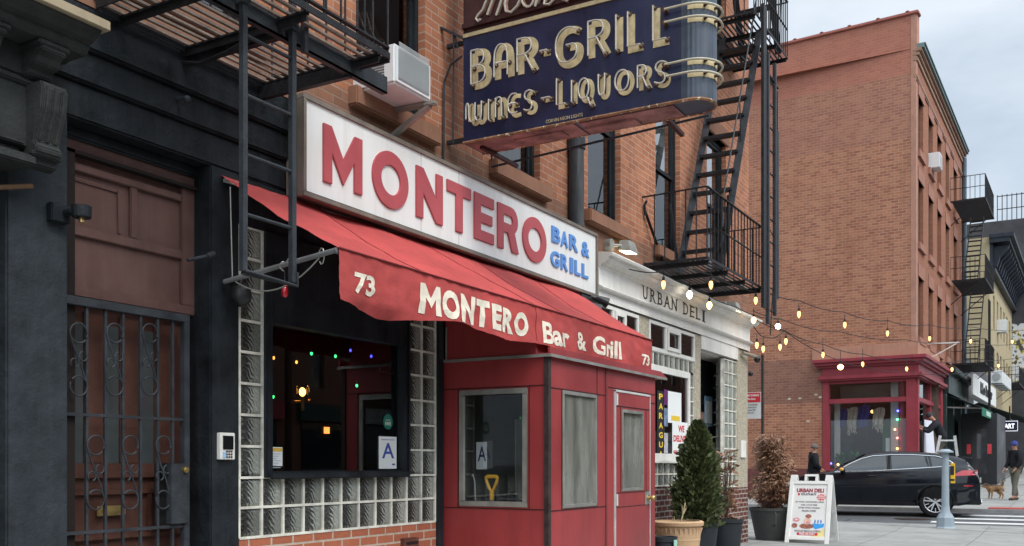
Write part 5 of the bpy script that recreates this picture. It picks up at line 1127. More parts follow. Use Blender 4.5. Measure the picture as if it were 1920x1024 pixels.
def pot(name, lab, x, y, r, h, m, rim=.02, z=0, rb=None, grp=None):
    t = thing(name, lab, 'planter', (x, y, z), grp); rb = rb or r * .75
    MB().lathe([(rb, 0), (r - rim * .5, h - .06), (r + rim * .2, h - .05), (r + rim * .2, h), (r - .02, h), (r - .03, h - .05)], (x, y, z), 28, True).build('pot', m, t, smooth=True)
    MB().lathe([(.001, h - .045), (r - .03, h - .05)], (x, y, z), 24, False).build('soil', M_soil, t); return t
def onV(u, v, y): return onY(u, v, y)
# evergreen
ex, ey = 12.24, 4.28
pt1 = pot('planter', 'dark blue-black planter holding the green evergreen', ex + .03, ey, .27, .56, M_pot)
ev = thing('evergreen_shrub', 'dense green cone-shaped evergreen shrub in front of the deli window', 'shrub', (ex, ey, .5))
def evfn():
    h = random.random() ** .85; z = .50 + 1.35 * h
    prof = .275 * (1 - h ** 2.0) ** .8 * (.80 + .20 * math.sin(min(1, h * 3.2) * 1.57)) + .012
    th = random.uniform(0, 6.283); lump = 1 + .34 * mnoise.noise((math.cos(th) * 2.2, math.sin(th) * 2.2, z * 5)) + .26 * mnoise.noise((math.cos(th) * 4, math.sin(th) * 4, z * 11)) + (.35 if random.random() < .05 else 0)
    rr = prof * lump * (random.uniform(.72, 1.03)); lean = .03 * h
    return (ex + rr * math.cos(th) + lean, ey + rr * math.sin(th), z), (math.cos(th), math.sin(th), .55)
f = MB(); foliage(f, 11000, evfn, .036, 1.6); f.build('crown', M_cedar, ev)
MB().cyl((ex, ey, .5), (ex, ey, 1.8), .03, .008).lathe([(.001, .5), (.17, .55), (.19, .8), (.17, 1.1), (.12, 1.4), (.05, 1.65), (.01, 1.72)], (ex, ey, 0), 12).build('trunk', mat('inner_twigs', (.022, .024, .012), .95, .4, 9, 0), ev)
# terracotta pot with a dry sprig
tx, ty = 10.66, 3.95
t = pot('terracotta_pot', 'ribbed terracotta pot with a bare bent twig beside the booth', tx, ty, .27, .66, M_terra, z=0)
f = MB(); f.lathe([(.262, .60), (.285, .615), (.29, .65), (.27, .665), (.245, .665)], (tx, ty, 0), 32, False)
for k in range(30): a_ = 6.283 * k / 30; f.cyl((tx + .262 * math.cos(a_), ty + .262 * math.sin(a_), .59), (tx + .235 * math.cos(a_), ty + .235 * math.sin(a_), .47), .013, .004, 6)
f.lathe([(.245, .44), (.25, .455), (.245, .47)], (tx, ty, 0), 32, False)
f.tube([(tx - .12, ty - .21, .36), (tx - .07, ty - .245, .33), (tx + .0, ty - .25, .345), (tx + .07, ty - .245, .33), (tx + .12, ty - .21, .36)], .012, 6)
f.build('rim', M_terra, t, smooth=True)
sp = thing('dry_sprig', 'bare bent dry twig in the terracotta pot', 'twig', (tx + .05, ty, .62))
MB().tube([(tx + .06, ty, .6), (tx + .10, ty - .02, .74), (tx + .14, ty - .03, .86), (tx + .20, ty - .02, .80), (tx + .17, ty, .74)], .008, 6).tube([(tx + .07, ty, .62), (tx + .13, ty, .72), (tx + .12, ty, .83)], .006, 5).tube([(tx - .12, ty, .6), (tx - .14, ty, .72)], .005, 5).build('stem', mat('straw', (.42, .34, .2), .8, .2, 8, 0), sp)
t = pot('planter', 'small dark pot with a pale green label at the booth corner', 9.98, 3.86, .14, .53, M_pot)
MB().box(9.90, 9.99, 3.715, 3.72, .25, .50).build('plant_label', mat('mint', (.35, .62, .5), .6, .2, 9, 0), t)
# dark pot with a thin brown plant
qx, qy = 13.25, 4.22
pot('planter', 'dark blue-black planter holding the thin brown dried plant', qx, qy, .24, .56, M_pot)
th = thing('dried_plant', 'thin reddish-brown dried plant between the evergreen and the deli entrance', 'plant', (qx, qy, .5))
f = MB()
for k in range(26):
    a_ = random.uniform(0, 6.28); h_ = random.uniform(.4, .95); rr = random.uniform(.02, .17); f.tube([(qx, qy, .5), (qx + rr * .4 * math.cos(a_), qy + rr * .4 * math.sin(a_), .5 + h_ * .5), (qx + rr * math.cos(a_), qy + rr * math.sin(a_), .5 + h_)], .004, 4)
f.build('stems', M_twig, th)
f = MB(); foliage(f, 420, lambda: ((lambda a_, h_, r_: ((qx + r_ * math.cos(a_), qy + r_ * math.sin(a_), .55 + h_), (math.cos(a_), math.sin(a_), .2)))(random.uniform(0, 6.28), random.random() * .95, random.uniform(.02, .16))), .035, 1.6, 0); f.build('leaves', M_dead, th)
# dead shrub in a big tub at the corner
gx, gy = 17.05, 4.62
t = pot('tub', 'large dark grey plastic tub holding the dead brown shrub', gx, gy, .37, .56, mat('tub_grey', (.06, .06, .058), .65, .15, 6, .1), rb=.26)
MB().tube([(gx - .36, gy - .16, .5), (gx - .44, gy - .2, .47), (gx - .45, gy - .2, .3), (gx - .33, gy - .13, .26)], .012, 8).build('handle', MC['tub_grey'], t)
dsb = thing('dead_shrub', 'large dead shrub with brown drooping needles at the deli corner', 'shrub', (gx, gy, .5))
f = MB(); lf = MB()
for k in range(95):
    a_ = random.uniform(0, 6.28); h_ = random.uniform(.35, 1.38); rr = random.uniform(.08, .40) * (1.15 - (h_ / 1.7) ** 2); pts = []
    for s in range(7):
        q = s / 6; pts.append(Vector((gx + rr * q ** 1.2 * math.cos(a_ + q * .3), gy + rr * q ** 1.2 * math.sin(a_ + q * .3), .5 + h_ * q - (.10 * q ** 3))))
    f.tube(pts, [.009 * (1 - s / 8) for s in range(7)], 4)
    for s in range(2, 7):
        for _ in range(16):
            c = pts[s] + Vector((random.gauss(0, .05), random.gauss(0, .05), random.gauss(0, .05))); L_ = random.uniform(.05, .13); d = Vector((random.gauss(0, .35) + .4 * math.cos(a_), random.gauss(0, .35) + .4 * math.sin(a_), random.uniform(-1.2, .3))).normalized() * L_; w_ = d.orthogonal().normalized() * .008
            lf.add([c - w_, c + d * .6 - w_ * 1.3, c + d, c + d * .6 + w_ * 1.3, c + w_], [(0, 1, 2, 3, 4)])
f.build('branches', M_twig, dsb); lf.build('leaves', M_dead, dsb)
f = MB()
for k in range(30):
    a_ = random.uniform(2.4, 4.2); p0 = Vector((gx - .1, gy, .55)); pts = [p0]
    for s in range(4): pts.append(pts[-1] + Vector((random.uniform(.02, .12) * math.cos(a_), random.uniform(.02, .12) * math.sin(a_), random.uniform(-.01, .13))))
    f.tube(pts, [.006, .005, .004, .003, .002], 4)
f.build('bare_twigs', mat('purple_twig', (.10, .05, .05), .9, .3, 9, 0), dsb)

# ================================================================ sandwich board
ab = thing('sandwich_board', 'white plastic sandwich board lettered URBAN DELI on the pavement', 'sandwich board', (0, 0, 0))
AXc, AYc = 16.90, 3.89
ab.location = (AXc, AYc, 0)
yaw = R(-1)
fa = Vector((-math.cos(yaw), -math.sin(yaw), .3)).normalized()
def A(sx_, d, z): # local: sx right along board, d outwards from apex, z
    rx, ry = math.sin(yaw) , -math.cos(yaw); return (AXc + sx_ * rx * 1 + d * -math.cos(yaw) * 1, AYc + sx_ * ry - d * math.sin(yaw), z)
def leafp(sgn, spread, Wd=.62, H=1.07):
    """one leaning panel; sgn +1 towards the viewer"""
    def P(a, h, t): # a -Wd/2..Wd/2, h 0..H, t thickness outwards
        d = sgn * (spread * (1 - h / H)) + sgn * (.012 + t); return A(a, d, h * 1.03)
    return P
def slab(mb, P, a0, a1, h0, h1, t0, t1, sk=0):
    c = [P(a0 + 0, h0, t0), P(a1, h0, t0), P(a1 - sk, h1, t0), P(a0 + sk, h1, t0), P(a0, h0, t1), P(a1, h0, t1), P(a1 - sk, h1, t1), P(a0 + sk, h1, t1)]
    mb.add(c, [(0, 3, 2, 1), (4, 5, 6, 7), (0, 1, 5, 4), (1, 2, 6, 5), (2, 3, 7, 6), (3, 0, 4, 7)])
M_plas = mat('board_plastic', (.80, .79, .75), .4, .04, 4, .05, 30)
for sgn in (1, -1):
    P = leafp(sgn, .33)
    m = MB(); w_ = .36
    def wa(h): return .362 - .012 * h
    for s in (-1, 1):
        for h0, h1 in ((0, .07), (.07, 1.0)):
            m.add([P(s * wa(h0), h0, 0), P(s * (wa(h0) - .07), h0, 0), P(s * (wa(h1) - .07), h1, 0), P(s * wa(h1), h1, 0), P(s * wa(h0), h0, .03), P(s * (wa(h0) - .07), h0, .03), P(s * (wa(h1) - .07), h1, .03), P(s * wa(h1), h1, .03)], [(0, 3, 2, 1), (4, 5, 6, 7), (0, 1, 5, 4), (1, 2, 6, 5), (2, 3, 7, 6), (3, 0, 4, 7)])
        slab(m, P, s * wa(1.0) if s < 0 else wa(1.0) - .12, s * wa(1.0) + .12 if s < 0 else wa(1.0), 1.0, 1.10, 0, .03, .01)
    slab(m, P, -wa(.10) + .07, wa(.1) - .07, .055, .11, 0, .028); slab(m, P, -wa(.95) + .07, wa(.95) - .07, .95, 1.0, 0, .028)
    for s in (-1, 1): slab(m, P, s * .09 - .02, s * .09 + .02, 1.0, 1.085, .0, .028)
    slab(m, P, -.11, .11, 1.075, 1.11, 0, .028)
    if sgn < 0: slab(m, P, -.30, .30, .12, .95, .006, .010)
    m.build('front_leaf' if sgn > 0 else 'rear_leaf', M_plas, ab, bevel=.004)
m = MB(); 
for s in (-1, 1): m.cyl(A(s * .33, .17, .5), A(s * .33, -.17, .5), .008)
m.cyl(A(-.33, -.28, .13), A(.33, -.28, .13), .007); m.build('spreader', M_steel, ab)
P = leafp(1, .33)
m = MB(); m.add([P(-wa(.11) + .068, .11, .012), P(wa(.11) - .068, .11, .012), P(wa(.95) - .068, .95, .012), P(-wa(.95) + .068, .95, .012)], [(0, 1, 2, 3)])
po = m.build('poster', mat('poster_white', (.78, .76, .74), .35, .03, 4, 0), ab)
O_ = Vector(P(0, .11, .0135)); ux_ = (Vector(P(.1, .11, .0135)) - Vector(P(0, .11, .0135))).normalized(); uz_ = (Vector(P(0, .9, .0135)) - O_).normalized()
def pp(a, h): return O_ + ux_ * a + uz_ * h
def ptext(s, a0, a1, h0, h1, mt_, off=0, par=None, sh_=0):
    m = MB(); text(m, s, pp(a0, h0), ux_, uz_, a1 - a0, h1 - h0, .0012, off, 1, sh_); return m.build('printing', mt_, po)
gray = mat('print_dark', (.16, .14, .15), .6, .1, 4, 0)
ptext('URBAN DELI', -.225, .225, .756, .827, mat('print_maroon', (.33, .06, .08), .6, .3, 40, 0), .055); ptext('929.675.8673', -.15, .10, .706, .745, gray, .045)
for s_, a_, h0_, h1_ in (('HOT FOOD | SANDWICHES | WRAPS', .24, .573, .605), ('SUBS | COLD BEER', .135, .522, .553), ('BONED WINGS | DOUBLES', .175, .471, .503), ('FROZEN COFFEE', .115, .420, .452), ('WE DO ANY BRUNCH & CATERING', .215, .072, .108)): ptext(s_, -a_, a_, h0_, h1_, gray, .02)
m = MB(); m.add([pp(-.17, .017), pp(.17, .017), pp(.17, .062), pp(-.17, .062)], [(0, 1, 2, 3)]); m.v = [Vector(v) + fa * .0006 for v in m.v]; m.build('red_strip', rd, po); ptext('FREE DELIVERY', -.13, .13, .026, .053, paper, .03).location += fa * .002
m = MB(); m.cyl(pp(-.185, .725), pp(-.185, .725) + fa * .001, .02, n=16); m.build('phone_mark', rd, po)
m = MB(); pts_ = [(.085 * (1 if k % 2 else .72) * math.cos(k * math.pi / 9), .065 * (1 if k % 2 else .72) * math.sin(k * math.pi / 9)) for k in range(18)]
m.add([pp(.19 + a, .675 + b) + fa * .0005 for a, b in pts_], [tuple(range(18))]); m.build('starburst', mat('burst_red', (.75, .12, .12), .6, .1, 4, 0), po)
for s_, h in (('OPEN 24', .68), ('HOURS', .645)):
    o = ptext(s_, .135, .245, h, h + .026, paper, .03); o.location += fa * .003
def blob(name, a, h, ra, rh, mt_, lift=.001, n=18, f=0):
    m = MB(); m.add([pp(a + ra * math.cos(6.283 * k / n), h + rh * math.sin(6.283 * k / n)) + fa * lift for k in range(n)], [tuple(range(n))]); return m.build(name, mt_, po)
blob('donut_print', -.195, .28, .058, .036, mat('pink_print', (.70, .30, .32), .6, .2, 30, 0)); blob('donut_hole', -.195, .285, .02, .010, paper, .002); blob('food_print', -.22, .18, .05, .04, mat('food_brown', (.35, .14, .10), .6, .7, 50, 0))
blob('food_print', -.02, .175, .12, .045, MC['food_brown']); blob('icecream_print', -.01, .26, .06, .06, mat('peach_print', (.78, .52, .40), .6, .3, 40, 0), .0015); blob('topping_print', .0, .345, .05, .035, MC['food_brown'], .002); blob('tongue_print', .0, .235, .035, .03, MC['pink_print'], .0025)
m = MB(); m.add([pp(.07, .165), pp(.13, .125), pp(.26, .165), pp(.265, .235), pp(.22, .215), pp(.08, .225)], [(0, 1, 2, 3, 4, 5)]); m.v = [Vector(v) + fa * .001 for v in m.v]; m.build('blue_box_print', mat('blue_print', (.05, .33, .75), .6, .1, 4, 0), po)
for k in range(3): blob('bottle_print', .115 + k * .048, .255, .013, .036, M_blue, .002)
m = MB(); m.add([pp(.275, .0), pp(.275, .15), pp(.06, .0)], [(0, 1, 2)]); m.v = [Vector(v) + fa * .0004 for v in m.v]; m.build('yellow_corner', mat('pale_yellow', (.80, .68, .30), .6, .1, 3, 0), po)
# ================================================================ ground
def ground_mat(name, c0, c1, sc, joints=None, jc=(.12, .12, .11), crack=.0, stains=.4):
    m, nt, b = _new(name); p = _pos(nt); f = _noise(nt, p, sc, 8, .65); g = _noise(nt, p, 90, 3, .7)
    c = _ramp(nt, f, [(.3, c0), (.7, c1)]); c = _mix(nt, _ramp(nt, g, [(.35, (.35,) * 3), (.6, (0, 0, 0))]), c, k3(c0, .6))
    if joints:
        t = nt.nodes.new('ShaderNodeTexBrick'); t.inputs['Scale'].default_value = 1; t.offset = 0; t.inputs['Brick Width'].default_value = joints[0]; t.inputs['Row Height'].default_value = joints[1]
        t.inputs['Mortar Size'].default_value = .008; nt.links.new(p, t.inputs[0]); c = _mix(nt, t.outputs['Fac'], c, jc)
    vv = nt.nodes.new('ShaderNodeTexVoronoi'); vv.inputs['Scale'].default_value = 3.1; nt.links.new(p, vv.inputs[0]); c = _mix(nt, _ramp(nt, vv.outputs['Distance'], [(.045, (.75,) * 3), (.07, (0, 0, 0))]), c, k3(c0, .35)); v3 = nt.nodes.new('ShaderNodeTexVoronoi'); v3.feature = 'DISTANCE_TO_EDGE'; v3.inputs['Scale'].default_value = .22; nt.links.new(_mix(nt, .12, p, _noise(nt, p, 1.5, 5)), v3.inputs[0]); c = _mix(nt, _ramp(nt, v3.outputs['Distance'], [(.004, (.7,) * 3), (.009, (0, 0, 0))]), c, k3(c0, .4)); s = _noise(nt, p, 1.1, 5, .7); c = _mix(nt, _ramp(nt, s, [(.5, (0, 0, 0)), (.7, (stains,) * 3)]), c, k3(c0, .55))
    nt.links.new(c, b.inputs['Base Color']); b.inputs['Roughness'].default_value = .85; _bump(nt, b, g, .3, .006); return m
M_walk = ground_mat('concrete_walk', (.24, .24, .225), (.37, .37, .345), 1.3, (1.55, 1.55)); M_asph = ground_mat('asphalt', (.07, .072, .075), (.11, .112, .115), 2.5); M_kerb = mat('kerb_stone', (.30, .30, .29), .8, .2, 3, .3)
M_paint = mat('road_paint', (.62, .62, .60), .7, .12, 3, .2, 50, chips=.3, chipc=(.13, .13, .13))
def slope(x): return 0 if x < 20 else (x - 20) * .021
struct(MB().quad((-1500, -1500, -.42), (1500, -1500, -.42), (1500, 1500, -.42), (-1500, 1500, -.42)), 'ground', ground_mat('far_ground', (.10, .10, .095), (.15, .15, .14), .5))
# avenue and side street (rise gently away from the camera)
def strip(x0, x1, y0, y1, dz, n_=30):
    return MB().grid(lambda u, v: (x0 + (x1 - x0) * u, y0 + (y1 - y0) * v, slope(x0 + (x1 - x0) * u) + dz), n_, 1)
KX0, KX1 = 22.4, 27.9
struct(strip(-40, 140, -19, -.6, -.094, 60), 'avenue', M_asph)
struct(strip(KX0, KX1, -.6, 60, -.09, 12), 'side_street', M_asph)
w = MB(); w.grid(lambda u, v: (-40 + (KX0 - .15 + 40) * u, -.45 + (5.9 + .45) * v, slope(-40 + (KX0 - .15 + 40) * u)), 60, 8)
w.grid(lambda u, v: (16.4 + (KX0 - .15 - 16.4) * u, 5.9 + 54 * v, slope(16.4 + (KX0 - .15 - 16.4) * u)), 12, 2); struct(w, 'near_pavement', M_walk)
w = MB(); w.grid(lambda u, v: (KX1 + .15 + 100 * u, -.45 + 5.2 * v, slope(KX1 + .15 + 100 * u)), 60, 2); w.grid(lambda u, v: (KX1 + .15 + 2.9 * u, 4.75 + 55 * v, slope(KX1 + .15 + 2.9 * u)), 6, 2); struct(w, 'far_pavement', M_walk)
k = MB()
for i in range(40): a = -40 + i * 1.55; k.box(a, min(a + 1.545, KX0 - .15), -.6, -.452, -.3, .001 + slope(a + .7)) if a < KX0 - .3 else None
for i in range(38): a = -.6 + i * 1.5; k.box(KX0 - .148, KX0, a, a + 1.495, -.2, slope(KX0) + .002)
for i in range(38): a = -.6 + i * 1.5; k.box(KX1, KX1 + .148, a, a + 1.495, -.2, slope(KX1) + .002)
for i in range(60): a = KX1 + .15 + i * 1.6; k.box(a, a + 1.595, -.6, -.452, -.1, slope(a + .8) + .002)
struct(k, 'kerb', M_kerb)
k = MB()
for i in range(4):
    x = KX0 + .35 + i * 1.25; y1 = 3.1 - i * .2; k.add([(x, y1, slope(x) - .085), (x, -.5, slope(x) - .085), (x + .42, -.5, slope(x + .42) - .085), (x + .42, y1, slope(x + .42) - .085)], [(0, 1, 2, 3)])
struct(k, 'crosswalk_marking', M_paint)
struct(MB().box(KX1 + .16, KX1 + .9, -.3, 2.0, slope(KX1) - .02, slope(KX1) + .028), 'tactile_paving', mat('tactile_red', (.42, .09, .08), .8, .15, 5, .5, 30))
mh = tag(MB().cyl((25.0, 3.4, slope(25) - .1), (25.0, 3.4, slope(25) - .083), .42, n=28).cyl((25.0, 3.4, slope(25) - .09), (25.0, 3.4, slope(25) - .079), .34, n=28).build('manhole_cover', mat('manhole', (.05, .035, .03), .7, .4, 9, .6)), 'round iron manhole cover in the side street beside the car wheel', 'manhole cover')

# ================================================================ push-button post
px_, py_ = 21.55, 2.31
po_ = thing('crossing_post', 'pale blue-grey crossing post with yellow push button box on the kerb', 'post', (px_, py_, 0))
M_post = mat('post_grey', (.30, .36, .40), .5, .08, 5, .1)
MB().cyl((px_, py_, .45), (px_, py_, 1.55), .072, .066, 22).lathe([(.12, .3), (.09, .36), (.076, .47)], (px_, py_, 0), 22).build('pole', M_post, po_, smooth=True)
MB().lathe([(.195, 0), (.195, .03), (.17, .06), (.165, .24), (.145, .27), (.12, .32)], (px_, py_, 0), 8).build('base', M_post, po_)
MB().lathe([(.15, 1.55), (.15, 1.575), (.10, 1.60), (.07, 1.62)], (px_, py_, 0), 22).build('cap', M_post, po_, smooth=True)
bx_, by_ = px_ + .06, py_ - .14
MB().box(bx_ - .05, bx_ + .05, by_ - .03, by_ + .05, .93, 1.34).build('button_box', mat('traffic_yellow', (.80, .48, .02), .45, .08, 6, .05), po_, bevel=.01)
MB().box(bx_ - .056, bx_ - .05, by_ - .03, by_ + .06, .98, 1.02).box(bx_ - .056, bx_ - .05, by_ - .02, by_ + .05, 1.10, 1.28).build('sign_plate', M_rubber, po_)

# ================================================================ parking sign on its pole
sx0, sy0 = 20.3, 4.0
p0 = onY(1430, 665, 5.2)
sp_ = thing('parking_sign', 'dark pole carrying a red and white parking rules sign against the far brick wall', 'sign', (p0.x, p0.y, 0))
px2 = onY(1431, 800, 5.2).x
MB().box(p0.x - .035, p0.x + .035, 5.18, 5.22, 0, onY(1430, 665, 5.2).z).build('pole', mat('pole_dark', (.05, .045, .04), .6, .3, 8, .1), sp_)
a_, b_ = onX(1400, 736, p0.x - .05), onX(1427, 785, p0.x - .05)
sg = MB().box(p0.x - .055, p0.x - .05, b_.y, a_.y, b_.z, a_.z).build('sign_plate', mat('sign_plate_white', (.72, .72, .70), .4, .05, 4, 0), sp_)
hh = a_.z - b_.z
MB().box(p0.x - .058, p0.x - .0552, b_.y + .01, a_.y - .01, a_.z - hh * .38, a_.z - .012).build('red_field', mat('sign_red', (.62, .03, .04), .45, .08, 4, 0), sg)
m = MB(); text(m, 'NO STANDING', (p0.x - .0585, a_.y - .02, a_.z - hh * .16), (0, -1, 0), UZ, (a_.y - b_.y) * .8, hh * .08, .001, .03); text(m, 'Fire Zone', (p0.x - .0585, a_.y - .02, a_.z - hh * .29), (0, -1, 0), UZ, (a_.y - b_.y) * .55, hh * .08, .001, .03); m.build('lettering', paper, sg)
m = MB()
for kk, (s_, hz) in enumerate((('2 HOUR METERED', .50), ('PARKING', .60), ('9AM-7PM', .70), ('MON-SAT', .80))): text(m, s_, (p0.x - .0575, a_.y - .02, a_.z - hh * hz), (0, -1, 0), UZ, (a_.y - b_.y) * (.7 - .08 * kk), hh * .055, .001, .01)
m.build('small_print', gray, sg)

# ================================================================ corner building across the side street
CX0, CY0 = 33.9, 4.5; DS = Vector((.0718, .9974, 0)).normalized(); DF = Vector((.9999, -.0143, 0)).normalized()
NS = Vector((-DS.y, DS.x, 0)); NF = Vector((-DF.y, DF.x, 0))       # into the wall
NS = -NS if NS.x < 0 else NS; NF = NF if NF.y > 0 else -NF
C0 = Vector((CX0, CY0, 0))
def PS(a, z, t): return C0 + DS * a + NS * t + Vector((0, 0, z))      # side wall, a along the side street
def PT(a, z, t): return C0 + DF * a + NF * t + Vector((0, 0, z))      # avenue front
def sideA(u, v):
    q = onL(u, v, (CX0, CY0), (CX0 + DS.x, CY0 + DS.y)); return (Vector((q.x, q.y, 0)) - C0).dot(DS), q.z
def frontA(u, v):
    q = onL(u, v, (CX0, CY0), (CX0 + DF.x, CY0 + DF.y)); return (Vector((q.x, q.y, 0)) - C0).dot(DF), q.z
HB, FL = 15.85, 12.7
cb = thing('corner_brick_building', 'four-storey orange brick corner building with plain side wall across the side street', 'building', (CX0, CY0, 0))
patches = [(13.95, 16.5, (.40, .15, .11), .62), (11.9, 13.95, (.30, .15, .12), .28), (3.4, 4.9, (.11, .07, .07), .45)]
M_sideb = brick('brick_side', 'YZX', (.47, .205, .115), (.29, .11, .068), (.45, .28, .20), bw=.24, rh=.092, ms=.012, dirt=.3, dirtc=(.30, .11, .065), bias=.0, patch=patches)
M_frontb = brick('brick_front_far', 'XZY', (.38, .16, .095), (.31, .125, .075), (.34, .18, .12), bw=.22, rh=.075, ms=.008, dirt=.2)
SH = (0.0, 2.9)
shop_s = (.0, sideA(1543, 700)[0]); shop_top = 4.35
w = MB(); cells(w, 0, 22, -.3, HB, [(-.01, shop_s[1] + .02, -.31, shop_top)], PS, .2); w.build('side_wall', M_sideb, cb)
rows = [(sideA(0, 0), 0)]
def fz(u, v): return frontA(u, v)[1]
wcols = [(frontA(a, 300)[0], frontA(b, 300)[0]) for a, b in ((1722, 1732.5), (1741, 1750), (1757.5, 1766), (1773, 1781), (1788, 1796))]
wz = [(fz(1724, 634), fz(1724, 520)), (fz(1724, 457), fz(1724, 340)), (fz(1724, 285), fz(1724, 183))]
wcols = [(a, a + 1.05) for a, b in wcols]
holes = [(a, b, z0, z1) for a, b in wcols for z0, z1 in wz]
HF = 14.75
w = MB(); cells(w, 0, FL, 4.3, HF, holes, PT, .22); w.build('front_wall', M_frontb, cb)
w = MB(); w.quad(PT(FL, -.3, 0), PT(FL, -.3, 12), PT(FL, HF, 12), PT(FL, HF, 0)); w.quad(PT(0, HF, 0), PT(FL, HF, 0), PT(FL, HF, 14), PT(0, HF, 14)); w.build('party_wall', M_frontb, cb)
w = MB()
for a in [k * .02 for k in range(0)]: pass
def pbox(mb, P, a0, a1, z0, z1, t0, t1):
    mb.add([P(a0, z0, t0), P(a1, z0, t0), P(a1, z0, t1), P(a0, z0, t1), P(a0, z1, t0), P(a1, z1, t0), P(a1, z1, t1), P(a0, z1, t1)], [(0, 3, 2, 1), (4, 5, 6, 7), (0, 1, 5, 4), (1, 2, 6, 5), (2, 3, 7, 6), (3, 0, 4, 7)])
pbox(w, PS, -.08, 22, HB, HB + .10, -.08, .35)
for k in range(24): pbox(w, PS, k * .92 + .2, k * .92 + .32, HB + .09, HB + .14, -.09, .3)
w.build('coping', mat('coping_red', (.36, .13, .10), .7, .15, 3, .1), cb, bevel=.02)
w = MB(); pbox(w, PS, -.0, .16, -.3, HB, -.012, .2) ; pbox(w, PS, -.02, .35, HF, HB, .002, .35); w.build('corner_quoin', mat('pale_brick_edge', (.40, .21, .15), .8, .15, 3, .3), cb)
w = MB()
for i, (z, tt, hh) in enumerate(((HF - .95, .03, .12), (HF - .42, .05, .15), (HF - .25, .10, .12), (HF - .12, .17, .12))): pbox(w, PT, -.02, FL + .02, z, z + hh, -tt, .1)
w.build('cornice', mat('cornice_brown', (.30, .18, .12), .7, .2, 3, .2), cb, bevel=.02)
w = MB(); pbox(w, PT, .02, FL + .06, HF + .0, HF + .10, -.24, .1); pbox(w, PT, .02, FL + .06, HF + .10, HF + .14, -.28, .1); w.build('roof_gutter', mat('verdigris', (.15, .21, .21), .6, .15, 3, .1), cb)
w = MB(); pbox(w, PT, 0, FL, HF - 1.05, HF - 1.0, -.03, .02); w.build('string_course', mat('dark_course', (.2, .09, .07), .8, .2, 3, 0), cb)
M_paneF = mat('far_pane', (.035, .045, .05), .04, .5, .4, 0, coat=1)
for (a, b) in wcols:
    for i, (z0, z1) in enumerate(wz):
        f = MB(); pbox(f, PT, a, b, z0, z0 + .09, .12, .2); pbox(f, PT, a, b, z1 - .09, z1, .12, .2); pbox(f, PT, a, a + .08, z0 + .09, z1 - .09, .12, .2); pbox(f, PT, b - .08, b, z0 + .09, z1 - .09, .12, .2); pbox(f, PT, a + .08, b - .08, (z0 + z1) / 2 - .04, (z0 + z1) / 2 + .04, .13, .2)
        o = f.build('window', mat('far_frame', (.05, .05, .05), .5, .2, 3, 0), cb)
        f = MB(); f.quad(PT(a, z0, .17), PT(b, z0, .17), PT(b, z1, .17), PT(a, z1, .17)); f.build('pane', M_paneF, o)
        f = MB(); pbox(f, PT, a - .12, b + .12, z0 - .22, z0, -.08, .1); f.build('sill', mat('sill_pink', (.33, .16, .115), .8, .12, 3, .1), o)
        f = MB(); pbox(f, PT, a - .12, b + .12, z1, z1 + .42, -.03, .1); f.build('lintel', MC['sill_pink'], o)
w = MB(); pbox(w, PS, -.05, shop_s[1] + .35, 4.87, 5.28, -.06, .1); pbox(w, PT, -.05, FL * .40, 4.87, 5.28, -.06, .1); pbox(w, PS, .0, .25, 4.35, 4.86, -.02, .1)
w.build('band_course', mat('band_pink', (.42, .22, .15), .8, .12, 3, .2, streak=.25), cb)
w = MB(); pbox(w, PS, shop_s[1] + .02, 22, -.3, 1.18, -.03, .02); w.build('dado', mat('dado_maroon', (.16, .055, .05), .8, .2, 2, .2, streak=.3), cb)
w = MB(); zz, aa = sideA(1565, 655)[1], sideA(1560, 655)[0]; pbox(w, PS, aa - .3, aa + .18, zz - .04, zz + .03, -.02, 0); w.build('mortar_patch', mat('patch_pale', (.55, .48, .38), .9, .2, 9, .3), cb)
w = MB()
for u, v in ((1480, 748), (1530, 740), (1500, 747), (1515, 790), (1538, 745)): a, z = sideA(u, v); pbox(w, PS, a - .05, a + .05, z - .03, z + .03, -.008, 0)
w.build('wall_scars', MC['patch_pale'], cb)
p = PT(wcols[1][0] + .1, wz[2][0] + .02, -.3)
o = thing('air_conditioner', 'white window air conditioner on the top floor of the corner building', 'air conditioner', p)
f = MB(); pbox(f, PT, wcols[1][0] + .12, wcols[1][0] + .75, wz[2][0] + .02, wz[2][0] + .55, -.35, .15); cs2 = f.build('case', mat('ac_white', (0, 0, 0)), o, bevel=.02); f = MB(); pbox(f, PT, wcols[1][0] + .17, wcols[1][0] + .70, wz[2][0] + .08, wz[2][0] + .48, -.356, -.351); f.build('grille', MC['ac_coil'], cs2)
p = PT(3.2, fz(1745, 655), -.05)
o = thing('shelf_bracket', 'white metal bracket on the brick above the red shopfront fascia', 'bracket', p)
f = MB(); zz = fz(1745, 649); f.bar(PT(frontA(1739, 650)[0], zz, 0), PT(frontA(1739, 650)[0], zz - .02, -1.0), .04, .04); f.bar(PT(frontA(1739, 650)[0], zz - .55, 0), PT(frontA(1739, 650)[0], zz - .03, -.95), .035, .035); f.build('arm', M_wtrim, o)
w = MB(); w.cyl(PT(FL - .15, 0, -.1), PT(FL - .15, HF - .2, -.1), .09, n=12)
tag(w.build('rain_pipe', mat('blue_grey_pipe', (.10, .14, .17), .5, .2, 3, 0)), 'blue-grey rain pipe at the far edge of the corner building', 'drainpipe')

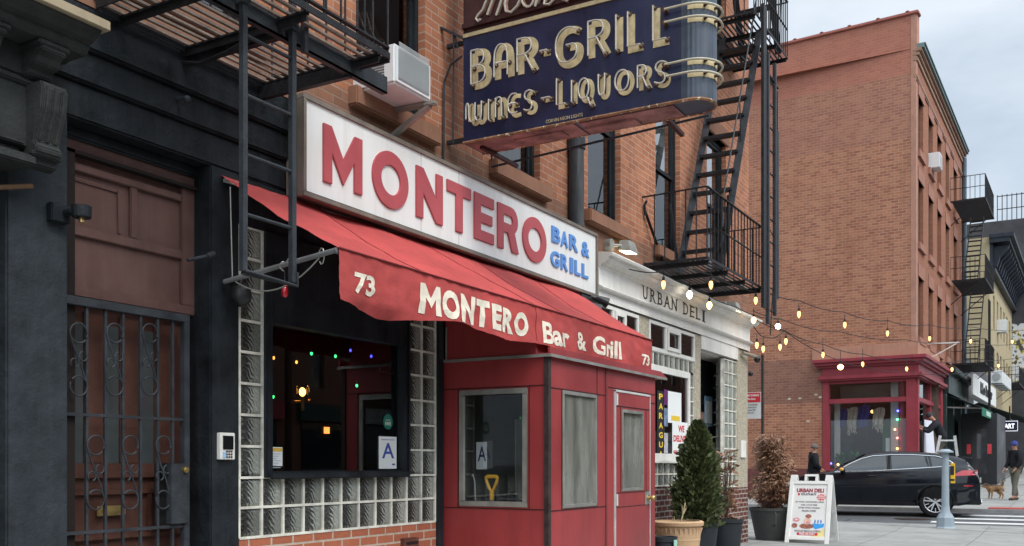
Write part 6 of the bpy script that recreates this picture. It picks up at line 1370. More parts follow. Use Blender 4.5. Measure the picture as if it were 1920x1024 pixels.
# red shopfront
M_rs = mat('shop_red', (.27, .032, .044), .45, .12, 3, .08, streak=.2, stc=(.24, .03, .05)); M_rs2 = mat('shop_red_dark', (.16, .02, .03), .5, .2, 3, .1)
rs = thing('red_shopfront', 'magenta red corner shopfront with large windows and hanging shawls', 'shopfront', C0)
FS = frontA(1765, 700)[0]
S1 = shop_s[1]
def both(mb, z0, z1, t0, e=0, s1=S1, f1=FS):
    pbox(mb, PS, -0.0, s1 + e, z0, z1, t0, .02); pbox(mb, PT, -0.0, f1, z0, z1, t0, .02)
    p = C0 + NS * t0 + NF * t0; a = PS(0, z0, t0); b = PT(0, z0, t0); q = [Vector((v.x, v.y, 0)) for v in (a, p, b, C0)]
    mb.prism([(v.x, v.y) for v in q], (0, 0, z0), UX, UY, (0, 0, z1 - z0))
w = MB(); both(w, 4.30, 4.56, -.10); both(w, 4.56, 4.64, -.18, .12); both(w, 4.64, 4.74, -.28, .2); both(w, 4.74, 4.84, -.36, .25); w.build('fascia', M_rs, rs)
w = MB(); both(w, 4.18, 4.29, -.22, .1); both(w, 4.12, 4.18, -.16, .06); w.build('lower_moulding', M_rs, rs)
w = MB()
zT0, zT1 = 3.36, 3.52
pbox(w, PS, S1 - .22, S1, 0.2, 4.12, -.06, .14); pbox(w, PS, .0, .30, .2, 4.12, -.06, .14); pbox(w, PT, .0, .28, .2, 4.12, -.06, .14)
pbox(w, PS, .30, S1 - .22, zT0, zT1, -.05, .12); pbox(w, PT, .28, FS - .45, zT0, zT1, -.05, .12)
for a, b in ((FS - .55, FS),): pbox(w, PT, a, b, .2, 4.12, -.06, .14)
f1_, f2_ = frontA(1744, 700)[0], frontA(1752, 700)[0]
for a in (f1_, f2_): pbox(w, PT, a - .12, a + .12, zT1, 4.12, -.03, .12)
pbox(w, PT, f1_ - .14, f1_ + .14, .2, zT0, -.03, .12)
pbox(w, PS, .30, S1 - .22, 4.02, 4.12, -.03, .12)
pbox(w, PS, -.0, S1, .2, 1.10, -.05, .12); pbox(w, PT, -.0, FS, .2, 1.02, -.05, .12); pbox(w, PS, .0, S1, 1.10, 1.17, -.10, .10)
w.build('frame', M_rs, rs, bevel=.012)
w = MB(); w.cyl(PS(.47, 1.17, .35), PS(.47, 4.1, .35), .14, n=18); w.build('column', M_rs, rs, smooth=True)
g = MB(); g.quad(PS(.3, 1.17, .05), PS(S1 - .2, 1.17, .05), PS(S1 - .2, 4.05, .05), PS(.3, 4.05, .05)); g.quad(PT(.28, 1.02, .05), PT(FS - .5, 1.02, .05), PT(FS - .5, 4.05, .05), PT(.28, 4.05, .05)); g.build('glazing', glass('shop_glass', tint=(.8, .82, .82), refl=.05), rs)
w = MB(); 
w.quad(PS(.0, .3, 3.6), PS(S1, .3, 3.6), PS(S1, 4.2, 3.6), PS(.0, 4.2, 3.6)); w.quad(PS(S1 - .02, .3, .15), PS(S1 - .02, .3, 3.6), PS(S1 - .02, 4.2, 3.6), PS(S1 - .02, 4.2, .15)); w.quad(PS(0, 1.0, .2), PS(S1, 1.0, .2), PS(S1, 1.0, 3.6), PS(0, 1.0, 3.6)); w.quad(PS(-.1, 4.15, .1), PS(S1, 4.15, .1), PS(S1, 4.15, 3.6), PS(-.1, 4.15, 3.6))
w.build('shop_room', mat('shop_room', (.16, .12, .10), .9, .4, 1, 0), rs)
w = MB(); pbox(w, PS, .62, .86, 1.0, 4.1, .32, .40); pbox(w, PS, S1 - .48, S1 - .3, 1.1, 3.4, .3, .38); w.build('grey_door_post', mat('post_grey_in', (.38, .38, .36), .7, .08, 3, 0), rs)
w = MB(); pbox(w, PS, .86, S1 - .25, 3.55, 4.05, 1.2, 1.25); w.build('transom_back', mat('transom_grey', (.30, .30, .28), .8, .25, .8, 0), rs)
def sideP(u, v, t): a, z = sideA(u, v); return PS(a, z, t)
def shawl(u0, u1, v0, v1, col, nm, lab, fringe=True):
    (a1_, z1__), (a0_, z0__) = sideA(u0, v0), sideA(u1, v1); t = .35; w_ = a1_ - a0_
    root = thing('shawl', lab, 'shawl', PS((a0_ + a1_) / 2, z1__, t), 'shawls hanging in the red shop window')
    f = MB(); f.grid(lambda u, v: PS(a0_ + w_ * (u * (1 - .12 * (1 - v)) + .06 * (1 - v)) + .02 * math.sin(v * 6), z0__ + (z1__ - z0__) * v + .03 * math.sin(u * 5), t + .045 * math.sin(u * 15 + v * 2)), 24, 12); o = f.build('cloth', mat('shawl_' + nm, col, .9, .25, 9, .6, 40), root, smooth=True)
    f = MB()
    if fringe:
        for k in range(12): a = a0_ + w_ * (.1 + .8 * k / 11); L_ = random.uniform(.08, .28); f.tube([PS(a, z0__ + .05, t), PS(a + random.uniform(-.04, .04), z0__ - L_ * .5, t + .01), PS(a + random.uniform(-.06, .06), z0__ - L_, t)], .011, 5)
        f.build('fringe', MC['shawl_' + nm], root)
    f = MB(); f.cyl(PS((a0_ + a1_) / 2, z1__ - .02, t), PS((a0_ + a1_) / 2, z1__ + .18, t), .008); f.build('hanger', M_rubber, root)
shawl(1565, 1581, 767, 801, (.03, .04, .20), 'blue', 'dark blue shawl hanging leftmost in the red shop window', False); shawl(1583, 1602, 764, 801, (.42, .38, .32), 'beige', 'beige fringed shawl hanging second from left in the red shop window')
shawl(1603, 1625, 760, 800, (.03, .04, .20), 'blue', 'dark blue shawl hanging between the two beige shawls', False); shawl(1631, 1653, 765, 797, (.42, .38, .32), 'beige', 'beige fringed shawl hanging rightmost beside the hanging bulb')
for i, (u, v, t, st_, nm) in enumerate(((1628.5, 770.5, .5, M_bulb, 'bright round bulb hanging between the shawls in the red shop window'), (1665.5, 778.5, .6, M_bulb, 'small warm bulb beside the grey post in the red shop window'))):
    p = sideP(u, v, t); b = tag(MB().ball(p, .06 if i == 0 else .035, 10, 8).build('hanging_bulb', st_, smooth=True), nm, 'bulb'); MB().cyl(p, p + Vector((0, 0, .5)), .008).build('cord', M_rubber, b)
cols = [((.1, .1, 1), 'blue', 1681, 770), ((.1, 1, .3), 'green', 1680, 786), ((1, .25, .1), 'orange', 1675.5, 805), ((1, .15, .12), 'red', 1680, 821), ((1, .4, .1), 'amber', 1680, 841), ((.12, .1, 1), 'blue', 1555, 869), ((1, .35, .1), 'amber', 1568.5, 871)]
lbs = ['blue fairy light topmost in the dark strip by the red column', 'green fairy light in the dark strip by the red column', 'orange fairy light in the dark strip by the red column', 'red fairy light in the dark strip by the red column', 'amber fairy light lowest in the dark strip by the red column', 'blue light on the sill at the left of the red shop window', 'amber light on the sill at the left of the red shop window']
for (c_, nm, u, v), lb in zip(cols, lbs):
    o = tag(MB().ball(sideP(u, v, .18), .035, 8, 6).build('fairy_light', emit('far_' + nm, c_, 8), smooth=True), lb, 'fairy light', 'fairy lights in the red shop window'); MB().cyl(sideP(u, v, .18), sideP(u, v, .18) + Vector((0, 0, .06)), .015, n=6).build('socket', M_rubber, o)
w = MB(); pbox(w, PS, .40, .62, 1.2, 3.3, .9, .95); w.build('dark_strip', M_dark, rs)
g = thing('green_cabinet', 'green wooden cabinet behind the red shop window', 'cabinet', sideP(1655, 870, .9))
a1_, a0_ = sideA(1645, 800)[0], sideA(1663, 800)[0]; w = MB(); pbox(w, PS, a0_, a1_, 1.05, 2.55, .7, 1.1); w.build('body', mat('cab_green', (.03, .14, .05), .6, .2, 3, .1), g); w = MB(); w.add([PS(a0_ - .05, 2.55, .65), PS(a1_ + .05, 2.55, .65), PS((a0_ + a1_) / 2, 2.8, .65), PS(a0_ - .05, 2.55, 1.15), PS(a1_ + .05, 2.55, 1.15), PS((a0_ + a1_) / 2, 2.8, 1.15)], [(0, 1, 2), (5, 4, 3), (0, 2, 5, 3), (1, 4, 5, 2), (0, 3, 4, 1)]); w.build('gable', MC['cab_green'], g); w = MB(); pbox(w, PS, a0_ + .07, a0_ + .2, 1.3, 2.2, .69, .7); w.build('paper_panel', paper, g)
st2 = thing('storage_crates', 'stack of dark crates and bags behind the red shop window', 'crates', sideP(1570, 870, .9))
for i, (u0, u1, v0, v1) in enumerate(((1562, 1588, 868, 848), (1564, 1586, 847, 832), (1562, 1590, 831, 812))):
    a1_, z0_ = sideA(u0, v0); a0_, z1_q = sideA(u1, v1); w = MB(); pbox(w, PS, a0_, a1_, z0_, z1_q, .6, 1.1); pbox(w, PS, a0_ - .02, a1_ + .02, z1_q - .06, z1_q - .02, .58, .6); w.build('crate', mat('crate_dark', (.03, .032, .035), .6, .2, 5, .1), st2, bevel=.02)
pl = thing('potted_fern', 'small green plant on the sill inside the red shop window', 'plant', sideP(1585, 872, .3)); c_ = sideP(1583, 866, .35)
f = MB(); foliage(f, 500, lambda: (lambda t_, r_, h_: (c_ + Vector((r_ * .2 * math.cos(t_), r_ * .35 * math.sin(t_), h_)), (math.cos(t_), math.sin(t_), .5)))(random.uniform(0, 6.28), random.random(), random.uniform(-.1, .25)), .07, 1.8); f.build('leaves', mat('fern_green', (.03, .12, .03), .6, .4, 9, 0), pl); MB().cyl(c_ - Vector((0, 0, .2)), c_ - Vector((0, 0, .05)), .1, .13).build('pot', M_terra, pl)
# garments in the avenue-side window, facing the ladder
def frontP(u, v, t): a, z = frontA(u, v); return PT(a, z, t)
mq = thing('mannequin_dress', 'white dress on a stand in the corner window of the red shop', 'dress', frontP(1722, 860, .4))
c_ = PT(1.05, 0, .4)
MB().lathe([(.42, 1.12), (.40, 1.5), (.30, 2.0), (.19, 2.45), (.17, 2.6), (.22, 2.75), (.20, 2.9), (.10, 2.98)], (c_.x, c_.y, 0), 26).build('dress', mat('cloth_white', (.75, .76, .76), .8, .04, 3, .3, 12), mq, smooth=True); MB().cyl((c_.x, c_.y, .9), (c_.x, c_.y, 3.1), .05).ball((c_.x, c_.y, 3.2), .16, sc=(1, 1, 1.3)).build('stand', mat('mannequin_grey', (.35, .33, .3), .6, .2, 4, 0), mq, smooth=True)

# ================================================================ shops further up the avenue
def vbox(nm, m, par, a0, a1, z0, z1, t0, t1, bevel=0): w = MB(); pbox(w, PT, a0, a1, z0, z1, t0, t1); return w.build(nm, m, par, bevel=bevel)
gs = thing('green_shopfront', 'dark green shopfront with canopy next to the red corner shop', 'shopfront', PT(FS + 2, 0, 0))
M_gr = mat('green_black', (.018, .035, .032), .4, .3, 3, .1)
G0, G1 = FS + .05, FL
vbox('fascia', M_gr, gs, G0, G1, 4.0, 4.75, -.25, .1); vbox('cornice', M_gr, gs, G0 - .1, G1, 4.75, 4.95, -.5, .1, .03)
for a in (G0, G0 + 2.2, G1 - .45): vbox('pier', M_gr, gs, a, a + .4, 0, 4.0, -.15, .1)
vbox('shop_window', mat('dark_gloss', (.02, .022, .025), .06, .3, 1, 0, coat=1), gs, G0 + .4, G1 - .45, .6, 4.0, .1, .15); vbox('stall_riser', M_gr, gs, G0 + .4, G1 - .45, 0, .6, 0, .1)
vbox('downpipe', M_gr, gs, G0 + 3.4, G0 + 3.55, 0, 4.0, -.3, -.2)
ga = thing('shop_awning', 'black and green shop awning with pale sign panel up the avenue', 'awning', PT(G0 + 4, 3.6, -1))
A0, A1 = frontA(1800, 700)[0], 11.4
w = MB(); w.add([PT(G0 + .6, 4.0, 0), PT(A1 - .6, 4.0, 0), PT(A1 - .6, 3.45, -1.3), PT(G0 + .2, 3.45, -1.3), PT(G0 + .6, 4.02, 0), PT(A1 - .6, 4.02, 0), PT(A1 - .6, 3.47, -1.3), PT(G0 + .6, 3.47, -1.3)], [(0, 1, 2, 3), (7, 6, 5, 4), (0, 4, 5, 1), (1, 5, 6, 2), (2, 6, 7, 3), (3, 7, 4, 0)]); w.build('canopy', mat('canopy_dark', (.012, .02, .018), .8, .2, 3, 0), ga)
w = MB(); pbox(w, PT, G0 + .6, A1 - .6, 3.15, 3.47, -1.33, -1.31); w.build('valance', mat('valance_green', (.03, .16, .10), .7, .1, 3, 0), ga); w = MB(); pbox(w, PT, G0 + 2.2, G0 + 4.4, 3.22, 3.40, -1.335, -1.332); w.build('pale_panel', mat('mint_panel', (.45, .62, .52), .6, .15, 9, 0), ga); w = MB(); w.bar(PT(G0 + .62, 3.42, -1.3), PT(G0 + .62, 3.5, 0), .05, .05); w.build('side_arm', M_alu, ga)
# white sign, black shopfront under the tan brick building
TB0, TB1 = FL + 12.6, FL + 29
tb = thing('tan_brick_building', 'tan brick building with heavy black bracketed cornice', 'building', PT(TB0, 0, 0))
M_tan = brick('brick_tan', 'XZY', (.50, .41, .25), (.44, .36, .21), (.45, .39, .28), bw=.22, rh=.08, ms=.006, dirt=.15, dirtc=(.3, .22, .12))
TH_ = fz(1850, 447) if False else None
def fr2(u, v): return frontA(u, v)
ztan = 13.7
TBs, TBe = frontA(1830, 500)[0], frontA(1880, 500)[0]
wcols2 = [TB0 + 2.2 + 2.35 * k for k in range(6)]
holes = [(a, a + 1.0, z, z + 1.9) for a in wcols2 for z in (6.0, 9.0)]
w = MB(); cells(w, TB0, TB1, 4.4, ztan, holes, PT, .2); w.build('front_wall', M_tan, tb)
w = MB(); w.quad(PT(TB0, 0, 0), PT(TB0, 0, 12), PT(TB0, ztan, 12), PT(TB0, ztan, 0)); w.quad(PT(TB0, ztan, 0), PT(TB1, ztan, 0), PT(TB1, ztan, 12), PT(TB0, ztan, 12)); w.build('side_wall', brick('brick_tan_side', 'YZX', (.46, .38, .23), (.42, .34, .2), (.5, .42, .28), bw=.22, rh=.08, ms=.006, dirt=.1), tb)
for a in wcols2:
    for z in (6.0, 9.0):
        f = MB(); pbox(f, PT, a, a + .08, z, z + 1.9, .1, .18); pbox(f, PT, a + .92, a + 1.0, z, z + 1.9, .1, .18); pbox(f, PT, a + .08, a + .92, z + .9, z + .98, .1, .18); o = f.build('window', MC['far_frame'], tb); f = MB(); f.quad(PT(a, z, .16), PT(a + 1, z, .16), PT(a + 1, z + 1.9, .16), PT(a, z + 1.9, .16)); f.build('pane', M_paneF, o)
w = MB(); pbox(w, PT, TB0 - .1, TB1, 11.8, 12.0, -.3, .0); pbox(w, PT, TB0 - .2, TB1, ztan - .35, ztan - .1, -1.0, .0); pbox(w, PT, TB0 - .25, TB1, ztan - .1, ztan + .1, -1.2, .0); pbox(w, PT, TB0, TB1, 12.0, ztan - .35, -.15, .0)
for k in range(14): a = TB0 + .2 + k * 1.15; w.prism([(0, 0), (0, 1.1), (-.8, 1.1), (-.75, .9), (-.35, .5), (-.2, 0)], PT(a, 12.1, -.15), (NF), UZ, DF * .25)
w.build('cornice', mat('cornice_black', (.025, .03, .04), .5, .3, 3, .1), tb)
bsf = thing('black_shopfront', 'black glossy shopfront with red panels and plain white sign under the tan building', 'shopfront', PT(FL + 3, 0, 0))
vbox('stall_wall', mat('gloss_black', (.012, .013, .015), .08, .2, 1, 0, coat=1), bsf, FL + .02, FL + 12, 0, 4.3, -.12, .1); vbox('upper_wall', mat('grey_upper', (.12, .12, .125), .8, .2, 2, .1), bsf, FL + .02, FL + 11.95, 4.31, 6.1, 0, 10)
vbox('projecting_porch', mat('porch_black', (.02, .022, .026), .38, .2, 1, 0), bsf, 10.1, 14.5, 0, 3.4, -1.55, -.13, .02) ; pa_, pb_ = FL - .62, FL + 1
def pfront(a0, a1, z0, z1, nm, m):
    # on the porch's face towards the camera (normal -DF)
    w = MB(); P_ = lambda a, z, t: PT(10.1 - t, z, -a); w.add([P_(a0, z0, .01), P_(a1, z0, .01), P_(a1, z1, .01), P_(a0, z1, .01)], [(0, 1, 2, 3)]); return w.build(nm, m, bsf)
pfront(.62, 1.18, .95, 2.75, 'glass_panel', mat('porch_glass', (.05, .055, .06), .05, .3, 1, 0, coat=1)); pfront(.44, .60, 1.75, 2.15, 'red_panel', mat('sign_red2', (.65, .06, .07), .4, .1, 4, 0)); pfront(1.20, 1.36, 1.75, 2.15, 'red_panel', MC['sign_red2'])
ws = thing('white_fascia_sign', 'white fascia sign with black script lettering above the black shopfront', 'sign', PT(FL, 4.5, -.3))
s0, s1 = 10.3, 21.0
w = MB(); pbox(w, PT, s0, s1, 4.2, 5.1, -.66, -.6); w.build('board', M_white, ws)
m = MB(); text(m, 'R.Lo Parlour', PT(s0 + 2.8, 4.42, -.665), DF, UZ, 5.6, .5, .02, .045, shear=.1); m.build('script', gi, ws)
os_ = thing('small_lit_sign', 'small dark rectangular sign with white letters hanging up the avenue', 'sign', PT(FL + 7, 2.9, -1)); pm = PT(frontA(1893, 799)[0] * .55, 0, -1.2)
q = atd(1893, 799, 44); m = MB(); m.box(q.x, q.x + .1, q.y - .34, q.y + .34, q.z - .24, q.z + .24); m.build('board', mat('sign_navy', (.01, .012, .03), .4, .1, 3, 0), os_); m = MB(); text(m, 'ART', (q.x - .005, q.y + .2, q.z - .11), (0, -1, 0), UZ, .40, .22, .004, .02); m.tube([(q.x - .01, q.y + a * .32, q.z + b * .22) for a, b in ((-1, -1), (1, -1), (1, 1), (-1, 1))], .010, 5, True); m.build('lettering', emit('sign_white_lit', (.9, .92, 1), .9), os_); MB().cyl((q.x + .05, q.y, q.z + .24), (q.x + .05, q.y, q.z + .9), .03).build('hanger', M_iron, os_)
ba = thing('black_canopy', 'long black shop canopy sloping over the pavement up the avenue', 'awning', PT(FL + 10, 3.6, -1))
w = MB(); w.add([PT(FL + 5.5, 4.3, 0), PT(FL + 20, 4.3, 0), PT(FL + 20, 3.4, -2.3), PT(FL + 5.5, 3.4, -2.3), PT(FL + 5.5, 4.36, 0), PT(FL + 20, 4.36, 0), PT(FL + 20, 3.46, -2.3), PT(FL + 5.5, 3.46, -2.3)], [(0, 1, 2, 3), (7, 6, 5, 4), (0, 4, 5, 1), (1, 5, 6, 2), (2, 6, 7, 3), (3, 7, 4, 0)]); w.build('canopy', MC['canopy_dark'], ba); w = MB(); pbox(w, PT, FL + 5.5, FL + 20, 3.1, 3.42, -2.34, -2.3); w.build('valance', MC['canopy_dark'], ba)
for k in range(5): vbox('shop_pier', MC['cornice_black'], bsf, FL + 9 + k * 3, FL + 9.5 + k * 3, 0, 4.4, -.1, .1)
vbox('shop_glazing', MC['dark_gloss'], bsf, FL + 9, FL + 22, 0, 4.2, .1, .15)
acs = [(1855, 575, 30.5), ]
for k in range(5):
    a = FL + 8.2 + k * 1.3; o = thing('condenser_unit', ['first', 'second', 'third', 'fourth', 'fifth'][k] + ' from the left in a row of white outdoor units above the black canopy', 'condenser', PT(a, 4.9, -.4), 'condenser units on the tan building'); f = MB(); pbox(f, PT, a, a + .8, 5.4, 6.05, -.95, -.4); cs2 = f.build('case', MC['ac_white'], o, bevel=.03); f = MB(); f.cyl(PT(a - .005, 5.72, -.68), PT(a - .02, 5.72, -.68), .2, n=14); f.build('fan_grille', MC['ac_coil'], cs2)
o = thing('air_conditioner', 'white air conditioner in a window of the tan building', 'air conditioner', PT(FL + 6, 8, 0)); f = MB(); a = wcols2[1]; pbox(f, PT, a + .1, a + .9, 9.05, 9.8, -.5, .1); cs2 = f.build('case', MC['ac_white'], o, bevel=.03); f = MB(); pbox(f, PT, a + .15, a + .85, 9.15, 9.7, -.51, -.501); f.build('grille', MC['ac_coil'], cs2)
# dark building at the far end and the mural wall
db = thing('dark_brick_building', 'dark grey building with graffiti beyond the tan building', 'building', PT(TB1, 0, 0))
w = MB(); pbox(w, PT, TB1 + .05, TB1 + 16, 0, 18.2, -1.6, 12); w.build('wall', mat('dark_wall', (.06, .06, .065), .8, .35, .7, .1), db)
w = MB()
for k in range(9): y = -1.5 + k * .3; p = PT(TB1 + .1, 18.2, y); w.cyl(p, p + Vector((0, 0, 1.8)), .03, n=5)
w.bar(PT(TB1 + .1, 19.9, -1.5), PT(TB1 + .1, 19.9, .9), .05, .05); w.bar(PT(TB1 + .1, 19.0, -1.5), PT(TB1 + .1, 19.0, .9), .05, .05); w.build('roof_railing', M_iron, db)
m_, nt, b = _new('graffiti'); p = _pos(nt); v = nt.nodes.new('ShaderNodeTexVoronoi'); v.feature = 'SMOOTH_F1'; v.inputs['Scale'].default_value = 1.3; nt.links.new(p, v.inputs[0]); f_ = _noise(nt, p, 1.6, 3)
c = _ramp(nt, f_, [(.40, (.06, .06, .065)), (.44, (.62, .64, .66)), (.54, (.62, .64, .66)), (.56, (.55, .45, .05)), (.60, (.06, .06, .07))]); nt.links.new(c, b.inputs['Base Color'])
w = MB(); pbox(w, PT, TB1 + .02, TB1 + .045, 7.0, 11.0, -1.55, .3); w.build('graffiti', m_, db)
rb = thing('far_red_building', 'brick building at the right edge beyond the fire escapes', 'building', PT(TB1 + 8, 0, -2)); w = MB(); pbox(w, PT, TB1 + 16.1, TB1 + 40, 0, 14, -2.3, 10); w.build('wall', M_frontb, rb)
for k in range(6):
    for z in (5, 8.5): f = MB(); a = TB1 + 17 + k * 3; pbox(f, PT, a, a + 1.2, z, z + 2, -2.34, -2.29); o = f.build('window', M_paneF, rb); f = MB(); pbox(f, PT, a - .1, a + 1.3, z - .2, z, -2.4, -2.29); f.build('sill', MC['sill_pink'], o)
# fire escapes up the avenue
def far_escape(lab, a0, a1, zs, depth=1.25, tr=(0, 1), lad=True):
    t = thing('fire_escape', lab, 'fire escape', PT(a0, zs[0], 0), 'fire escapes on the avenue fronts')
    for z in zs:
        f = MB(); a = a0
        while a < a1: pbox(f, PT, a, a + .045, z - .015, z + .015, -depth, -.05); a += .16
        pbox(f, PT, a0, a1, z - .04, z + .03, -depth - .03, -depth); pbox(f, PT, a0 - .03, a0, z - .04, z + .03, -depth, 0); pbox(f, PT, a1, a1 + .03, z - .04, z + .03, -depth, 0); f.build('deck', M_iron, t)
        f = MB()
        for q in range(int((a1 - a0) / .17) + 1): f.cyl(PT(a0 + q * .17, z, -depth), PT(a0 + q * .17, z + .95, -depth), .009, n=4)
        for q in range(8): f.cyl(PT(a0, z, -depth * q / 7), PT(a0, z + .95, -depth * q / 7), .011, n=4); f.cyl(PT(a1, z, -depth * q / 7), PT(a1, z + .95, -depth * q / 7), .011, n=4)
        for zz in (.5, .95): f.bar(PT(a0, z + zz, -depth), PT(a1, z + zz, -depth), .035, .02); f.bar(PT(a0, z + zz, -depth), PT(a0, z + zz, 0), .035, .02); f.bar(PT(a1, z + zz, -depth), PT(a1, z + zz, 0), .035, .02)
        f.build('railing', M_iron, t)
        f = MB(); f.bar(PT(a0 + .2, z - .9, 0), PT(a0 + .2, z - .05, -depth * .8), .04, .03); f.bar(PT(a1 - .2, z - .9, 0), PT(a1 - .2, z - .05, -depth * .8), .04, .03); f.build('bracket', M_iron, t)
    for z0, z1 in zip(zs[:-1], zs[1:]):
        f = MB(); d = -depth * .55
        for dd_ in (-.25, .25): f.bar(PT(a0 + .5, z0, d + dd_), PT(a1 - .6, z1, d + dd_), .03, .12)
        for q in range(1, 13): s = q / 13; p = (a0 + .5 + (a1 - a0 - 1.1) * s, z0 + (z1 - z0) * s); f.bar(PT(p[0], p[1], d - .25), PT(p[0], p[1], d + .25), .16, .03)
        f.build('stair', M_iron, t)
    if lad:
        f = MB(); a = a0 + .9
        for dd_ in (0, .42): f.bar(PT(a + dd_, zs[0] - 1.9, -depth - .06), PT(a + dd_, zs[0] + 2.6, -depth - .06), .06, .05)
        for q in range(13): f.cyl(PT(a, zs[0] - 1.8 + q * .33, -depth - .06), PT(a + .42, zs[0] - 1.8 + q * .33, -depth - .06), .015, n=5)
        f.build('ladder', M_iron, t)
    return t
zd = [fz(1783, 690), fz(1783, 542), fz(1800, 410)]
e0 = frontA(1776, 500)[0]
far_escape('tall black fire escape at the far end of the orange corner building', FL - 4.1, FL - .4, [5.3, 8.6, 11.75])
far_escape('black fire escape on the tan building above the black canopy', TB0 + 3.0, TB0 + 8, [5.9], lad=False)
print('windows', wcols, wz, 'S1', S1, 'FS', FS)
# ================================================================ black car
M_paintc = mat('car_black', (.006, .008, .012), .10, .1, 2, 0); M_tyre = mat('tyre', (.014, .014, .014), .85, .2, 9, .2); M_chrome = mat('chrome', (.7, .7, .7), .15, .05, 5, 0, metal=1)
M_cglass = mat('car_glass', (.018, .022, .024), .03, .2, 1, 0, coat=1); M_trim = mat('car_trim', (.012, .012, .012), .6, .2, 6, 0); M_wheel = mat('wheel_alloy', (.62, .63, .64), .3, .1, 8, 0, metal=.8)
M_tail = mat('tail_red', (.45, .01, .02), .08, .2, 5, 0, coat=1)
car = thing('parked_car', 'black compact crossover car standing in the side street', 'car', (0, 0, 0))
def interp(tab, x):
    if x <= tab[0][0]: return tab[0][1]
    for (a, p), (b, q) in zip(tab[:-1], tab[1:]):
        if x <= b: t = (x - a) / (b - a); t = t * t * (3 - 2 * t) * .35 + t * .65; return p + (q - p) * t
    return tab[-1][1]
TOP = [(-.98, .84), (-.95, .98), (-.90, 1.08), (-.80, 1.20), (-.70, 1.33), (-.62, 1.41), (-.45, 1.465), (-.1, 1.53), (.4, 1.585), (.9, 1.60), (1.35, 1.585), (1.62, 1.53), (2.0, 1.34), (2.38, 1.13), (2.55, 1.085), (3.0, 1.03), (3.35, .95), (3.52, .86), (3.62, .72), (3.66, .58)]
BOT = [(-.98, .42), (-.9, .34), (-.5, .27), (0, .25), (2.8, .25), (3.4, .27), (3.66, .38)]
PLW = [(-.98, .72), (-.9, .80), (-.7, .875), (-.3, .91), (.3, .90), (1.4, .895), (2.4, .90), (2.9, .91), (3.2, .87), (3.45, .76), (3.66, .55)]
BELT = [(-.98, 1.12), (-.6, 1.17), (.0, 1.13), (1.2, 1.09), (2.4, 1.05), (3.66, .9)]
def cary(x, z):
    W_ = interp(PLW, x); zb = interp(BELT, x); zt = interp(TOP, x); lo = interp(BOT, x)
    if z <= zb:
        q = (z - lo) / max(.01, zb - lo); y = W_ * (.955 + .075 * math.sin(min(1, max(0, q)) * 2.6) - .03 * max(0, q - .75) * 4 * .5)
        y += .010 * math.exp(-((q - .60) / .05) ** 2) - .012 * math.exp(-((q - .22) / .10) ** 2)
        if zt < zb and z > zt - .12: y *= 1 - .25 * ((z - (zt - .12)) / .12) ** 2
        return y
    base = W_ * (.955 + .075 * math.sin(2.6) - .015)
    t = (z - zb) / max(.05, 1.6 - zb); return base - (base - .60) * (t ** .92) - (.05 if z > zb else 0) * min(1, t * 6) * .3
def carrow(x):
    zb = min(interp(BELT, x), interp(TOP, x) - .04); zt = interp(TOP, x); lo = interp(BOT, x); rows = [(0, lo - .0), (cary(x, lo) * .9, lo)]
    for q in (0.03, .12, .22, .34, .46, .56, .60, .64, .74, .86, .95, 1): z = lo + (zb - lo) * q; rows.append((cary(x, z), z))
    ze = zt - .035
    for q in (.1, .3, .55, .8, 1): z = zb + (ze - zb) * q; rows.append((cary(x, z) if zt > interp(BELT, x) + .05 else cary(x, zb) * (1 - .06 * q), z))
    ye = rows[-1][0]
    for q, dz in ((.96, .014), (.85, .024), (.6, .030), (.3, .034), (0, .035)): rows.append((ye * q, ze + dz))
    return rows
xs = [-.98, -.96, -.93, -.88, -.82, -.76, -.7, -.65, -.6, -.5, -.35, -.2, 0, .2, .4, .65, .9, 1.15, 1.35, 1.5, 1.65, 1.8, 2.0, 2.2, 2.38, 2.5, 2.65, 2.8, 3.0, 3.15, 3.3, 3.42, 3.52, 3.6, 3.66]
mb = MB(); nr = len(carrow(0))
for side in (1, -1): mb.v += [(x, side * y, z) for x in xs for y, z in carrow(x)]
nx = len(xs); off = nx * nr
for s in (0, 1):
    for i in range(nx - 1):
        for j in range(nr - 1):
            a = s * off + i * nr + j; q = (a, a + 1, a + nr + 1, a + nr); mb.f.append(q if s else q[::-1])
for i in (0, nx - 1): 
    for j in range(nr - 1): a = i * nr + j; mb.f.append((a, a + 1, off + a + 1, off + a) if i else (a + 1, a, off + a, off + a + 1))
bdy = mb.build('body', M_paintc, None, smooth=True)
bm = bmesh.new(); bm.from_mesh(bdy.data); bmesh.ops.remove_doubles(bm, verts=bm.verts, dist=1e-4); bmesh.ops.recalc_face_normals(bm, faces=bm.faces); bm.to_mesh(bdy.data); bm.free()
WB, WR = 2.80, .365
cut = MB()
for wx in (0, WB): cut.cyl((wx, -1.2, WR - .0), (wx, 1.2, WR), .405, n=48)
co = cut.build('cutter', M_trim)
bo_ = bdy.modifiers.new('b', 'BOOLEAN'); bo_.object = co; bo_.solver = 'EXACT'; bo_.operation = 'DIFFERENCE'
bpy.context.view_layer.update(); me2 = bpy.data.meshes.new_from_object(bdy.evaluated_get(bpy.context.evaluated_depsgraph_get())); bdy.modifiers.clear(); bdy.data = me2
me2.materials.clear(); me2.materials.append(M_paintc); me2.materials.append(M_trim)
for p in me2.polygons:
    p.use_smooth = True; p.material_index = int(any(math.hypot(p.center.x - wx, p.center.z - WR) < .41 for wx in (0, WB)))
try: me2.set_sharp_from_angle(angle=R(35))
except Exception: pass
bpy.data.objects.remove(co); bdy.parent = car
def cpart(mb, name, m, par=car, **k):
    o = mb.build(name, m, None, **k); o.parent = par; return o
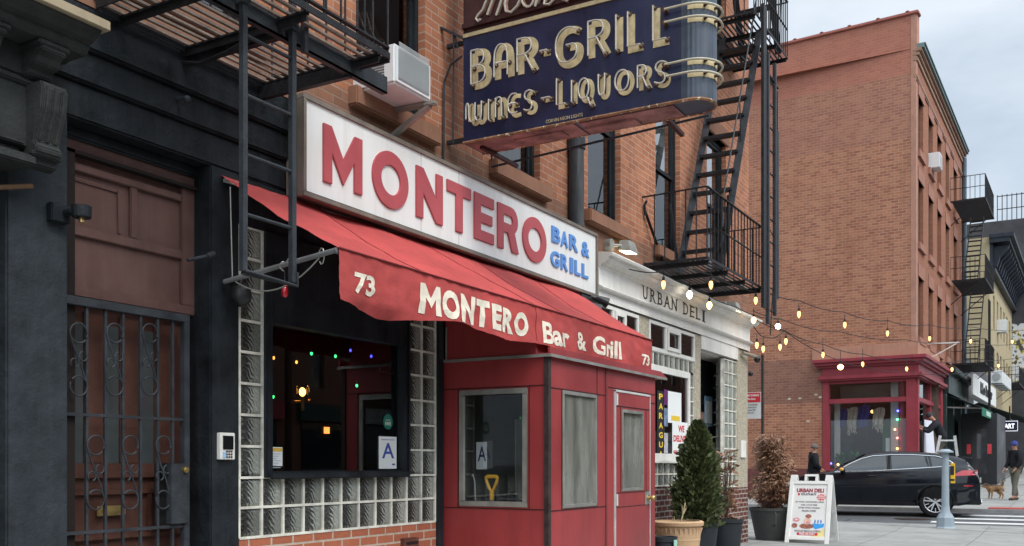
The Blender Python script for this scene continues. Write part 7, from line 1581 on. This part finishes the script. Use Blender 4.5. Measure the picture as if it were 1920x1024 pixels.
def panel(poly, lift, m, name, par=car, nseg=1):
    for side in (1, -1):
        P = []
        for (x0, z0), (x1, z1) in zip(poly, poly[1:] + poly[:1]):
            for k in range(3): t = k / 3; x, z = x0 + (x1 - x0) * t, z0 + (z1 - z0) * t; P.append((x, z))
        cx = sum(p[0] for p in P) / len(P); cz = sum(p[1] for p in P) / len(P); mbp = MB(); rings = [1, .66, .33]; N = len(P); vs = []
        for r in rings: vs += [(cx + (x - cx) * r, side * (cary(cx + (x - cx) * r, cz + (z - cz) * r) + lift), cz + (z - cz) * r) for x, z in P]
        vs.append((cx, side * (cary(cx, cz) + lift), cz)); fs = []
        for q in range(2): fs += [(q * N + i, q * N + (i + 1) % N, (q + 1) * N + (i + 1) % N, (q + 1) * N + i) for i in range(N)]
        fs += [(2 * N + i, 2 * N + (i + 1) % N, 3 * N) for i in range(N)]
        mbp.add(vs, fs if side > 0 else [tuple(reversed(f_)) for f_ in fs]); cpart(mbp, name, m, par, smooth=True)
DLO = [(2.32, 1.075), (2.0, 1.27), (1.72, 1.405), (1.45, 1.475), (1.0, 1.505), (.5, 1.50), (.0, 1.465), (-.24, 1.40), (-.38, 1.30), (-.36, 1.235), (.0, 1.20), (.8, 1.145), (1.5, 1.10)]
panel([(2.28, 1.085), (2.0, 1.26), (1.72, 1.39), (1.42, 1.46), (1.14, 1.485), (1.10, 1.135), (1.6, 1.105)], .006, M_cglass, 'front_window')
panel([(1.02, 1.487), (.5, 1.485), (.18, 1.47), (.12, 1.20), (.6, 1.16), (.98, 1.14)], .006, M_cglass, 'rear_window')
panel([(.12, 1.465), (-.22, 1.385), (-.35, 1.30), (-.28, 1.245), (.07, 1.205)], .006, M_cglass, 'quarter_window')
for side in (1, -1):
    f = MB(); pts = []
    for (x0, z0), (x1, z1) in zip(DLO, DLO[1:] + DLO[:1]):
        for k in range(3): t = k / 3; x, z = x0 + (x1 - x0) * t, z0 + (z1 - z0) * t; pts.append((x, side * (cary(x, z) + .008), z))
    f.tube(pts, .013, 6, True); cpart(f, 'chrome_strip', M_chrome, smooth=True)
    f = MB(); 
    for x_ in (1.06, ): f.tube([(x_, side * (cary(x_, z) + .004), z) for z in (1.14, 1.25, 1.4, 1.49)], .03, 6)
    cpart(f, 'pillar', M_trim)
    f = MB()
    for line in ([(1.08, z) for z in (.34, .5, .7, .9, 1.12)], [(2.18, z) for z in (.34, .5, .7, .9, 1.06)], [(.30 - .0, .62), (.36, .8), (.22, .95), (.16, 1.18)], [(2.18, .34), (1.6, .335), (1.08, .34), (.55, .35)]):
        f.tube([(x, side * (cary(x, z) + .0005), z) for x, z in line], .004, 4)
    cpart(f, 'door_gap', M_trim)
    f = MB(); f.grid(lambda u, v: (.45 + 1.95 * u, side * (cary(.45 + 1.95 * u, .27 + .11 * v) + .006), .255 + .10 * v), 10, 3); cpart(f, 'sill_trim', M_trim, smooth=True)
    for wx in (0, WB):
        f = MB(); f.tube([(wx + .41 * math.cos(R(a)), side * (cary(wx + .41 * math.cos(R(a)), max(.27, WR + .41 * math.sin(R(a)))) + .002), max(.26, WR + .41 * math.sin(R(a)))) for a in range(-12, 193, 8)], .018, 6); cpart(f, 'arch_trim', M_trim, smooth=True)
    for hx in (1.35, .42):
        f = MB(); z = .985 if hx > 1 else 1.0; f.tube([(hx, side * (cary(hx, z) + .0), z), (hx + .02, side * (cary(hx, z) + .03), z), (hx + .17, side * (cary(hx + .17, z) + .03), z), (hx + .19, side * cary(hx + .19, z), z)], .012, 6); cpart(f, 'door_handle', M_paintc, smooth=True)
    f = MB(); f.ball((2.12, side * 1.02, 1.13), .10, 12, 8, (.75, 1.05, .72)); f.bar((2.15, side * .88, 1.06), (2.12, side * .98, 1.09), .08, .04); mo = cpart(f, 'mirror', M_paintc, smooth=True)
    if side > 0: f = MB(); f.ball((2.125, 1.025, 1.135), .101, 12, 8, (.74, 1.04, .62)); cpart(f, 'amber_lamp', mat('amber_lens', (.75, .33, .02), .12, .25, 9, 0, coat=1), mo, smooth=True)
    f = MB(); f.grid(lambda u, v: (-.42 - .50 * u, side * (cary(-.42 - .50 * u, (.985 + .03 * u) + (.135 - .02 * u) * v * (.35 + .65 * min(1, u * 3))) + .008), (.985 + .03 * u) + (.135 - .02 * u) * v * (.35 + .65 * min(1, u * 3))), 10, 4); cpart(f, 'tail_light', M_tail, smooth=True)
    f = MB(); f.grid(lambda u, v: (-.62 - .2 * u, side * (cary(-.62 - .2 * u, .74 + .03 * v) + .005), .74 + .03 * v), 4, 1); cpart(f, 'reflector', M_tail)
    f = MB(); f.grid(lambda u, v: (3.18 + .36 * u, side * (cary(3.18 + .36 * u, .72 + .12 * v) + .006), .72 + .12 * v), 6, 3); cpart(f, 'headlight', mat('lamp_clear', (.55, .57, .6), .08, .1, 5, 0, coat=1), smooth=True)
    for wx in (0, WB):
        yo = side * .895; yi = side * .66
        t_ = MB(); t_.v = []; prof = [(.255, yi), (.345, yi), (WR, yi + side * .03), (WR, yo - side * .04), (.35, yo - side * .008), (.30, yo), (.262, yo - side * .01)]
        N = 40
        for r, y in prof: t_.v += [(wx + r * math.cos(6.2832 * k / N), y, WR + r * math.sin(6.2832 * k / N)) for k in range(N)]
        for i in range(len(prof) - 1):
            for k in range(N): t_.f.append((i * N + k, i * N + (k + 1) % N, (i + 1) * N + (k + 1) % N, (i + 1) * N + k))
        wh_ = cpart(t_, 'wheel', M_tyre, smooth=True)
        f = MB(); f.cyl((wx, yo - side * .02, WR), (wx, yo - side * .05, WR), .262, n=N, caps=False); f.cyl((wx, yo - side * .012, WR), (wx, yo - side * .04, WR), .045, n=16)
        f.tube([(wx + .256 * math.cos(6.2832 * k / N), yo - side * .012, WR + .256 * math.sin(6.2832 * k / N)) for k in range(N)], .011, 6, True)
        for k in range(5):
            a = 6.2832 * k / 5 + .3
            for da in (-.20, .20): f.bar((wx + .03 * math.cos(a), yo - side * .018, WR + .03 * math.sin(a)), (wx + .255 * math.cos(a + da), yo - side * .012, WR + .255 * math.sin(a + da)), .03, .02, (0, 1, 0))
            f.bar((wx + .15 * math.cos(a + .628), yo - side * .02, WR + .15 * math.sin(a + .628)), (wx + .25 * math.cos(a + .628), yo - side * .02, WR + .25 * math.sin(a + .628)), .02, .012, (0, 1, 0))
        cpart(f, 'rim', M_wheel, wh_); f = MB(); f.cyl((wx, yi + side * .05, WR), (wx, yi + side * .12, WR), .25, n=24); cpart(f, 'brake_disc', M_trim, wh_); f = MB(); f.cyl((wx, side * .3, WR), (wx, side * .64, WR), .40, n=30); cpart(f, 'wheel_well', M_trim)
f = MB(); f.grid(lambda u, v: (1.66 + .68 * v, (-.60 + 1.2 * u) * (1 + .16 * v), interp(TOP, 1.66 + .68 * v) + .006), 8, 10); cpart(f, 'windscreen', M_cglass, smooth=True)
f = MB(); f.grid(lambda u, v: (-.66 - .22 * v, (-.45 + .9 * u) * (1 + .1 * v), interp(TOP, -.66 - .22 * v) + .008), 8, 5); cpart(f, 'rear_screen', M_cglass, smooth=True)
f = MB(); f.add([(-.48, -.55, 1.475), (-.48, .55, 1.475), (-.80, .55, 1.44), (-.80, -.55, 1.44), (-.48, -.55, 1.445), (-.48, .55, 1.445), (-.79, .55, 1.42), (-.79, -.55, 1.42)], [(0, 3, 2, 1), (4, 5, 6, 7), (0, 1, 5, 4), (1, 2, 6, 5), (2, 3, 7, 6), (3, 0, 4, 7)]); cpart(f, 'spoiler', M_paintc)
f = MB(); f.box(-1.0, -.6, -.82, .82, .30, .42); cpart(f, 'rear_bumper_trim', M_trim, bevel=.02); f = MB(); f.box(3.3, 3.66, -.6, .6, .26, .34); cpart(f, 'front_bumper_trim', M_trim, bevel=.02)
for y in (.5, -.5): f = MB(); f.cyl((-1.02, y, .36), (-.85, y, .36), .045); cpart(f, 'exhaust', M_chrome)
f = MB(); f.box(-1.0, -.975, -.26, .26, .82, .94); cpart(f, 'number_plate', mat('plate_pale', (.6, .6, .5), .5, .1, 5, 0)); f = MB(); f.box(3.64, 3.67, -.38, .38, .48, .66); cpart(f, 'grille', M_trim)
f = MB(); f.tube([(.0, 0, 1.56), (-.12, 0, 1.62), (-.2, 0, 1.6)], .02, 6); cpart(f, 'aerial', M_paintc)
ca = R(94.5); car.rotation_euler = (0, 0, ca)
wl_ = atd(1753.8, 946, 23.67); lef = Vector((-math.sin(ca), math.cos(ca), 0)); cpos = Vector((wl_.x, wl_.y, 0)) - lef * .89; car.location = (cpos.x, cpos.y, slope(cpos.x) - .088)

# ================================================================ people and the dog
def skinmesh(nodes, edges, name, m, par, sub=2, root=0):
    me = bpy.data.meshes.new(name); me.from_pydata([tuple(p) for p, r in nodes], edges, []); o = bpy.data.objects.new(name, me); C.objects.link(o)
    sm_ = o.modifiers.new('s', 'SKIN'); sm_.use_smooth_shade = True
    for i, (p, r) in enumerate(nodes):
        sv = me.skin_vertices[0].data[i]; sv.radius = (r, r) if not isinstance(r, tuple) else r; sv.use_root = (i == root)
    ss = o.modifiers.new('u', 'SUBSURF'); ss.levels = sub; ss.render_levels = sub
    bpy.context.view_layer.update(); m2 = bpy.data.meshes.new_from_object(o.evaluated_get(bpy.context.evaluated_depsgraph_get())); o.modifiers.clear(); o.data = m2
    m2.materials.clear(); m2.materials.append(m)
    for p in m2.polygons: p.use_smooth = True; p.material_index = 0
    attach(o, par); return o
def skel(chains):
    """chains of (key, point, radius); a repeated key joins to the earlier point"""
    idx = {}; nodes = []; edges = []
    for ch in chains:
        prev = None
        for it in ch:
            if isinstance(it, str): i = idx[it]
            else:
                i = len(nodes); idx[it[0]] = i; nodes.append((Vector(it[1]), it[2]))
            if prev is not None: edges.append((prev, i))
            prev = i
    return nodes, edges
M_skin = mat('skin', (.42, .22, .15), .55, .08, 9, 0)
def hand(chains, key, w, d, side, fwd, curl=.3):
    """palm and five bent fingers from wrist w along d; side = across the palm"""
    d = Vector(d).normalized(); side = Vector(side).normalized(); fwd = Vector(fwd).normalized(); w = Vector(w)
    chains.append([key, (key + 'p', w + d * .05, .028), (key + 'q', w + d * .085, .026)])
    for k, (o_, L_) in enumerate(((-.030, .062), (-.010, .075), (.010, .07), (.030, .055))):
        b = w + d * .095 + side * o_; m_ = b + d * L_ * .5 + fwd * L_ * curl * .3; e = m_ + d * L_ * .4 + fwd * L_ * curl
        chains.append([key + 'q', (key + 'f%d' % k, b, .010), (key + 'g%d' % k, m_, .009), (key + 'h%d' % k, e, .008)])
    t0 = w + d * .035 - side * .03; chains.append([key + 'p', (key + 't', t0 - side * .015 + d * .012, .011), (key + 'u', t0 - side * .025 + d * .045 + fwd * .015, .010)])
def person(lab, P, face, up=(0, 0, 1), cj=None, ct=None, hat=None, shoe=None, hood=False, extra=None):
    """P: dict of joint positions; face: unit vector the head looks along"""
    hp = P['pelvis']; t = thing('person', lab, 'person', (hp.x, hp.y, min(P['footL'].z, P['footR'].z)))
    f = Vector(face).normalized(); r = f.cross(Vector((0, 0, 1))).normalized(); hd = P['head']; u_ = (hd - P['neck']).normalized()
    ch = [[('pelvis', hp, .13), ('waist', hp.lerp(P['chest'], .45), .12), ('chest', P['chest'], .14), ('neck', P['neck'], .058), ('jaw', P['neck'].lerp(hd, .45) + f * .012, .070), ('head', hd, .088), ('crown', hd + u_ * .075, .066)],
          ['head', ('brow', hd + f * .03 + u_ * .01, .072)]]
    for s in 'LR':
        ch.append(['chest', ('sh' + s, P['shoulder' + s], .062), ('el' + s, P['elbow' + s], .043), ('wr' + s, P['wrist' + s], .027)])
        d = (P['wrist' + s] - P['elbow' + s]); hand(ch, 'wr' + s, P['wrist' + s], d, f if abs(d.normalized().dot(f)) < .8 else Vector((0, 0, 1)), r * (1 if s == 'L' else -1), .35)
        ch.append(['pelvis', ('hip' + s, P['hip' + s], .095), ('kn' + s, P['knee' + s], .058), ('an' + s, P['ankle' + s], .04), ('ft' + s, P['foot' + s] + Vector((0, 0, .03)), .035)])
    nd, ed = skel(ch); body_ = skinmesh(nd, ed, 'body', M_skin, t)
    # nose, ears, eyes, mouth
    fc = MB(); c = hd + f * .093
    fc.add([c + u_ * .01 - f * .01, c - u_ * .03 + r * .017 - f * .005, c - u_ * .03 - r * .017 - f * .005, c - u_ * .026 + f * .024], [(0, 3, 1), (0, 2, 3), (1, 3, 2)])
    for s in (-1, 1): fc.ball(hd + r * s * .086 - u_ * .005, .02, 8, 6, (.6, .6, 1.4))
    fc.build('nose_and_ears', M_skin, t, smooth=True)
    e = MB(); 
    for s in (-1, 1): e.ball(hd + f * .090 + r * s * .030 + u_ * .008, .010, 8, 6)
    e.build('eyes', mat('eye_dark', (.03, .02, .015), .2, 0, 1, 0), t); e = MB(); e.bar(hd + f * .088 - u_ * .055 + r * .022, hd + f * .088 - u_ * .055 - r * .022, .008, .006); e.build('mouth', mat('lip', (.3, .09, .08), .5, 0, 1, 0), t)
    # jacket
    ch = [[('hem', hp + Vector((0, 0, -.08)), (.185, .165)), ('waist', hp.lerp(P['chest'], .45), (.185, .17)), ('chest', P['chest'], (.205, .185)), ('collar', P['neck'] + Vector((0, 0, -.01)), .088)]]
    for s in 'LR': ch.append(['chest', ('sh' + s, P['shoulder' + s], .105), ('el' + s, P['elbow' + s], .082), ('wr' + s, P['elbow' + s].lerp(P['wrist' + s], .94), .058)])
    nd, ed = skel(ch); skinmesh(nd, ed, 'jacket', cj, t)
    ch = [[('pelvis', hp, .142)]]
    for s in 'LR': ch.append(['pelvis', ('hip' + s, P['hip' + s], .11), ('kn' + s, P['knee' + s], .078), ('an' + s, P['ankle' + s] + Vector((0, 0, .02)), .06)])
    nd, ed = skel(ch); skinmesh(nd, ed, 'trousers', ct, t)
    for s in 'LR':
        q = P['foot' + s]; a = P['ankle' + s]; fd = (Vector((q.x - a.x, q.y - a.y, 0)) + f * .05).normalized(); b = Vector((a.x, a.y, min(q.z, a.z)))
        nd, ed = skel([[('a', b - fd * .05 + Vector((0, 0, .045)), .042), ('b', b + fd * .06 + Vector((0, 0, .04)), .045), ('c', b + fd * .16 + Vector((0, 0, .03)), .034)]]); skinmesh(nd, ed, 'shoe', shoe or M_trim, t)
    if hat:
        h = MB(); q = u_.to_track_quat('Z', 'Y').to_matrix(); tmp = MB().lathe([(.098, -.0), (.104, .012), (.106, .04), (.102, .045), (.098, .07), (.075, .108), (.035, .13), (.002, .135)], (0, 0, 0), 20, False)
        h.add([hd + u_ * .012 - f * .006 + q @ Vector(v) for v in tmp.v], tmp.f); h.build('knit_hat', hat, t, smooth=True)
    if hood: nd, ed = skel([[('a', P['neck'] - f * .08 + Vector((0, 0, -.03)), .07), ('b', P['neck'] - f * .09 + Vector((0, 0, .05)), .055)]]); skinmesh(nd, ed, 'hood', cj, t, 1)
    return t
M_jk = mat('jacket_black', (.012, .013, .016), .75, .35, 12, .4, 25); M_jk2 = mat('jumper_charcoal', (.022, .022, .027), .9, .3, 9, .5, 25); M_khaki = mat('trousers_khaki', (.13, .125, .10), .9, .2, 9, .4, 30); M_dkt = mat('trousers_dark', (.03, .033, .04), .9, .3, 9, .3); M_hatg = mat('hat_grey', (.14, .12, .11), .95, .3, 30, .6, 80); M_hatb = mat('hat_blue', (.05, .06, .22), .95, .4, 25, .6, 80)
def figure(cx, cy, gz, H, f, **ov):
    """upright joints for a person of height H at cx, cy facing f"""
    f = Vector(f).normalized(); r = f.cross(Vector((0, 0, 1))); o = Vector((cx, cy, gz)); s = H / 1.75
    def q(a, b, z): return o + (r * a + f * b + Vector((0, 0, z))) * s
    P = dict(pelvis=q(0, 0, .95), chest=q(0, .0, 1.30), neck=q(0, .01, 1.47), head=q(0, .03, 1.60), shoulderL=q(-.19, 0, 1.40), shoulderR=q(.19, 0, 1.40), elbowL=q(-.23, .0, 1.12), elbowR=q(.23, .0, 1.12), wristL=q(-.22, .10, .90), wristR=q(.22, .10, .90),
             hipL=q(-.09, 0, .90), hipR=q(.09, 0, .90), kneeL=q(-.10, .02, .50), kneeR=q(.10, .0, .50), ankleL=q(-.10, 0, .09), ankleR=q(.10, -.02, .09), footL=q(-.11, .1, 0), footR=q(.11, .08, 0))
    for k_, v in ov.items(): P[k_] = q(*v)
    return P
leftv = Vector((-ts, tc, 0)) * .95 - Vector((tc, ts, 0)) * .10           # towards the left of the picture
mp_ = atd(1525, 880, 27.6)
P = figure(mp_.x, mp_.y, slope(mp_.x), 1.74, -leftv + Vector((-.1, -.1, 0)), elbowL=(-.25, .02, 1.12), wristL=(-.17, .17, 1.02), elbowR=(.25, .02, 1.12), wristR=(.16, .18, 1.02), head=(0, .03, 1.60))
pm1 = person('man in black puffer jacket and grey knit hat standing beside the brick wall', P, -leftv + Vector((-.05, -.05, 0)), cj=M_jk, ct=M_dkt, hat=M_hatg, hood=True)
pc = P['shoulderL'].lerp(P['elbowL'], .3); vd = (Vector((0, 0, HC)) - pc).normalized()
MB().cyl(pc + vd * .085, pc + vd * .096, .038, n=18).build('arm_patch', mat('patch_white', (.5, .5, .5), .7, .4, 40, 0), pm1)
mr_ = atd(1904, 900, 29.0)
P = figure(mr_.x, mr_.y, slope(mr_.x), 1.76, leftv, elbowR=(.24, .03, 1.13), wristR=(.20, .20, .92), elbowL=(-.25, .0, 1.12), wristL=(-.20, .12, .93), kneeL=(-.08, .06, .5), ankleL=(-.09, .12, .09), footL=(-.09, .22, 0), kneeR=(.10, -.02, .5), ankleR=(.11, -.12, .09), footR=(.12, -.02, 0))
person('man in black jacket, khaki trousers and blue patterned knit hat walking a dog', P, leftv - Vector((tc, ts, 0)) * .35, cj=M_jk, ct=M_khaki, hat=M_hatb, shoe=mat('shoe_brown', (.07, .045, .03), .7, .2, 9, 0), hood=True)
leash_from = P['wristL'] + Vector((0, 0, -.08))
# man up the ladder
D_ = 32.0
def J(u, v, dd=0): return atd(u, v, D_ + dd)
gz_ = slope(34.5)
P = dict(pelvis=J(1769, 826), chest=J(1761, 801), neck=J(1750, 787), head=J(1744, 780.5), shoulderL=J(1752, 794, .2), shoulderR=J(1754, 795, -.2), elbowL=J(1740, 806, .2), elbowR=J(1741, 810, -.2), wristL=J(1730, 801, .15), wristR=J(1729, 805, -.1),
         hipL=J(1767, 829, .09), hipR=J(1767, 830, -.09), kneeL=J(1758, 849, .12), kneeR=J(1757, 850, -.1), ankleL=J(1763, 870, .12), ankleR=J(1761, 871, -.1), footL=J(1755, 874, .12), footR=J(1753, 875, -.1))
person('man in dark jumper and knit hat leaning from a stepladder at the corner window', P, leftv + Vector((tc, ts, 0)) * .25, cj=M_jk2, ct=M_khaki, hat=mat('hat_dark', (.05, .05, .06), .95, .3, 30, .4), shoe=M_trim)
a_, b_ = frontA(1725.5, 787), frontA(1744.5, 846)
sh_ = tag(MB().add([PT(a_[0], a_[1], -.12), PT(b_[0] - .5, a_[1] + .02, -.12), PT(b_[0] + .0, 1.75, -.14), PT(b_[0] - .2, 1.62, -.12), PT(a_[0], 1.58, -.12)] + [PT(a_[0], a_[1], -.13), PT(b_[0] - .5, a_[1] + .02, -.13), PT(b_[0] + .0, 1.75, -.15), PT(b_[0] - .2, 1.62, -.13), PT(a_[0], 1.58, -.13)], [(4, 3, 2, 1, 0), (5, 6, 7, 8, 9), (0, 1, 6, 5), (1, 2, 7, 6), (2, 3, 8, 7), (3, 4, 9, 8), (4, 0, 5, 9)]).build('white_sheet', mat('sheet_bluewhite', (.74, .75, .82), .7, .02, 3, 0)), 'large white sheet held by the man on the stepladder against the window', 'sheet')
sl = thing('stepladder', 'pale aluminium stepladder standing at the corner window behind the car', 'ladder', J(1772, 905))
M_lad = mat('ladder_aluminium', (.62, .62, .60), .4, .1, 8, 0, metal=.3)
gzl = slope(34.6); 
def Q(u, v, dd): p = J(u, v, dd); return p
for dd in (-.3, .3):
    for (u0, u1) in ((1763, 1752), (1790, 1797)):
        t_ = Q(u0, 817, dd); b = Q(u1, 872, dd); b2 = t_ + (b - t_) * ((gzl - t_.z) / (b.z - t_.z)); MB().bar(t_, b2, .085, .04).build('rail', M_lad, sl)
for k in range(6):
    t = .06 + k * .17
    for (u0, u1) in ((1763, 1752), (1790, 1797)):
        pts = []
        for dd in (-.3, .3): t_ = Q(u0, 817, dd); b = Q(u1, 872, dd); b2 = t_ + (b - t_) * ((gzl - t_.z) / (b.z - t_.z)); pts.append(t_.lerp(b2, t))
        MB().bar(pts[0], pts[1], .08, .035).build('rung', M_lad, sl)
MB().bar(Q(1763, 826, -.3), Q(1790, 826, -.3), .05, .05).bar(Q(1763, 826, .3), Q(1790, 826, .3), .05, .05).build('brace', M_lad, sl)
# dog
dg = atd(1864, 915, 29.6); gz = slope(dg.x); t = thing('dog', 'small tan and black long-haired dog standing on the far pavement', 'dog', (dg.x, dg.y, gz)); F = leftv.normalized(); Rr = F.cross(Vector((0, 0, 1)))
def dq(a, b, z): return Vector((dg.x, dg.y, gz)) + F * a + Rr * b + Vector((0, 0, z))
ch = [[('rump', dq(-.20, 0, .34), .085), ('loin', dq(-.06, 0, .36), .078), ('chestd', dq(.12, 0, .335), .100), ('neckd', dq(.22, 0, .39), .070), ('headd', dq(.29, 0, .415), .062), ('muz', dq(.37, 0, .39), .034), ('nosed', dq(.405, 0, .388), .022)]]
for s, b in (('a', -.07), ('b', .07)):
    ch.append(['chestd', ('fs' + s, dq(.13, b, .26), .045), ('fe' + s, dq(.11, b, .17), .028), ('fw' + s, dq(.12, b, .08), .022), ('fp' + s, dq(.14, b, .018), .024)])
    ch.append(['rump', ('hk' + s, dq(-.15, b, .22), .052), ('hh' + s, dq(-.25, b, .13), .026), ('hw' + s, dq(-.23, b, .05), .021), ('hpw' + s, dq(-.20, b, .018), .024)])
ch.append(['rump', ('t1', dq(-.27, 0, .41), .025), ('t2', dq(-.29, 0, .49), .035), ('t3', dq(-.22, 0, .54), .030)])
ch.append(['headd', ('e1', dq(.27, -.05, .47), .018)]); ch.append(['headd', ('e2', dq(.27, .05, .47), .018)])
m_, nt, b = _new('dog_fur'); p = _pos(nt); c = _ramp(nt, _noise(nt, p, 9, 5), [(.4, (.30, .16, .07)), (.6, (.42, .25, .12))]); sp2 = nt.nodes.new('ShaderNodeSeparateXYZ'); nt.links.new(p, sp2.inputs[0]); mr2 = nt.nodes.new('ShaderNodeMapRange'); mr2.inputs['From Min'].default_value = gz + .37; mr2.inputs['From Max'].default_value = gz + .42; nt.links.new(sp2.outputs[2], mr2.inputs[0]); c = _mix(nt, mr2.outputs[0], c, (.08, .05, .035)); nt.links.new(c, b.inputs['Base Color']); b.inputs['Roughness'].default_value = .9
nd, ed = skel(ch); skinmesh(nd, ed, 'body', m_, t)
f = MB()
for _ in range(900):
    a = random.uniform(-.27, .2); th_ = random.uniform(0, 6.28); c = dq(a, .085 * math.cos(th_), .335 + .085 * math.sin(th_)); d = (Rr * math.cos(th_) * .3 - F * .5 + Vector((0, 0, -.5 + .2 * math.sin(th_)))).normalized() * .05; w_ = d.orthogonal().normalized() * .006; f.add([c - w_, c + w_, c + d], [(0, 1, 2)])
f.build('coat', m_, t); MB().ball(dq(.42, 0, .392), .014).ball(dq(.335, -.03, .43), .009).ball(dq(.335, .03, .43), .009).build('nose_and_eyes', M_rubber, t)
f = MB(); 
for _ in range(160): c = dq(-.26 + random.uniform(-.05, .06), random.uniform(-.03, .03), .47 + random.uniform(-.05, .08)); d = Vector((random.gauss(0, 1), random.gauss(0, 1), random.gauss(.3, 1))).normalized() * .06; w_ = d.orthogonal().normalized() * .007; f.add([c - w_, c + w_, c + d], [(0, 1, 2)])
f.build('tail_plume', mat('plume_cream', (.5, .42, .32), .9, .2, 9, 0), t)
tag(MB().tube(cat(tuple(leash_from), tuple(dq(.16, 0, .42)), .06), .007, 5).build('leash', M_rubber), 'thin dark dog leash from the walking man to the tan dog', 'leash')

# ================================================================ the other side of the avenue (mirrored in the windows)
M_ob = brick('brick_opposite', 'XZY', (.20, .08, .05), (.14, .055, .035), (.2, .16, .12), dirt=.2)
for i, (x0, x1, h, mm_, lb) in enumerate(((-30, -6, 13, M_ob, 'red brick building across the avenue behind the viewer'), (-6, 12, 11, M_ob, 'low red brick building across the avenue facing the bar'), (12, 34, 14, M_ob, 'taller red brick building across the avenue facing the deli'), (34.5, 66, 12, M_ob, 'lower building far along the other side of the avenue'), (67, 110, 14, M_ob, 'red brick building farthest along the other side of the avenue'))):
    o = thing('opposite_building', lb, 'building', (x0, -22, 0)); hs = [(x0 + 1.2 + 2.6 * k, x0 + 2.3 + 2.6 * k, z, z + 1.9) for k in range(int((x1 - x0 - 2) / 2.6)) for z in (5, 8.5)]
    f = MB(); cells(f, x0, x1, -.2, h, hs, lambda a, z, t: (a, -22 - t, z), .2); f.quad((x0, -22, h), (x1, -22, h), (x1, -34, h), (x0, -34, h)); f.quad((x0, -22, 0), (x0, -34, 0), (x0, -34, h), (x0, -22, h)); f.quad((x1, -22, 0), (x1, -34, 0), (x1, -34, h), (x1, -22, h)); f.build('wall', mm_, o)
    f = MB(); 
    for a, b2, z0, z1 in hs: f.quad((a, -22.18, z0), (b2, -22.18, z0), (b2, -22.18, z1), (a, -22.18, z1))
    f.build('window_panes', M_paneF, o); f = MB(); f.box(x0 + .3, x1 - .3, -22.02, -21.7, 3.4, 4.2); f.build('shop_fascia', [M_wtrim, M_gr, M_rs, M_gr, M_wtrim][i], o); f = MB(); f.box(x0 + .6, x1 - .6, -22.01, -21.95, .4, 3.3); f.build('shop_window', MC['dark_gloss'], o)
